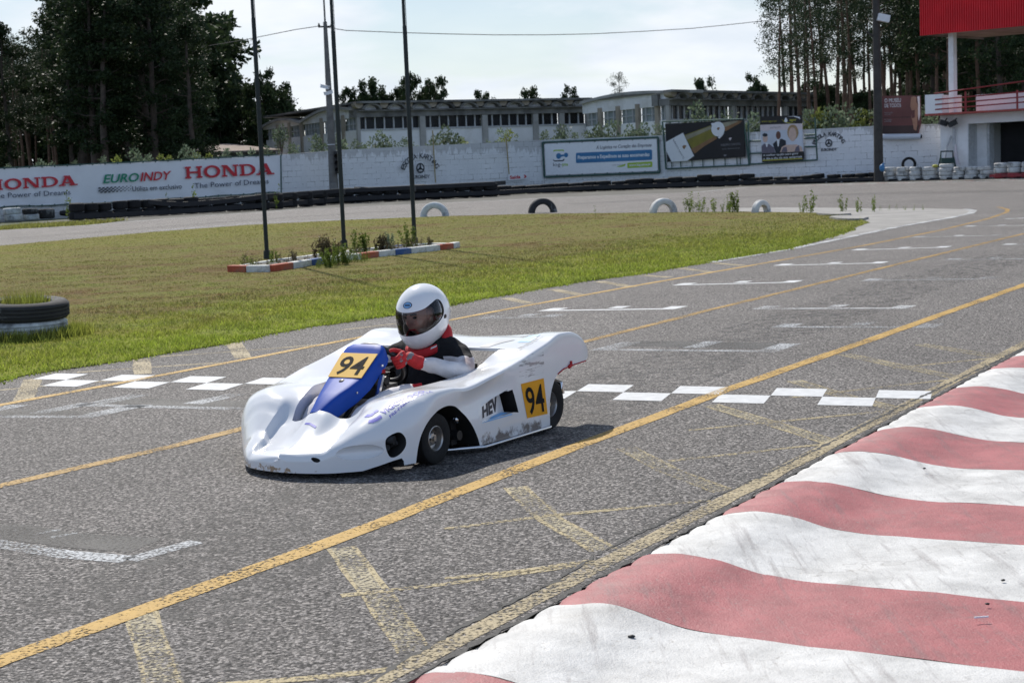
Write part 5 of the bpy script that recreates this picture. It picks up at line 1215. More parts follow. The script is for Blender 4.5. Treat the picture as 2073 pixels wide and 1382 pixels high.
    plan(roof, z1 - .02, z1 + .14, .2, .9); pan(A, 0, wl, zt + .02, z1 - .1, -1.2, -.7, roof)
    roof.build('roof', 'dark_concrete', t_, clean=False); 
    return t_
hall('workshop_hall', 'white hall with scalloped concrete roof left of the taller white gable', 724, 120, 540, 141, 1192, 131, 238, 263.5, 210, [(.02, .56, .45, .0, .5), (.56, 1.03, .0, .05, .45)], [.265, .53, .755, .875, 1.], [.12, .34, .56, .70, .84])
hall('workshop_hall', 'farther hall with arched white gable behind the dark bottle poster', 1352, 108, 1188, 118, 1640, 124, 214, 243, 187, [(.0, 1.04, .72, .60, .25)], [.42, .80, 1.], [.10, .33, .57, .80])
# low tiled shed seen under the tall trees
a, b_ = P(412, 300, 125), P(566, 300, 135); pl = Plane(a, b_); o = Vector((a.x, a.y, 0)); sh = empty('shed', 'low shed with pale brown sloping roof behind the banner end', 'building', o)
zl = P(412, 305, 125).z; zh = P(430, 290, 128).z
mb = MB(); mb.prism([(0, 0), (pl.len, 0), (pl.len, zl), (0, zl)], -6, -.4, lambda u, v, d_: pl.at(u, v, d_) - o); mb.build('wall', 'dark_concrete', sh)
mb = MB(); mb.add([pl.at(u, v, d_) - o for u, v, d_ in ((-.6, zl - .1, .3), (pl.len, zl, .3), (pl.len, zh + .1, -5), (.6, zh, -5), (-.6, zl - .25, .3), (pl.len, zl - .15, .3), (pl.len, zh - .05, -5), (.6, zh - .15, -5))], [(0, 1, 2, 3), (7, 6, 5, 4), (0, 4, 5, 1), (1, 5, 6, 2), (2, 6, 7, 3), (3, 7, 4, 0)]); mb.build('roof', 'roof_tile', sh)

# pit building at the right
pl = Plane(P(1893, 300, 77), P(2130, 300, 73)); o = Vector((pl.a.x, pl.a.y, 0)); pb = empty('pit_building', 'white pit building with red railed balcony and open doorway', 'building', o)
U = lambda px, py=300: pl.uv(px, py)[0]
Z = lambda px, py: pl.uv(px, py)[1]
def pp_(mb, pts, d0, d1, mi=0): mb.prism([pl.uv(*q) for q in pts], d0, d1, lambda u, v, d_: pl.at(u, v, d_) - o, mi)
def bx(mb, x0, x1, z0, z1, d0, d1, mi=0): mb.prism([(x0, z0), (x1, z0), (x1, z1), (x0, z1)], d0, d1, lambda u, v, d_: pl.at(u, v, d_) - o, mi)
u0, u1 = U(1897), U(2130); us, ud = U(1953), U(1974); zs = Z(1953, 231); zo = Z(1953, 251)
mb = MB(); bx(mb, u0, us, 0, zs, -6, -.35); bx(mb, us, u1, zo, zs, -6, -.35); bx(mb, u0, u1, 0, zs, -12, -11); bx(mb, us, ud, 0, zo - .01, -1.5, -1.2); mb.build('wall', 'plaster_white', pb, clean=False)
mb = MB(); bx(mb, ud, ud + .12, 0, zo - .01, -1.7, -1.25); bx(mb, us + .01, us + .04, 0, zo, -1.2, -.36); mb.build('door_frame', 'mullion', pb, clean=False)
mb = MB(); bx(mb, ud + .23, u1, .01, zo - .03, -2.6, -2.2); bx(mb, us, u1, .01, zo, -6.0, -5.6); bx(mb, us, u1, zo - .02, zo - .01, -5.6, -1.8)  # near-black panel close behind the opening stands in for the shade inside
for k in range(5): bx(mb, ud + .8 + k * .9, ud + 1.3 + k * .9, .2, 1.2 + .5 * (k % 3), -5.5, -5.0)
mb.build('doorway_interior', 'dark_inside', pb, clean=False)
mb = MB(); zf0, zf1 = Z(1893, 236), Z(1893, 230.5); bx(mb, U(1884), u1, zs, zf1, -6, .55); mb.build('balcony_floor', 'red_trim', pb)
mb = MB(); zp = Z(1893, 192); bx(mb, U(1884), U(1889), zf1, zp, -3, .5); bx(mb, U(1889), U(1918), zf1, zp, .30, .5); bx(mb, U(1918), u1, zf1, Z(1930, 191), -3.2, -3.0); mb.build('parapet', 'plaster_white', pb, clean=False)
rl = MB()
for y in (188.5, 201, 211, 221): rl.tube([pl.at(U(1905 if y > 190 else 1903), Z(1920, y), .52) - o, pl.at(u1, Z(1920, y) + (.35 if y < 190 else .12), .52) - o], .035, 6)
for x in (1966, 2070, 2126): rl.tube([pl.at(U(x), zf1, .52) - o, pl.at(U(x), Z(x, 186 - (x - 1966) * .03), .52) - o], .05, 8)
rl.build('railing', 'red_rail', pb, clean=False)
mb = MB(); bx(mb, U(1921), U(1931), zf1, Z(1925, 66), -.4, -.05); mb.build('column', 'plaster_white', pb)
mb = MB(); uc0 = U(1877); N = 64
zr0 = Z(1877, 73.5); zr1 = zr0 + 3.6
vs = []
for k in range(N * 4 + 1):
    u = uc0 + (u1 + 1.2 - uc0) * k / (N * 4); ph = k % 4; dd = .62 if ph in (1, 2) else .54
    vs += [pl.at(u, zr0, dd) - o, pl.at(u, zr1, dd) - o]
mb.add(vs, [(2 * k, 2 * k + 2, 2 * k + 3, 2 * k + 1) for k in range(N * 4)]); mb.build('roof_fascia', 'red_sheet', pb, clean=False)
mb = MB(); bx(mb, uc0, u1 + 1, zr0 + .12, zr0 + .3, -6, .5); bx(mb, uc0 + .02, uc0 + .06, zr0 + .02, zr1, -6, .5); mb.build('roof', 'dark_concrete', pb, clean=False)
mb = MB()
for (x, y, yw) in ((1912, 249, 20), (1931, 250, -25)): mb.box(pl.at(U(x), Z(x, y), .1) - o, (.38, .3, .24), 0, Matrix.Rotation(R_(yw), 3, 'Y')); mb.tube([pl.at(U(x), Z(x, y), .1) - o, pl.at(U(x), Z(x, 240), -.3) - o], .03, 5)
mb.build('floodlight', 'black_plastic', pb, clean=False)
mb = MB(); mb.tube([pl.at(*pl.uv(1927, 258), -.2) - o, pl.at(*pl.uv(1928, 330), -.2) - o], .07, 8); mb.tube([pl.at(*pl.uv(1922, 275), -.2) - o, pl.at(*pl.uv(1914, 298), -.15) - o, pl.at(*pl.uv(1911, 322), -.1) - o], .05, 6); mb.build('drain_pipe', 'mullion', pb, clean=False)
pl_b = pl
mb = MB(); f = P(1917, 330, 75.6); mb.box((0, 0, .22), (.75, .5, .44), 0, None, .8); mb.tube([(-.3, 0, .4), (-.28, 0, .75), (.28, 0, .75), (.3, 0, .4)], .04, 6); mb.build('water_tub', 'green_plastic', label='dark green tub standing behind the tallest white tyre stack', cat='tub', loc=(f.x, f.y, P(1917, 330, 75.6).z - .2), clean=False)
f = P(1935, 330, 75.7); mb = MB(); mb.lathe([(0, 0), (.24, 0), (.24, .04), (.15, .05), (.035, .95), (0, .95)], 14); mb.build('traffic_cone', 'poster_pink', label='tall faded pinkish cone by the corner of the pit building', cat='cone', loc=(f.x, f.y, P(1935, 333, 75.7).z), smooth=40)
f = P(1786, 349, 71.5); mb = MB(); mb.sphere((0, 0, .2), (.13, .12, .17), 12, 8); mb.tube([(-.05, 0, .3), (.10, 0, .40)], .04, 6); mb.build('fuel_can', 'panel_blue', label='small blue can at the foot of the dark floodlight pole', cat='can', loc=(f.x, f.y, f.z), smooth=50, clean=False)
f = P(1893, 338, 73.4); mb = MB(); mb.sphere((0, 0, .04), (.15, .12, .07), 12, 7); mb.build('cloth_rag', 'letter_yellow', label='small yellow cloth lying on a white tyre stack', cat='cloth', loc=f, smooth=60)
f = P(1840, 333, 77.2); mb = MB(); mb.lathe([(.24, -.05), (.3, -.08), (.36, -.05), (.36, .05), (.3, .08), (.24, .05)], 20, axis='Y', close=True); mb.build('spare_tyre', 'barrier_rubber', label='thin dark tyre leaning on the wall behind the white stacks', cat='tyre', loc=f, smooth=45)

# ------------------------------------------------------------------ trees
def tree_mesh(kind, h, seed):
    """returns trunk mesh and crown mesh"""
    rs = np.random.default_rng(seed); tr = MB(); cr_ = MB()
    bend = rs.normal(0, .035, 2) * h; pts_ = [Vector((bend[0] * (k / 8) ** 2 + rs.normal() * .04 * k / 8 * 2, bend[1] * (k / 8) ** 2, h * k / 8)) for k in range(9)]
    r0 = .017 * h if kind != 'pine' else .0125 * h
    tr.tube(pts_, [r0 * (1 - .82 * k / 8) for k in range(9)], 8)
    def at(t_): x = t_ * 8; i = min(7, int(x)); return pts_[i].lerp(pts_[i + 1], x - i)
    if kind == 'eucalyptus': lo, n, L, leaf, npl = .26, 30, .19, .27, 175
    elif kind == 'edge': lo, n, L, leaf, npl = .12, 36, .27, .27, 175
    elif kind == 'round': lo, n, L, leaf, npl = .22, 34, .30, .04 * h, 110
    elif kind == 'sparse': lo, n, L, leaf, npl = .40, 22, .24, .04 * h, 80
    else: lo, n, L, leaf, npl = .50, 20, .13, .24, 85
    for k in range(n):
        t_ = lo + (1 - lo) * (k / n) ** .9; p = at(t_); a = k * 2.4 + rs.normal() * .5
        env = math.sin(math.pi * min(1, max(.08, (t_ - lo) / (1 - lo) * .80 + .18))) if kind in ('eucalyptus', 'edge') else .55 + .6 * math.sin(math.pi * (t_ - lo) / (1 - lo)) if kind == 'pine' else .35 + .75 * math.sin(math.pi * min(1, (t_ - lo) / (1 - lo) * .8 + .1))
        ll = L * h * env * rs.uniform(.45, 1.15) * .75
        e = p + Vector((math.cos(a) * ll, math.sin(a) * ll, ll * rs.uniform(.15, .75))); md = p.lerp(e, .5) + Vector((0, 0, -.08 * ll))
        tr.tube([p, md, e], [r0 * .30 * (1.1 - t_), r0 * .2 * (1.1 - t_), r0 * .08], 5, cap=False)
        for q_, sc in ((e, 1.), (md.lerp(e, .55), .75)):
            rad = (.043 * h if kind in ('eucalyptus', 'edge') else .075 * h if kind in ('round', 'sparse') else .045 * h) * rs.uniform(.6, 1.3) * sc
            nn = int(npl * sc * rs.uniform(.7, 1.3))
            D = rs.normal(size=(nn, 3)); D /= np.linalg.norm(D, axis=1)[:, None]; rr_ = rad * rs.uniform(.15, 1, nn) ** .5
            for d_, ra in zip(D, rr_):
                c = q_ + Vector((d_[0] * 1.2, d_[1] * 1.2, d_[2] * .8)) * ra; aa = Vector(rs.normal(size=3)).normalized(); bb = (Vector(rs.normal(size=3)) + Vector((0, 0, -.5 if kind != 'pine' else .4))).normalized()
                s = leaf * rs.uniform(.5, 1.2); w = s * (.30 if kind != 'pine' else .22); aa = (aa - bb * aa.dot(bb)).normalized()
                cr_.v += [tuple(c - aa * w * .2), tuple(c + bb * s * .5 + aa * w), tuple(c + bb * s), tuple(c + bb * s * .5 - aa * w)]; i = len(cr_.v) - 4; cr_.f.append([i, i + 1, i + 2, i + 3]); cr_.mi.append(0)
    return tr.mesh('trunk', ['pine_bark' if kind == 'pine' else 'bark'], 60, False), cr_.mesh('crown', ['pine_needle' if kind == 'pine' else 'eucalyptus_leaf'], None, False)
TREES = {}
def tree(kind, var, h, loc, label, group=None, name='tree', sx=1.):
    key = (kind, var)
    if key not in TREES: TREES[key] = tree_mesh(kind, 18. if kind in ('eucalyptus', 'edge', 'pine') else 10., 100 + var * 7 + len(kind))
    t_, c_ = TREES[key]; k = h / (18. if kind in ('eucalyptus', 'edge', 'pine') else 10.)
    e = empty(name, label, 'tree', loc, rng.uniform(0, 6.28), group); e.scale = (k * sx, k * sx, k); link('trunk', t_, e); link('crown', c_, e); return e
EG = 'tall dark eucalyptus in the dense grove behind the long banner'
for i in range(40):
    px = rng.uniform(140, 392); d = rng.uniform(92, 150); top = np.interp(px, [140, 180, 300, 392], [-20, -70, -60, 10]) + rng.normal() * 25
    f = P(px, 300, d); f.z = 0; tree('eucalyptus', i % 5, P(px, top, d).z, f, EG, 'dense eucalyptus grove', 'eucalyptus_tree', rng.uniform(.9, 1.3))
for i in range(24):
    px = rng.uniform(-120, 118); d = rng.uniform(95, 150); top = rng.choice([70, 60, 100, 130, 85]) + rng.normal() * 14
    f = P(px, 300, d); f.z = 0; tree('pine' if i % 3 else 'eucalyptus', i % 4, P(px, top, d).z, f, 'slender tree with sky between the trunks at the open end of the grove', 'open trees at the left edge', 'forest_tree', rng.uniform(.9, 1.2))
for px, top, d, sx, lb in ((338, -20, 98, 1.1, 'broad eucalyptus on the right of the grove with hanging clumps'), (372, 40, 101, .95, 'eucalyptus at the right edge of the grove leaning to the sky gap'), (404, 170, 104, .8, 'lower eucalyptus at the right edge under the taller crowns'), (300, -90, 96, 1.2, 'tallest eucalyptus at the middle of the grove, top cut off')):
    f = P(px, 300, d); f.z = 0; tree('edge', int(px) % 3, P(px, top, d).z, f, lb, None, 'eucalyptus_tree', sx)
for i in range(52):
    px = rng.uniform(-150, 440) if i < 22 else rng.uniform(120, 410); d = rng.uniform(150, 190); f = P(px, 300, d); f.z = 0
    tree('round', i % 3, rng.uniform(7, 13) if i < 22 else rng.uniform(12, 18), f, 'bushy dark tree filling the shade at the back of the grove', 'understorey at the back of the grove', 'understorey_tree', 1.15)
for i, (px, top, d, kd) in enumerate(((445, 195, 150, 'round'), (490, 190, 155, 'round'), (530, 165, 150, 'round'), (560, 180, 152, 'round'), (580, 212, 160, 'round'), (465, 225, 165, 'round'), (515, 215, 165, 'round'), (602, 235, 170, 'round'))):
    f = P(px, 300, d); f.z = 0; tree(kd, i % 3, P(px, top, d).z, f, 'dark bushy tree in the distant row between grove and flagpoles', 'distant tree row', 'distant_tree', .75 if i != 2 else .6)
for i, (px, top, d, kd, lb) in enumerate(((716, 192, 175, 'round', 'small dark tree above the hall roof right of the utility pole'), (752, 176, 175, 'round', 'broad dark tree above the hall roof beside the rightmost flagpole'), (778, 188, 178, 'round', 'rounded green tree just left of the rightmost flagpole'), (806, 190, 178, 'round', 'yellowish tree behind the rightmost flagpole above the roof'), (838, 158, 175, 'sparse', 'tall thin topped tree behind the rightmost flagpole'), (866, 186, 178, 'sparse', 'loose crowned tree right of the rightmost flagpole'),
        (888, 172, 175, 'round', 'dark pointed tree above the middle of the scalloped roof'), (1075, 184, 180, 'sparse', 'tiny round topped tree above the roof left of the gable'), (1152, 191, 180, 'round', 'small dark flat tree just left of the arched gable'), (1256, 150, 170, 'pine', 'single small pine standing above the arched gable'), (1431, 172, 190, 'round', 'tiny tree tip above the roof over the bottle poster'), (1536, 167, 185, 'round', 'low tree tip above the roof left of the pines'), (982, 196, 190, 'round', 'small tree tip above the scalloped roof middle'))):
    f = P(px, 300, d); f.z = 0; tree(kd, i % 3, P(px, top, d).z, f, lb, None, 'distant_tree', .55 if kd != 'pine' else .9)
PG = 'slender pine with bare trunk in the stand right of the halls'
pxs = [1577, 1592, 1606, 1622, 1640, 1655, 1668, 1684, 1696, 1711, 1726, 1738, 1752, 1764, 1784, 1798, 1812, 1826, 1838, 1850, 1862, 1874, 1630, 1705, 1790, 1845, 1880, 1660, 1720, 1808]
for i, px in enumerate(pxs):
    d = 96 + (i * 37 % 46); f = P(px, 300, d); f.z = 0; top = (-10 if i < 2 else -90) + rng.normal() * 40
    tree('pine', i % 4, P(px, top, d).z, f, PG, 'pine stand', 'pine_tree', rng.uniform(.85, 1.1))
for i in range(24):
    px = rng.uniform(1888, 2140); d = rng.uniform(92, 135); f = P(px, 300, d); f.z = 0
    tree(('pine', 'eucalyptus')[i % 2], i % 4, P(px, -110 + rng.normal() * 40, d).z, f, 'tall tree in the dark wood behind the pit building', 'wood behind the pit building', 'forest_tree')
for i in range(30):
    px = rng.uniform(1885, 2150); d = rng.uniform(140, 170); f = P(px, 300, d); f.z = 0
    tree('round', i % 3, rng.uniform(10, 19), f, 'dark bushy tree at the back of the wood behind the pit building', 'back of the right wood', 'understorey_tree', 1.)
for i in range(22):
    px = rng.uniform(1640, 1890); d = rng.uniform(122, 150); f = P(px, 300, d); f.z = 0
    tree('round', i % 3, P(px, 200 + rng.normal() * 8, d).z, f, 'dark low tree under the tall pines', 'low trees under the pines', 'understorey_tree', .8)

# bushes looking over the wall
BUSH = []
for v in range(5):
    rs = random.Random(50 + v); mb = MB(); st = MB()
    for k in range(9):
        a = rs.uniform(0, 6.28); r = rs.uniform(0, .75); z = rs.uniform(.3, 1.75) * (1 - .35 * r); c = Vector((r * math.cos(a), r * math.sin(a), z))
        st.tube([(0, 0, 0), (c.x * .4, c.y * .4, z * .6), tuple(c)], [.035, .022, .008], 5); leafy(c, .40, 46, .17, None, .85, .5, mb)
    leafy((rs.uniform(-.2, .2), 0, 1.75), .28, 50, .16, None, 1.3, .8, mb)
    BUSH.append((st.mesh('stem', ['bark'], 60, False), mb.mesh('foliage', ['bush_leaf'], None, False), mb.mesh('foliage', ['bush_leaf_yellow'], None, False)))
def bush(px, topy, w, label, group, yel=False, dd=2.2):
    b0, yt = wall_base(px); d = b0 + dd; f = P(px, 300, d); f.z = 0; z = P(px, topy, d).z; v = BUSH[int(rng.integers(0, 5))]
    e = empty('bush', label, 'bush', (f.x, f.y, max(0, z - 2.3 * w)), rng.uniform(0, 6), group); e.scale = (w, w, (z - max(0, z - 2.3 * w)) / 2.05); link('stem', v[0], e); link('foliage', v[2 if yel else 1], e)
for px, t_, w in ((12, 334, .45), (82, 325, .7), (102, 328, .5), (150, 326, .4), (208, 318, .55), (235, 316, .7), (272, 301, .9), (300, 314, .7), (325, 314, .6), (345, 316, .6), (378, 296, .75), (395, 310, .6), (425, 311, .6), (458, 302, .6), (480, 308, .6), (510, 302, .7), (540, 296, .6)):
    bush(px, t_, w, 'leafy green bush looking over the wall above the banner', 'bushes over the banner', px % 2 == 1)
for px, t_, w in ((570, 252, .7), (592, 290, .6), (640, 272, 1.0), (682, 270, .9), (722, 284, .6), (768, 268, 1.0), (786, 276, .8), (822, 280, .7), (908, 254, 1.2), (880, 275, .8), (935, 280, .8), (1010, 262, .9), (1030, 263, .8), (1047, 272, .5)):
    bush(px, t_, w, 'grey green bush above the bare wall between banner and hoarding', 'bushes over the bare wall', px in (1030, 935))
for px, t_, w in ((1105, 266, .8), (1125, 262, .9), (1142, 254, 1.), (1165, 270, .7), (1190, 264, .8), (1212, 252, 1.), (1235, 248, 1.), (1258, 246, 1.05), (1280, 252, .9), (1300, 248, 1.), (1325, 252, .9), (1340, 256, .7)):
    bush(px, t_, w, 'grey green bush rising above the wide logistics hoarding', 'bushes over the wide hoarding')
for px, t_, w in ((1415, 208, 1.3), (1392, 240, .8), (1478, 224, 1.), (1523, 228, 1.1), (1535, 240, .8), (1640, 224, 1.1), (1660, 222, 1.2), (1682, 216, 1.2), (1705, 212, 1.3), (1728, 222, 1.1), (1748, 224, 1.1), (1765, 224, 1.), (1865, 226, .9), (1880, 215, 1.), (1795, 240, .8)):
    bush(px, t_, w, 'grey green bush over the wall among posters and pines', 'bushes by the posters', px in (1660, 1748))

# ------------------------------------------------------------------ racing kart (x forward, y to its left, z up; origin on the ground under the front axle)
KO = Vector((-.91, 8.05, 0)); KROT = R_(238)
kart = empty('racing_kart', 'white full bodied racing kart with blue steering fairing and orange number plates', 'kart', KO, KROT)
ROWS = [(-1.53, [(0, .375), (.66, .375)]), (-1.505, [(0, .40), (.5, .408), (.66, .405)]), (-1.46, [(0, .435), (.5, .45), (.66, .45)]), (-1.38, [(0, .468), (.5, .498), (.66, .500)]), (-1.29, [(0, .482), (.35, .490), (.5, .516), (.66, .521)]), (-1.2, [(0, .486), (.38, .492), (.5, .515), (.66, .524)]),
        (-1.06, [(0, .482), (.4, .484), (.5, .488), (.66, .490)]), (-.93, [(0, .462), (.4, .464), (.48, .464), (.66, .462)]), (-.77, [(.2, .40), (.36, .372), (.5, .402), (.66, .432)]), (-.48, [(.2, .35), (.36, .350), (.5, .364), (.66, .382)]), (-.26, [(.2, .348), (.36, .348), (.5, .349), (.66, .353)]),
        (-.13, [(.2, .35), (.35, .350), (.5, .362), (.63, .368)]), (0, [(0, .32), (.2, .32), (.32, .335), (.5, .368), (.63, .371)]), (.10, [(0, .302), (.07, .278), (.13, .256), (.2, .276), (.28, .315), (.48, .350), (.62, .352)]), (.18, [(0, .270), (.05, .258), (.115, .222), (.17, .213), (.2, .214), (.232, .224), (.268, .272), (.45, .320), (.6, .322)]),
        (.26, [(0, .222), (.05, .212), (.105, .186), (.15, .179), (.19, .180), (.235, .190), (.268, .243), (.42, .280), (.58, .282)]), (.34, [(0, .178), (.05, .171), (.10, .161), (.16, .158), (.228, .163), (.262, .212), (.38, .238), (.56, .238)]), (.41, [(0, .148), (.08, .143), (.2, .144), (.232, .148), (.264, .180), (.4, .198), (.55, .196)]), (.48, [(0, .132), (.2, .132), (.236, .134), (.266, .150), (.4, .158), (.55, .156)]), (.53, [(0, .122), (.25, .124), (.4, .13), (.5, .13)]), (.57, [(0, .115), (.4, .115)])]
RX = np.array([r[0] for r in ROWS])
def yc(x): return .06 * min(1., max(0., x / .5))     # the nose sits a little to the left of the axle centre
def ztop(x, y):
    y = abs(y - yc(x)); return float(pchip(RX, [float(pchip([p[0] for p in r[1]], [p[1] for p in r[1]], y)) for r in ROWS], x))
def Wd(x): return float(pchip([-1.53, -1.51, -1.4, -1.0, -.6, -.26, 0, .10, .16, .22, .30, .38, .45, .50, .53, .55, .562], [.62, .64, .65, .65, .642, .632, .630, .625, .605, .562, .492, .412, .333, .265, .195, .12, .03], x))
def dR(x): return float(pchip([-.35, -.1, .05, .2, .3, .45, .56], [0, .02, .03, .07, .066, .03, .0], x))   # right flank a little slimmer at the nose
def rnd(x): return float(pchip([-1.53, -.9, -.3, -.05, .1, .2, .3, .4, .57], [.014, .014, .018, .035, .075, .10, .09, .05, .035], x))
def zbot(x): return float(pchip([-1.53, -1.48, -1.45, -1.35, -1.25, -1.18, -1.123, -1.08, -1.05, -1.040, -1.035, -.95, -.33, .1, .4, .57], [.362, .342, .336, .334, .330, .316, .292, .245, .185, .14, .030, .030, .040, .045, .030, .030], x))
def side_y(v, x):
    """bulge of the side panel below its crest, v 0 at the crest to 1 at the skirt"""
    k = float(pchip([-1.5, -1.1, -.72, -.60, -.45, -.25, -.1, .1], [0, 0, 0, .5, 1, .7, .1, 0], x))
    return -.030 * k * math.exp(-((v - .22) / .16) ** 2) + .010 * v * k
xs = sorted(set([round(v, 4) for v in list(np.arange(-1.52, -1.42, .012)) + list(np.arange(-1.42, -.9, .022)) + [-1.05, -1.045, -1.04, -1.035, -1.06, -1.07] + list(np.arange(-.9, .04, .022)) + list(np.arange(.04, .42, .010)) + list(np.arange(.42, .54, .012)) + list(np.arange(.54, .562, .003))]))
inner_y = [0, .015, .03, .045, .06, .075, .09, .105, .12, .14, .16, .18, .20, .215, .226, .236, .246, .256, .266, .28, .30]
outer_t = [.06, .13, .20, .28, .36, .44, .52, .60, .67, .74, .80, .85, .89, .925, .95, .97, .985, .994, 1.]
half = inner_y + outer_t
def ys_of(W): k = min(1., .72 * W / .30); return [y * k for y in inner_y] + [.30 * k + (W - .30 * k) * t_ for t_ in outer_t]
NS = 7; ring = []; ringR = []
for x in xs:
    W = Wd(x); dW = (Wd(x + .004) - Wd(x - .004)) / .008; sl = 1 / math.sqrt(1 + dW * dW); r = rnd(x); zb = zbot(x); row = []
    r = min(r, max(.004, (ztop(x, W) - zb) * .6))
    row2 = []; rR = max(r, float(pchip([-.32, -.12, .0, .15, .3, .42, .55], [.018, .15, .17, .17, .12, .06, .035], x))); WR = W - dR(x); rR = min(rR, max(.004, (ztop(x, W) - zb) * .75))
    for yL, yR in zip(ys_of(W), ys_of(WR)):
        d = (WR - yR) * sl; z = ztop(x, yL + yc(x))
        if d < .30: z -= float(pchip([-.50, -.30, -.15, 0, .15, .3, .42, .55], [0, .015, .05, .085, .115, .125, .075, .015], x)) * (1 - d / .30) ** 2.2
        if d < r: z = z - r + math.sqrt(max(0, r * r - (r - d) ** 2))
        row2.append((x, yR, max(z, zb + .003)))
    for k in range(1, NS + 1):
        v = k / NS; row2.append((x, WR + side_y(v, x), row2[len(half) - 1][2] + (zb - row2[len(half) - 1][2]) * v))
    ringR.append(row2)
    for y in ys_of(W):
        z = ztop(x, y + yc(x)); d = (W - y) * sl
        if d < r: z = z - r + math.sqrt(max(0, r * r - (r - d) ** 2))
        row.append((x, y, max(z, zb + .003)))
    ze = row[-1][2]
    for k in range(1, NS + 1):
        v = k / NS; row.append((x, W + side_y(v, x), ze + (zb - ze) * v))
    ring.append(row)
mb = MB(); m_ = len(ring[0]); full = 2 * m_ - 1
vs = []
for row, row2 in zip(ring, ringR): c_ = yc(row[0][0]); vs += [(x, c_ - y, z) for x, y, z in row2[::-1]] + [(x, c_ + y, z) for x, y, z in row[1:]]
fs = [(i * full + j, i * full + j + 1, (i + 1) * full + j + 1, (i + 1) * full + j) for i in range(len(ring) - 1) for j in range(full - 1)]
fs += [(i * full, (i + 1) * full, (i + 1) * full + full - 1, i * full + full - 1) for i in range(len(ring) - 1)]
fs += [tuple(range(full)), tuple((len(ring) - 1) * full + j for j in range(full))[::-1]]
mb.add(vs, fs); body = mb.build('body', ['kart_white', 'black_matte'], kart)
KM = Matrix.Translation(KO) @ Matrix.Rotation(KROT, 4, 'Z')
def cut(polys, d0, d1, place, mi=0):
    mb = MB(); mb.prism(polys, d0, d1, place, mi); o = mb.build('cutter', ['kart_white', 'black_matte']); o.matrix_world = KM; return o
def chaikin(p, n=2):
    for _ in range(n):
        q = []
        for i in range(len(p)):
            a, b_ = p[i], p[(i + 1) % len(p)]; q += [(a[0] * .75 + b_[0] * .25, a[1] * .75 + b_[1] * .25), (a[0] * .25 + b_[0] * .75, a[1] * .25 + b_[1] * .75)]
        p = q
    return p
XY = lambda u, v, d: (u, v, d)
XZ = lambda u, v, d: (u, d, v)
cp_half = [(.145, .205), (.10, .252), (.03, .302), (-.06, .338), (-.15, .350), (-.45, .352), (-.70, .348), (-.82, .362), (-.89, .40), (-.925, .45), (-.930, .482)]
cp_right = [(.205, -.145), (.14, -.175), (.05, -.20), (-.06, -.225), (-.25, -.272), (-.45, -.315), (-.70, -.345), (-.82, -.362), (-.89, -.40), (-.925, -.45), (-.930, -.482)]
cutters = [cut(chaikin(cp_half + cp_right[::-1]), -.2, 1., XY)]
cutters.append(cut([(-2, -1), (-.90, -1), (-.90, .448), (-2, .448)], -.48, .48, XZ))
arch = [(.195, -.05), (.185, .06), (.165, .155), (.130, .212), (.098, .240), (.029, .268), (-.03, .281), (-.09, .285), (-.168, .267), (-.231, .215), (-.298, .136), (-.340, .047), (-.352, -.05)]
for s in (1, -1):
    cutters.append(cut(chaikin(arch if s > 0 else [(x, z * .80) for x, z in arch]), s * .30, s * .9, XZ, 1))
    rc = [(-1.08 + .165 * math.cos(R_(a)), .14 + .165 * math.sin(R_(a))) for a in range(0, 360, 12)]
    cutters.append(cut(rc, s * .38, s * .640, XZ, 1))
    duct = [(.248, .205), (.228, .18), (.222, .151), (.228, .122), (.256, .088), (.290, .078), (.303, .112), (.308, .150), (.304, .178), (.278, .196)]
    if s > 0: cutters.append(cut(chaikin(duct), s * .36, s * .9, XZ, 1))
    cutters.append(cut([(.372, .056), (.30, .082), (.240, .098), (.232, .075), (.236, .040), (.37, .040)], s * .50 if s < 0 else s * .405, s * .9, XZ, 1) if False else cut([(.395, .030), (.33, .050), (.28, .066), (.246, .074), (.238, .060), (.236, .02), (.395, .02)], s * .43, s * .9, XZ, 1))
    # long scoop leading into the duct, and the wedge recess with a dark slot behind
    mb = MB(); mb.sphere((0, 0, 0), (.118, .030, .036), 32, 16); rt = Matrix.Rotation(-s * R_(43.), 3, 'Z'); cx_ = .398; cy_s = s * (Wd(.398) - .004) + yc(.398)
    mb.v = [tuple(rt @ Vector(v) + Vector((cx_, cy_s, .122 + .10 * 0))) for v in mb.v]; o = mb.build('cutter', ['kart_white', 'black_matte']); o.matrix_world = KM
    if s > 0: cutters.append(o)
    else: bpy.data.objects.remove(o, do_unlink=True)
    mb = MB(); wv = [(-.30, .215, .66), (-.345, .155, .66), (-.678, .160, .655), (-.632, .286, .655), (-.30, .215, .70), (-.345, .155, .70), (-.678, .160, .70), (-.632, .286, .70)]
    dp = [.642, .642, .582, .582, .75, .75, .75, .75]
    mb.add([(x, s * d, z) for (x, z, _), d in zip(wv, dp)], [(0, 1, 2, 3), (7, 6, 5, 4), (0, 4, 5, 1), (1, 5, 6, 2), (2, 6, 7, 3), (3, 7, 4, 0)]); o = mb.build('cutter', ['kart_white', 'black_matte']); o.matrix_world = KM; cutters.append(o)
    cutters.append(cut([(-.628, .276), (-.674, .281), (-.722, .152), (-.672, .160)], s * .50, s * .9, XZ, 1))
cutters.append(cut([(.30 + 0, .0)], 0, 1, XY) if False else cut([(.524 + .007 * math.cos(R_(a)), .096 + .012 * math.sin(R_(a))) for a in range(0, 360, 30)], .20, .70, XZ, 1))
for c in cutters: pass
boolean(body, cutters)
fix(body.data, 28, False)

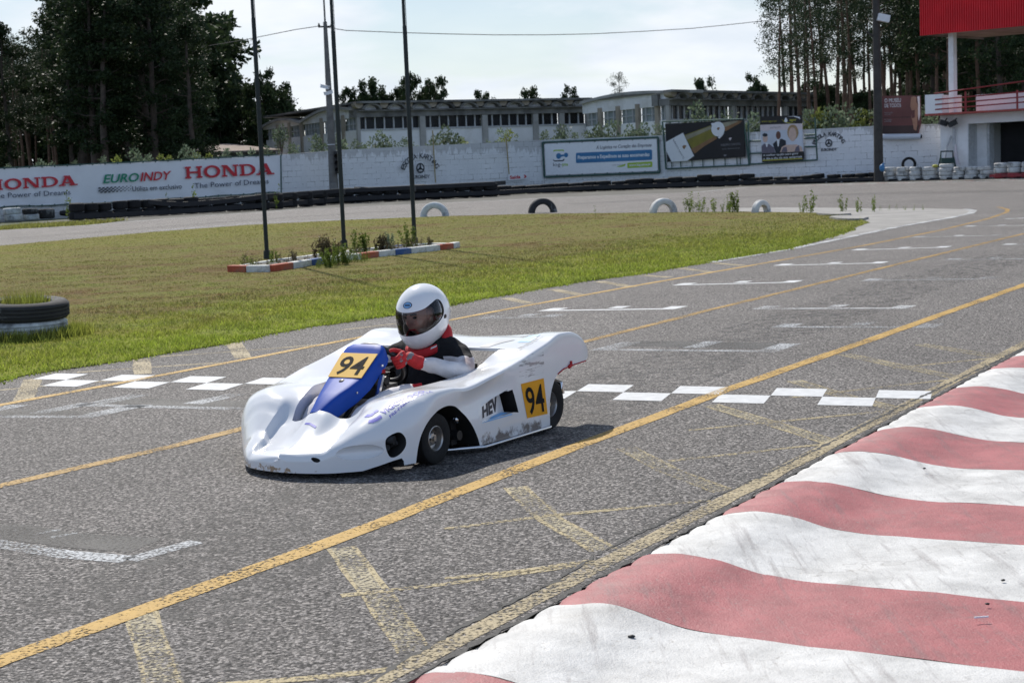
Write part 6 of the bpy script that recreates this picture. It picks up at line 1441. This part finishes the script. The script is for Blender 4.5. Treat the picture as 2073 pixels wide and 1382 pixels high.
from mathutils.bvhtree import BVHTree
BVH = BVHTree.FromPolygons([v.co.copy() for v in body.data.vertices], [tuple(p.vertices) for p in body.data.polygons])
def zsurf(x, y):
    h = BVH.ray_cast(Vector((x, y, 2)), Vector((0, 0, -1))); return h[0].z if h[0] is not None else ztop(x, y)
def split_long(vs, fs, lim):
    bm = bmesh.new(); bv = [bm.verts.new(v) for v in vs]
    for f in fs:
        try: bm.faces.new([bv[i] for i in f])
        except ValueError: pass
    for _ in range(5):
        e = [e for e in bm.edges if e.calc_length() > lim]
        if not e: break
        bmesh.ops.subdivide_edges(bm, edges=e, cuts=1); bmesh.ops.triangulate(bm, faces=bm.faces[:])
    bm.verts.index_update(); out = [tuple(v.co) for v in bm.verts], [tuple(v.index for v in f.verts) for f in bm.faces]; bm.free(); return out
def on_top(name, s, mat, p0, p1, h, bold=0., par=kart, shear=0.):
    """lettering laid on the upper surface, baseline from p0 to p1 (kart x, y)"""
    vs, fs, w = text2d(s, bold, shear); a, b_ = Vector(p0), Vector(p1); e = (b_ - a); n = Vector((-e.y, e.x)).normalized(); mb = MB()
    vs = [tuple(a + e * (x / w) + n * (y * h)) + (0,) for x, y in vs]; vs, fs = split_long(vs, fs, .012)
    mb.add([(x, y, zsurf(x, y) + .0024) for x, y, _ in vs], fs); return mb.build(name, mat, par, clean=False)
def quad_top(mb, pts, n=6, mi=0, dz=.0020):
    a, b_, c, d = [Vector(p) for p in pts]; vs = []
    for i in range(n + 1):
        for j in range(n + 1):
            q = a.lerp(b_, i / n).lerp(d.lerp(c, i / n), j / n); vs.append((q.x, q.y, zsurf(q.x, q.y) + dz))
    mb.add(vs, [(i * (n + 1) + j, (i + 1) * (n + 1) + j, (i + 1) * (n + 1) + j + 1, i * (n + 1) + j + 1) for i in range(n) for j in range(n)], mi)
def KP(px, py, z):
    d = ray(px, py); t = (z - CAMH) / d.z; w = KM.inverted() @ (CAM + d * t); return (w.x, w.y)
def KT(px, py):
    """where a photo pixel meets the body surface"""
    Mi = KM.inverted(); o_ = Mi @ CAM; d_ = (Mi.to_3x3() @ ray(px, py)).normalized(); h = BVH.ray_cast(o_, d_)
    return (h[0].x, h[0].y)
on_top('lettering', 'VIGOBLOCO', 'decal_blue', KT(776, 841), KT(862, 793), .038, .03)
on_top('lettering', 'PRE-FABRICADOS, S.A.', 'decal_blue', KT(791, 847), KT(877, 794), .015, .01)
mb = MB()
def arc_top(mb, pts, w):
    for (a, b_), (c, d_) in zip(pts, pts[1:]):
        p, q = KT(a, b_), KT(c, d_); dn = Vector((q[0] - p[0], q[1] - p[1])); nn = Vector((-dn.y, dn.x)).normalized() * w
        quad_top(mb, [p, q, (q[0] + nn.x, q[1] + nn.y), (p[0] + nn.x, p[1] + nn.y)], 2)
arc_top(mb, [(737, 845), (745, 844.5), (753, 842), (759, 837), (767, 832)], .022); mb.build('emblem', 'decal_blue', kart, clean=False); mb = MB(); arc_top(mb, [(745, 857), (755, 856), (765, 852), (774, 845)], .022)
mb.build('emblem', 'decal_blue', kart, clean=False)
mb = MB(); quad_top(mb, [KT(619, 856), KT(641, 863), KT(638, 867), KT(616, 859)], 10); mb.build('nose_stripe', 'decal_blue', kart, clean=False)
mb = MB(); quad_top(mb, [(-1.045, .455), (-1.045, .535), (-1.165, .535), (-1.165, .455)], 8); mb.build('sponsor_patch', 'decal_sky', kart, clean=False)
on_top('sponsor_initial', 'N', 'helmet_white', (-1.07, .525), (-1.14, .525), .06, .03, kart)
on_top('lettering', 'FUNDEC', 'decal_grey', KT(1044, 716), KT(1100, 680), .036, .0)
# grey band round the rear deck and the trim under it
mb = MB(); quad_top(mb, [(-.94, .27), (-.94, .33), (-1.12, .40), (-1.12, .33)], 10); mb.build('deck_stripe', 'decal_grey', kart, clean=False)
def plate(name, corners, s, par, mats, y=None):
    """number sticker following the side panel: corners in (x, z), left side of the kart"""
    mb = MB(); a, b_, c, d = [Vector(p) for p in corners]; n = 8
    def q(u, v, off): p = a.lerp(b_, u).lerp(d.lerp(c, u), v); return (p.x, yside(p.x, p.y) + off, p.y)
    mb.add([q(i / n, j / n, .0016) for i in range(n + 1) for j in range(n + 1)], [(i * (n + 1) + j, i * (n + 1) + j + 1, (i + 1) * (n + 1) + j + 1, (i + 1) * (n + 1) + j) for i in range(n) for j in range(n)], 0)
    vs, fs, w = text2d(s, .012); vs, fs = split_long([(.10 + .80 * x / w, .10 + .80 * yy / 1.05, 0) for x, yy in vs], fs, .12)
    mb.add([q(u, v, .0032) for u, v, _ in vs], fs, 1); return mb.build(name, mats, par, clean=False)
def yside(x, z): W = Wd(x); ze = ztop(x, W) - rnd(x); zb = zbot(x); v = (ze - z) / (ze - zb); return W + side_y(v, x)
plate('number_plate', [(-.800, .108), (-1.012, .100), (-.985, .300), (-.752, .300)], '94', kart, ['plate_orange', 'number_black'])
# wedge lettering
mb = MB(); vs, fs, w = text2d('HEV', .05, .18)
fa, fb, fc, fd = Vector((-.385, .176)), Vector((-.612, .184)), Vector((-.598, .262)), Vector((-.385, .226)); out = []
def yhit(x, z): h = BVH.ray_cast(Vector((x, 2, z)), Vector((0, -1, 0))); return h[0].y
vs, fs = split_long([tuple(fa.lerp(fb, x / w).lerp(fd.lerp(fc, x / w), y / 1.02)) + (0,) for x, y in vs], fs, .02)
mb.add([(x, yhit(x, z) + .0012, z) for x, z, _ in vs], fs); mb.build('lettering', 'decal_black', kart, clean=False)
mb = MB(); n = 8; P4 = [Vector(p) for p in ((-.36, .150), (-.66, .150), (-.64, .164), (-.50, .162))]; fl = []
for i in range(n + 1):
    for j in range(3): q = P4[0].lerp(P4[1], i / n).lerp(P4[3].lerp(P4[2], i / n), j / 2); fl.append((q.x, yhit(q.x, q.y) + .001, q.y))
mb.add(fl, [(i * 3 + j, i * 3 + j + 1, (i + 1) * 3 + j + 1, (i + 1) * 3 + j) for i in range(n) for j in range(2)]); mb.build('side_flash', 'decal_sky', kart, clean=False)

# running gear
def wheel(x, y, R, w, s):
    mb = MB(); e = w / 2
    mb.lathe([(R * .50, -e * .86), (R * .66, -e * .98), (R * .90, -e), (R * .975, -e * .90), (R, -e * .70), (R, 0), (R, e * .70), (R * .975, e * .90), (R * .90, e), (R * .66, e * .98), (R * .50, e * .86)], 40, axis='Y', close=True)
    o = mb.build('wheel', 'rubber', kart, smooth=40); o.location = (x, y, R)
    mb = MB(); k = s; mb.lathe([(R * .51, e * .86 * k), (R * .48, e * .90 * k), (R * .44, e * .80 * k), (R * .42, e * .30 * k), (R * .30, e * .22 * k), (R * .26, e * .5 * k), (R * .20, e * .62 * k), (R * .10, e * .64 * k), (R * .09, e * .80 * k), (0, e * .80 * k)], 32, axis='Y'); mb.lathe([(R * .51, -e * .86 * k), (R * .42, -e * .3 * k), (0, -e * .25 * k)], 24, axis='Y'); mb.build('rim', 'alloy', o, smooth=35)
    mb = MB()
    for a in range(3):
        c, q = math.cos(a * 2.094), math.sin(a * 2.094); mb.lathe([(0, e * .36 * k), (R * .05, e * .34 * k), (R * .05, e * .2 * k)], 8, axis='Y', origin=(R * .20 * c, e * .3 * k, R * .20 * q))
    mb.build('wheel_nut', 'bolt_dark', o, smooth=40, clean=False)
for s in (1, -1):
    wheel(-.015, s * .545 if s > 0 else -.47, .127, .115, s); wheel(-1.085, s * .555, .139, .170, s)
mb = MB(); mb.box((-.36, 0, .045), (1.25, .70, .012)); 
mb.build('floor_pan', 'black_matte', kart)
for s in (1, -1):
    mb = MB(); mb.tube([(-.35, s * .655, .030), (-.36, s * .662, .030), (-1.0, s * .667, .026), (-1.02, s * .66, .026)], .009, 8); mb.tube([(-.05, s * .40, .035), (-.35, s * .655, .030)], .012, 8); mb.build('side_bar', 'chrome', kart, smooth=50, clean=False)
mb = MB(); mb.tube([(-1.08, -.5, .139), (-1.08, .5, .139)], .02, 10); mb.tube([(-.015, -.5, .127), (-.015, -.36, .09), (-.015, .36, .09), (-.015, .5, .127)], .014, 8); mb.tube([(.06, -.36, .08), (-1.15, -.34, .07)], .015, 8); mb.tube([(.06, .36, .08), (-1.15, .34, .07)], .015, 8)
mb.box((-.24, .48, .12), (.05, .14, .13)); mb.tube([(-.22, .36, .10), (-.22, .60, .11)], .026, 8); mb.tube([(-.10, .44, .20), (-.26, .50, .17)], .018, 8)
mb.build('chassis', 'black_plastic', kart, smooth=50, clean=False)
mb = MB(); mb.tube([(.30, .40, .175), (.27, .55, .165)], .022, 10); mb.tube([(.24, .42, .12), (.29, .52, .13)], .016, 8); mb.tube([(.26, .44, .10), (.25, .55, .15)], .010, 8); mb.build('front_bar', 'belt_rubber', kart, smooth=50, clean=False)
mb = MB(); mb.sphere((-.245, .565, .185), (.018, .018, .022), 10, 6); mb.build('bolt', 'chrome', kart, smooth=60)
mb = MB(); mb.tube([(-1.20, .42, .25), (-1.235, .56, .252), (-1.235, .615, .235), (-1.235, .62, .19), (-1.225, .56, .17), (-1.2, .44, .17)], .016, 10); mb.build('rear_bumper', 'chrome', kart, smooth=50)
mb = MB(); mb.tube([(-1.14, .652, .302), (-1.20, .655, .322), (-1.30, .655, .331), (-1.46, .65, .335)], .0035, 6); mb.build('trim_cord', 'suit_red', kart, smooth=60)
mb = MB(); mb.box((-1.27, .657, .331), (.035, .010, .018), 0, Matrix.Rotation(R_(20), 3, 'Y')); mb.box((-1.285, .655, .345), (.014, .008, .022)); mb.build('tie_knot', 'suit_red', kart, clean=False)
mb = MB(); mb.box((-1.02, -.28, .18), (.26, .22, .22)); mb.box((-1.02, -.28, .31), (.16, .14, .08)); 
for k in range(5): mb.box((-1.02, -.28, .30 + .016 * k), (.20, .18, .006))
mb.tube([(-.92, -.2, .2), (-1.1, 0, .2), (-1.25, .2, .2)], .035, 10); mb.build('engine', 'black_plastic', kart, smooth=50, clean=False)
# seat shell
mb = MB(); prof = [(-.50, .075), (-.62, .065), (-.75, .07), (-.86, .11), (-.93, .20), (-.965, .30), (-.975, .385)]
vs = []; n = 12
for (x, z) in prof:
    for k in range(n + 1):
        a = -1 + 2 * k / n; hw = .185; vs.append((x + (.20 * a * a if z > .15 else .0), hw * a, z + (.12 * a ** 4 if z < .15 else .02 * a * a)))
mb.add(vs, [(i * (n + 1) + k, i * (n + 1) + k + 1, (i + 1) * (n + 1) + k + 1, (i + 1) * (n + 1) + k) for i in range(len(prof) - 1) for k in range(n)])
seat = mb.build('seat', 'black_plastic', kart, smooth=60); sd = seat.modifiers.new('s', 'SOLIDIFY'); sd.thickness = .012; bake(seat)
mb = MB(); mb.box((-.90, .235, .335), (.06, .05, .08)); mb.tube([(-.90, .26, .33), (-.84, .33, .31)], .016, 8); mb.build('seat_stay', 'black_plastic', kart, clean=False)

# steering wheel, column, fairing
SWC = Vector((-.375, 0, .440)); swt = Vector((.62, 0, .785)).normalized(); swn = Vector((-.785, 0, .62)).normalized()
mb = MB(); mb.tube([SWC + Vector((0, 1, 0)) * .145 * math.cos(a) + swt * .135 * math.sin(a) for a in [2 * math.pi * k / 36 for k in range(36)]], .0155, 10, close=True)
sw = mb.build('steering_wheel', 'black_plastic', kart, smooth=60)
mb = MB()
for a in (R_(5), R_(175), R_(270)): mb.tube([SWC - swn * .02, SWC + Vector((0, 1, 0)) * .14 * math.cos(a) + swt * .13 * math.sin(a)], .012, 6)
mb.lathe([(0, 0), (.045, 0), (.045, .03), (0, .03)], 14, origin=tuple(SWC - swn * .03)); mb.build('spoke', 'black_plastic', sw, clean=False)
mb = MB(); mb.tube([SWC - swn * .03, Vector((.05, 0, .12))], .013, 8); mb.build('steering_column', 'black_plastic', kart, smooth=50)
mb = MB(); mb.box((-.155, .145, .315), (.016, .022, .20), 0, Matrix.Rotation(R_(-28), 3, 'Y')); mb.build('column_stay', 'chrome', kart)
mb = MB(); mb.tube([(-.14, .05, .40), (-.20, .09, .37), (-.25, .13, .30), (-.28, .18, .22)], .022, 8); mb.tube([(-.30, -.1, .36), (-.30, .1, .36)], .025, 8); mb.box((-.33, .02, .30), (.10, .18, .08)); mb.build('hose', 'black_plastic', kart, smooth=50, clean=False)
mb = MB(); mb.tube([(-.20, .10, .425), (-.24, .135, .42)], .012, 6); mb.tube([(-.36, .22, .325), (-.40, .25, .33)], .012, 6); mb.build('wiring_clip', 'suit_red', kart, clean=False)
# fairing: loft of sections from the nose cone up to the rolled top
secs = [  # centre x, z, half width, depth of the side flank
    (.185, .262, .040, .085), (.150, .286, .047, .090), (.105, .315, .060, .095), (.055, .342, .075, .095), (.000, .366, .094, .092), (-.050, .392, .108, .085), (-.075, .402, .116, .080), (-.215, .510, .129, .075), (-.235, .528, .127, .068), (-.252, .543, .119, .055), (-.275, .552, .106, .03)]
mb = MB(); vs = []
P0 = []
for i, (x, z, hw, dp) in enumerate(secs):
    a = Vector(secs[min(i + 1, len(secs) - 1)][:2]); b_ = Vector(secs[max(i - 1, 0)][:2]); t_ = (a - b_).normalized(); nx, nz = t_.y, -t_.x     # outward (forward-up) normal
    back = Vector((-nx, -nz)) if nx > 0 else Vector((nx, nz))
    r = .012
    sec = [(-hw - .006, dp), (-hw - .004, dp * .5), (-hw - .001, r * 1.3), (-hw + r * .4, r * .4), (-hw + r * 1.4, 0), (-hw * .5, -.002), (0, -.003), (hw * .5, -.002), (hw - r * 1.4, 0), (hw - r * .4, r * .4), (hw + .001, r * 1.3), (hw + .004, dp * .5), (hw + .006, dp)]
    for y, dd in sec: vs.append((x + back.x * dd, y, z + back.y * dd))
n = 13
mb.add(vs, [(i * n + k, i * n + k + 1, (i + 1) * n + k + 1, (i + 1) * n + k) for i in range(len(secs) - 1) for k in range(n - 1)])
fair = mb.build('steering_fairing', 'blue_paint', kart, smooth=50); sd = fair.modifiers.new('s', 'SOLIDIFY'); sd.thickness = .005; bake(fair); fix(fair.data, 45, False)
a, b_ = Vector((-.075, 0, .402)), Vector((-.215, 0, .510)); up_ = (b_ - a).normalized(); nrm = Vector((up_.z, 0, -up_.x)); nrm = nrm if nrm.x > 0 else -nrm
hw = .108; L = (b_ - a).length; L0, L1 = -.002, L * .985
mb = MB(); place = lambda u, v, d: a + Vector((0, u, 0)) + up_ * v + nrm * d
mb.prism([(-hw, L0), (hw, L0), (hw + .008, L1), (-hw - .008, L1)], .0045, .0075, place, 0)
vs, fs, w = text2d('94', .012)
mb.add([place(hw * .80 * (2 * x / w - 1), L0 + L * (.12 + .76 * y / 1.04), .0085) for x, y in vs], fs, 1)
mb.build('number_panel', ['number_yellow', 'number_black'], fair, clean=False)
mb = MB(); c = a - up_ * .035; mb.lathe([(0, .012), (.012, .012), (.02, .006), (.021, 0)], 16, origin=(0, 0, 0)); q_ = Vector((0, 0, 1)).rotation_difference(nrm); mb.v = [tuple(q_ @ Vector(v) + c + nrm * .002 + Vector((0, .02, 0)) * 0) for v in mb.v]; mb.build('fixing_knob', 'black_plastic', fair, smooth=40)
mb = MB(); mb.box((-.20, .147, .455), (.014, .008, .010)); mb.box((-.03, .105, .335), (.010, .008, .010)); mb.build('rivet', 'chrome', fair, clean=False)

# ------------------------------------------------------------------ rider
def skin_mesh(nodes, edges, subdiv=2, root=0):
    bm = bmesh.new(); ly = bm.verts.layers.skin.verify(); bv = []
    for i, n in enumerate(nodes):
        v = bm.verts.new(n[0]); r = n[1]; v[ly].radius = (r, r) if not isinstance(r, tuple) else r; v[ly].use_root = (i == root); bv.append(v)
    for i, j in edges: bm.edges.new((bv[i], bv[j]))
    me = bpy.data.meshes.new('skeleton'); bm.to_mesh(me); bm.free(); o = bpy.data.objects.new('skeleton', me); COL.objects.link(o); o.modifiers.new('k', 'SKIN')
    sb = o.modifiers.new('u', 'SUBSURF'); sb.levels = subdiv; sb.render_levels = subdiv; bake(o); d = o.data; bpy.data.objects.remove(o, do_unlink=True)
    for p in d.polygons: p.use_smooth = True
    return d
HC = Vector((-.80, .0, .662)); HP = R_(17)     # helmet centre, nose-down pitch
LR = SWC + Vector((0, .142, 0)) + swt * .035; RR = SWC + Vector((0, -.142, 0)) + swt * .035
nodes = [((-.80, 0, .16), .125), ((-.835, 0, .27), .125), ((-.84, 0, .38), .135), ((-.835, 0, .455), .115), ((-.82, 0, .52), .06), ((-.80, 0, .58), .055), ((-.785, 0, .655), .082), ((-.77, 0, .71), .075)]
edges = [(i, i + 1) for i in range(7)]
def limb(base, pts):
    p = base
    for q in pts: nodes.append(q); edges.append((p, len(nodes) - 1)); p = len(nodes) - 1
for s, hr in ((1, LR), (-1, RR)):
    wv = hr + Vector((-.105, s * .045, -.030))
    limb(3, [((-.86, s * .115, .462), .078), ((-.855, s * .195, .440), .070), ((-.785, s * .285, .385), .060), ((-.705, s * .325, .358), .056), ((-.60, s * .275, .385), .049), (tuple(wv), .037)])
    limb(0, [((-.76, s * .10, .165), .095), ((-.60, s * .165, .205), .082), ((-.45, s * .19, .255), .066), ((-.30, s * .19, .285), .060), ((-.16, s * .17, .270), .056), ((.0, s * .155, .225), .054), ((.07, s * .150, .165), .046), ((.10, s * .148, .11), .04), ((.15, s * .145, .13), .034)])
pd = skin_mesh(nodes, edges, 3)
for k in ('race_suit', 'suit_black', 'skin', 'black_matte'): pd.materials.append(M(k))
for p in pd.polygons:
    x, y, z = p.center
    if z > .56 and abs(y) < .12 and x < -.6: p.material_index = 2
    elif x > .06 and z < .17: p.material_index = 3
# cloth folds along the sleeves and trouser legs
for v in pd.vertices:
    c = v.co
    if c.z < .56: v.co = c + v.normal * (.013 * mnoise.noise((c.x * 8, c.y * 14, c.z * 11)) + .006 * mnoise.noise((c.x * 20, c.y * 30, c.z * 26)))
# face: brow, nose and chin shaped into the head
rider = link('person', pd, None, 'helmeted kart driver in white suit and red gloves gripping the steering wheel', 'person', None, None, KO, KROT)
FP = Matrix.Translation(HC) @ Matrix.Rotation(HP, 4, 'Y')
def onhead(mb): mb.v = [tuple(FP @ Vector(v)) for v in mb.v]; return mb
mb = MB(); mb.sphere((.058, 0, .010), (.078, .066, .105), 20, 14)
for i, v in enumerate(mb.v):
    x, y, z = v; z0 = z - .015; x += .030 * math.exp(-(y / .014) ** 2 - ((z0 + .018) / .026) ** 2) if x > .05 else 0; x -= .014 * (math.exp(-((abs(y) - .03) / .014) ** 2 - ((z0 - .012) / .012) ** 2)) if x > .05 else 0
    x += .010 * math.exp(-(y / .022) ** 2 - ((z0 + .058) / .008) ** 2) if x > .05 else 0; mb.v[i] = (x, y, z)
onhead(mb).build('face', 'skin', rider, smooth=80)
mb = MB()
for s in (1, -1): mb.sphere((.121, s * .030, .027), (.010, .014, .007), 10, 6); mb.tube([(.131, s * .014, .045), (.130, s * .030, .050), (.119, s * .046, .045)], .0045, 6)
onhead(mb).build('eye', 'eye_dark', rider, smooth=60, clean=False)
mb = MB(); mb.tube([(.125, -.02, -.041), (.133, 0, -.040), (.125, .02, -.041)], .005, 6); onhead(mb).build('mouth', 'suit_red', rider, smooth=60)

# helmet: closed shell hollowed out, with a wrap-round eye opening and a chin bar
def hshape(sc):
    mb = MB(); nu, nv = 64, 40; vs = []
    for j in range(nv + 1):
        ph = -math.pi / 2 + math.pi * j / nv
        for i in range(nu):
            a = 2 * math.pi * i / nu; c = math.cos(ph); x, y, z = c * math.cos(a), c * math.sin(a), math.sin(ph)
            rx = .172 if x < 0 else .168; X, Y, Z = x * rx, y * .146, z * (.168 if z > 0 else .185)
            if z < 0:
                f = min(1, -z * 1.25); X += .034 * f * max(0, x) ** 1.2 + (.030 * f if x > 0 else .055 * f * x * -1 * .6); Y *= 1 - .10 * f
            if x < 0 and z < .2: X *= 1 - .05 * abs(z)
            vs.append((X * sc, Y * sc, Z * sc))
    mb.add(vs, [(j * nu + i, j * nu + (i + 1) % nu, (j + 1) * nu + (i + 1) % nu, (j + 1) * nu + i) for j in range(nv) for i in range(nu)]); return mb
def prism_obj(poly, d0, d1, place, mi=0): mb = MB(); mb.prism(poly, d0, d1, place, mi); return mb.build('cutter', ['helmet_white', 'black_matte'])
shell = hshape(1.).build('helmet', ['helmet_white', 'black_matte'], None)
inner = hshape(.90); inner.mi = [1] * len(inner.f); inner = inner.build('cutter', ['helmet_white', 'black_matte'])
eye = [(.30, -.066), (.155, -.056), (.085, -.038), (.030, -.014), (.000, .014), (-.012, .050), (-.008, .082), (.010, .096), (.060, .088), (.12, .070), (.30, .062)]
neck = [(-.4, -.115), (-.12, -.118), (.0, -.128), (.10, -.160), (.16, -.177), (.40, -.20), (.4, -.5), (-.4, -.5)]
boolean(shell, [inner, prism_obj(chaikin(eye, 2), -.4, .4, XZ, 1), prism_obj(neck, -.4, .4, XZ, 1)])
fix(shell.data, 32, False)
for v in shell.data.vertices: v.co = FP @ v.co
shell.parent = rider
vis_ = hshape(.992); vis_ = vis_.build('visor', 'visor_tint', None); vin = hshape(.975).build('cutter', 'visor_tint')
boolean(vis_, [vin]); boolean(vis_, [prism_obj([(x + (.006 if i not in (0, 10) else 0) * (-1 if x < .05 else 0), z + (-.004 if i < 4 else .004)) for i, (x, z) in enumerate(eye)], -.4, .4, XZ)], 'INTERSECT')
fix(vis_.data, 32, False)
for v in vis_.data.vertices: v.co = FP @ v.co
vis_.parent = shell
def hell(a, z, off=1.004):
    """point on the helmet at azimuth a and height z"""
    s = math.sqrt(max(0, 1 - (z / .168) ** 2)) if z > 0 else math.sqrt(max(0, 1 - (z / .185) ** 2)); return Vector((.168 * s * math.cos(a), .146 * s * math.sin(a), z)) * off
mb = MB(); N = 24
for (k0, k1, mi_) in ((1., .80, 0), (.80, 0, 1)):
    vs = [hell(R_(4) + .25 * k * math.cos(2 * math.pi * i / N), .104 + .015 * k * math.sin(2 * math.pi * i / N), 1.006) for k in (k0, k1) for i in range(N)]
    mb.add(vs, [(i, (i + 1) % N, (i + 1) % N + N, i + N) for i in range(N)], mi_)
for k in range(5): a0 = R_(4) - .14 + .058 * k; mb.add([hell(a0, .099, 1.008), hell(a0 + .042, .099, 1.008), hell(a0 + .042, .109, 1.008), hell(a0, .109, 1.008)], [(0, 1, 2, 3)], 0)
onhead(mb).build('front_badge', ['letter_navy', 'decal_sky'], shell, clean=False)
mb = MB()
for k in range(4): mb.add([hell(R_(112 + 0 * k), .01 - .022 * k, 1.008), hell(R_(124), .01 - .022 * k, 1.008), hell(R_(124), .002 - .022 * k, 1.008), hell(R_(112), .002 - .022 * k, 1.008)], [(0, 1, 2, 3)])
onhead(mb).build('side_sticker', 'decal_grey', shell, clean=False)
mb = MB()
for s in (1, -1):
    mb.lathe([(0, .148), (.010, .148), (.013, .143)], 14, axis='Y', origin=(.000, 0, -.012)) if s > 0 else None
onhead(mb).build('visor_pivot', 'eye_dark', shell, smooth=40, clean=False)
# neck brace with a dark strap
mb = MB(); N = 30; vs = []
for i in range(N):
    a = 2 * math.pi * i / N; bx_, by_ = math.cos(a), math.sin(a)
    for k in range(10):
        b_ = 2 * math.pi * k / 10; rr_ = .024 + .012 * (bx_ < 0); R1 = .108
        vs.append((-.835 + (R1 + rr_ * math.cos(b_) * .8) * bx_ * 1.08, (R1 + rr_ * math.cos(b_) * .8) * by_, .500 + .052 * -bx_ + rr_ * (1.1 + .5 * (bx_ < 0)) * math.sin(b_)))
mb.add(vs, [(i * 10 + k, i * 10 + (k + 1) % 10, ((i + 1) % N) * 10 + (k + 1) % 10, ((i + 1) % N) * 10 + k) for i in range(N) for k in range(10)])
for i, f_ in enumerate(mb.f): mb.mi[i] = 1 if (i // 10) % N in (5, 25) else 0
mb.build('neck_brace', ['suit_red', 'suit_black'], rider, smooth=70)
# gloves, each with a palm, four fingers round the rim and a thumb
def glove(R0, s):
    Y = Vector((0, s, 0)); wr = R0 + Vector((-.105, s * .045, -.030)); nd_ = [(tuple(wr + Vector((-.045, .012 * s, -.008))), .045), (tuple(wr), .040)]; ed = [(0, 1)]
    palm = R0 + Y * .026 + swn * .036 - swt * .004; nd_.append((tuple(wr.lerp(palm, .55)), .036)); nd_.append((tuple(palm), .034)); ed += [(1, 2), (2, 3)]
    body_ = skin_mesh(nd_, ed, 2)
    parts = [body_]
    for k, (off, r, ln) in enumerate(((.034, .0125, 1.), (.012, .0132, 1.08), (-.011, .0128, 1.02), (-.032, .0112, .84))):
        kn = palm + swt * off + Y * .004 - swn * .006; c = R0 + swt * off * .96
        chain = [(tuple(palm + swt * off * .6), r * 1.15), (tuple(c + Y * .030 * ln + swn * .012), r * 1.15), (tuple(c + Y * .024 * ln - swn * .020 * ln), r * 1.02), (tuple(c - Y * .004 - swn * .031), r * .95), (tuple(c - Y * .022 - swn * .018), r * .85)]
        parts.append(skin_mesh(chain, [(0, 1), (1, 2), (2, 3), (3, 4)], 2))
    th = [(tuple(palm + swt * .018 - Y * .008), .016), (tuple(R0 + swt * .040 - Y * .014 + swn * .026), .0145), (tuple(R0 + swt * .058 - Y * .024 + swn * .010), .012), (tuple(R0 + swt * .062 - Y * .026 - swn * .010), .0105)]
    parts.append(skin_mesh(th, [(0, 1), (1, 2), (2, 3)], 2))
    bm = bmesh.new()
    for d in parts: bm.from_mesh(d)
    me = bpy.data.meshes.new('glove'); bm.to_mesh(me); bm.free(); me.materials.append(M('glove_red')); me.materials.append(M('glove_grey'))
    nb = len(body_.polygons)
    for i, p in enumerate(me.polygons):
        p.use_smooth = True; c = Vector(p.center) - palm
        back = c.dot(Y)
        if i < nb and back > .012 and abs(c.dot(swt)) < .016 and (Vector(p.center) - wr).length > .03: p.material_index = 1
        if i >= nb and (int(i - nb) % 97) < 20 and back > .006: p.material_index = 1
    return link('glove', me, rider)
glove(LR, 1); glove(RR, -1)
mb = MB(); mb.add([(-.835 + .03 * k, .155 - .01 * k, .505 - .004 * k) for k in range(1)] and [(-.745, .118, .487), (-.70, .108, .478), (-.70, .112, .488), (-.745, .122, .497)], [(0, 1, 2, 3)]); mb.build('chest_logo', 'letter_white', rider, clean=False)
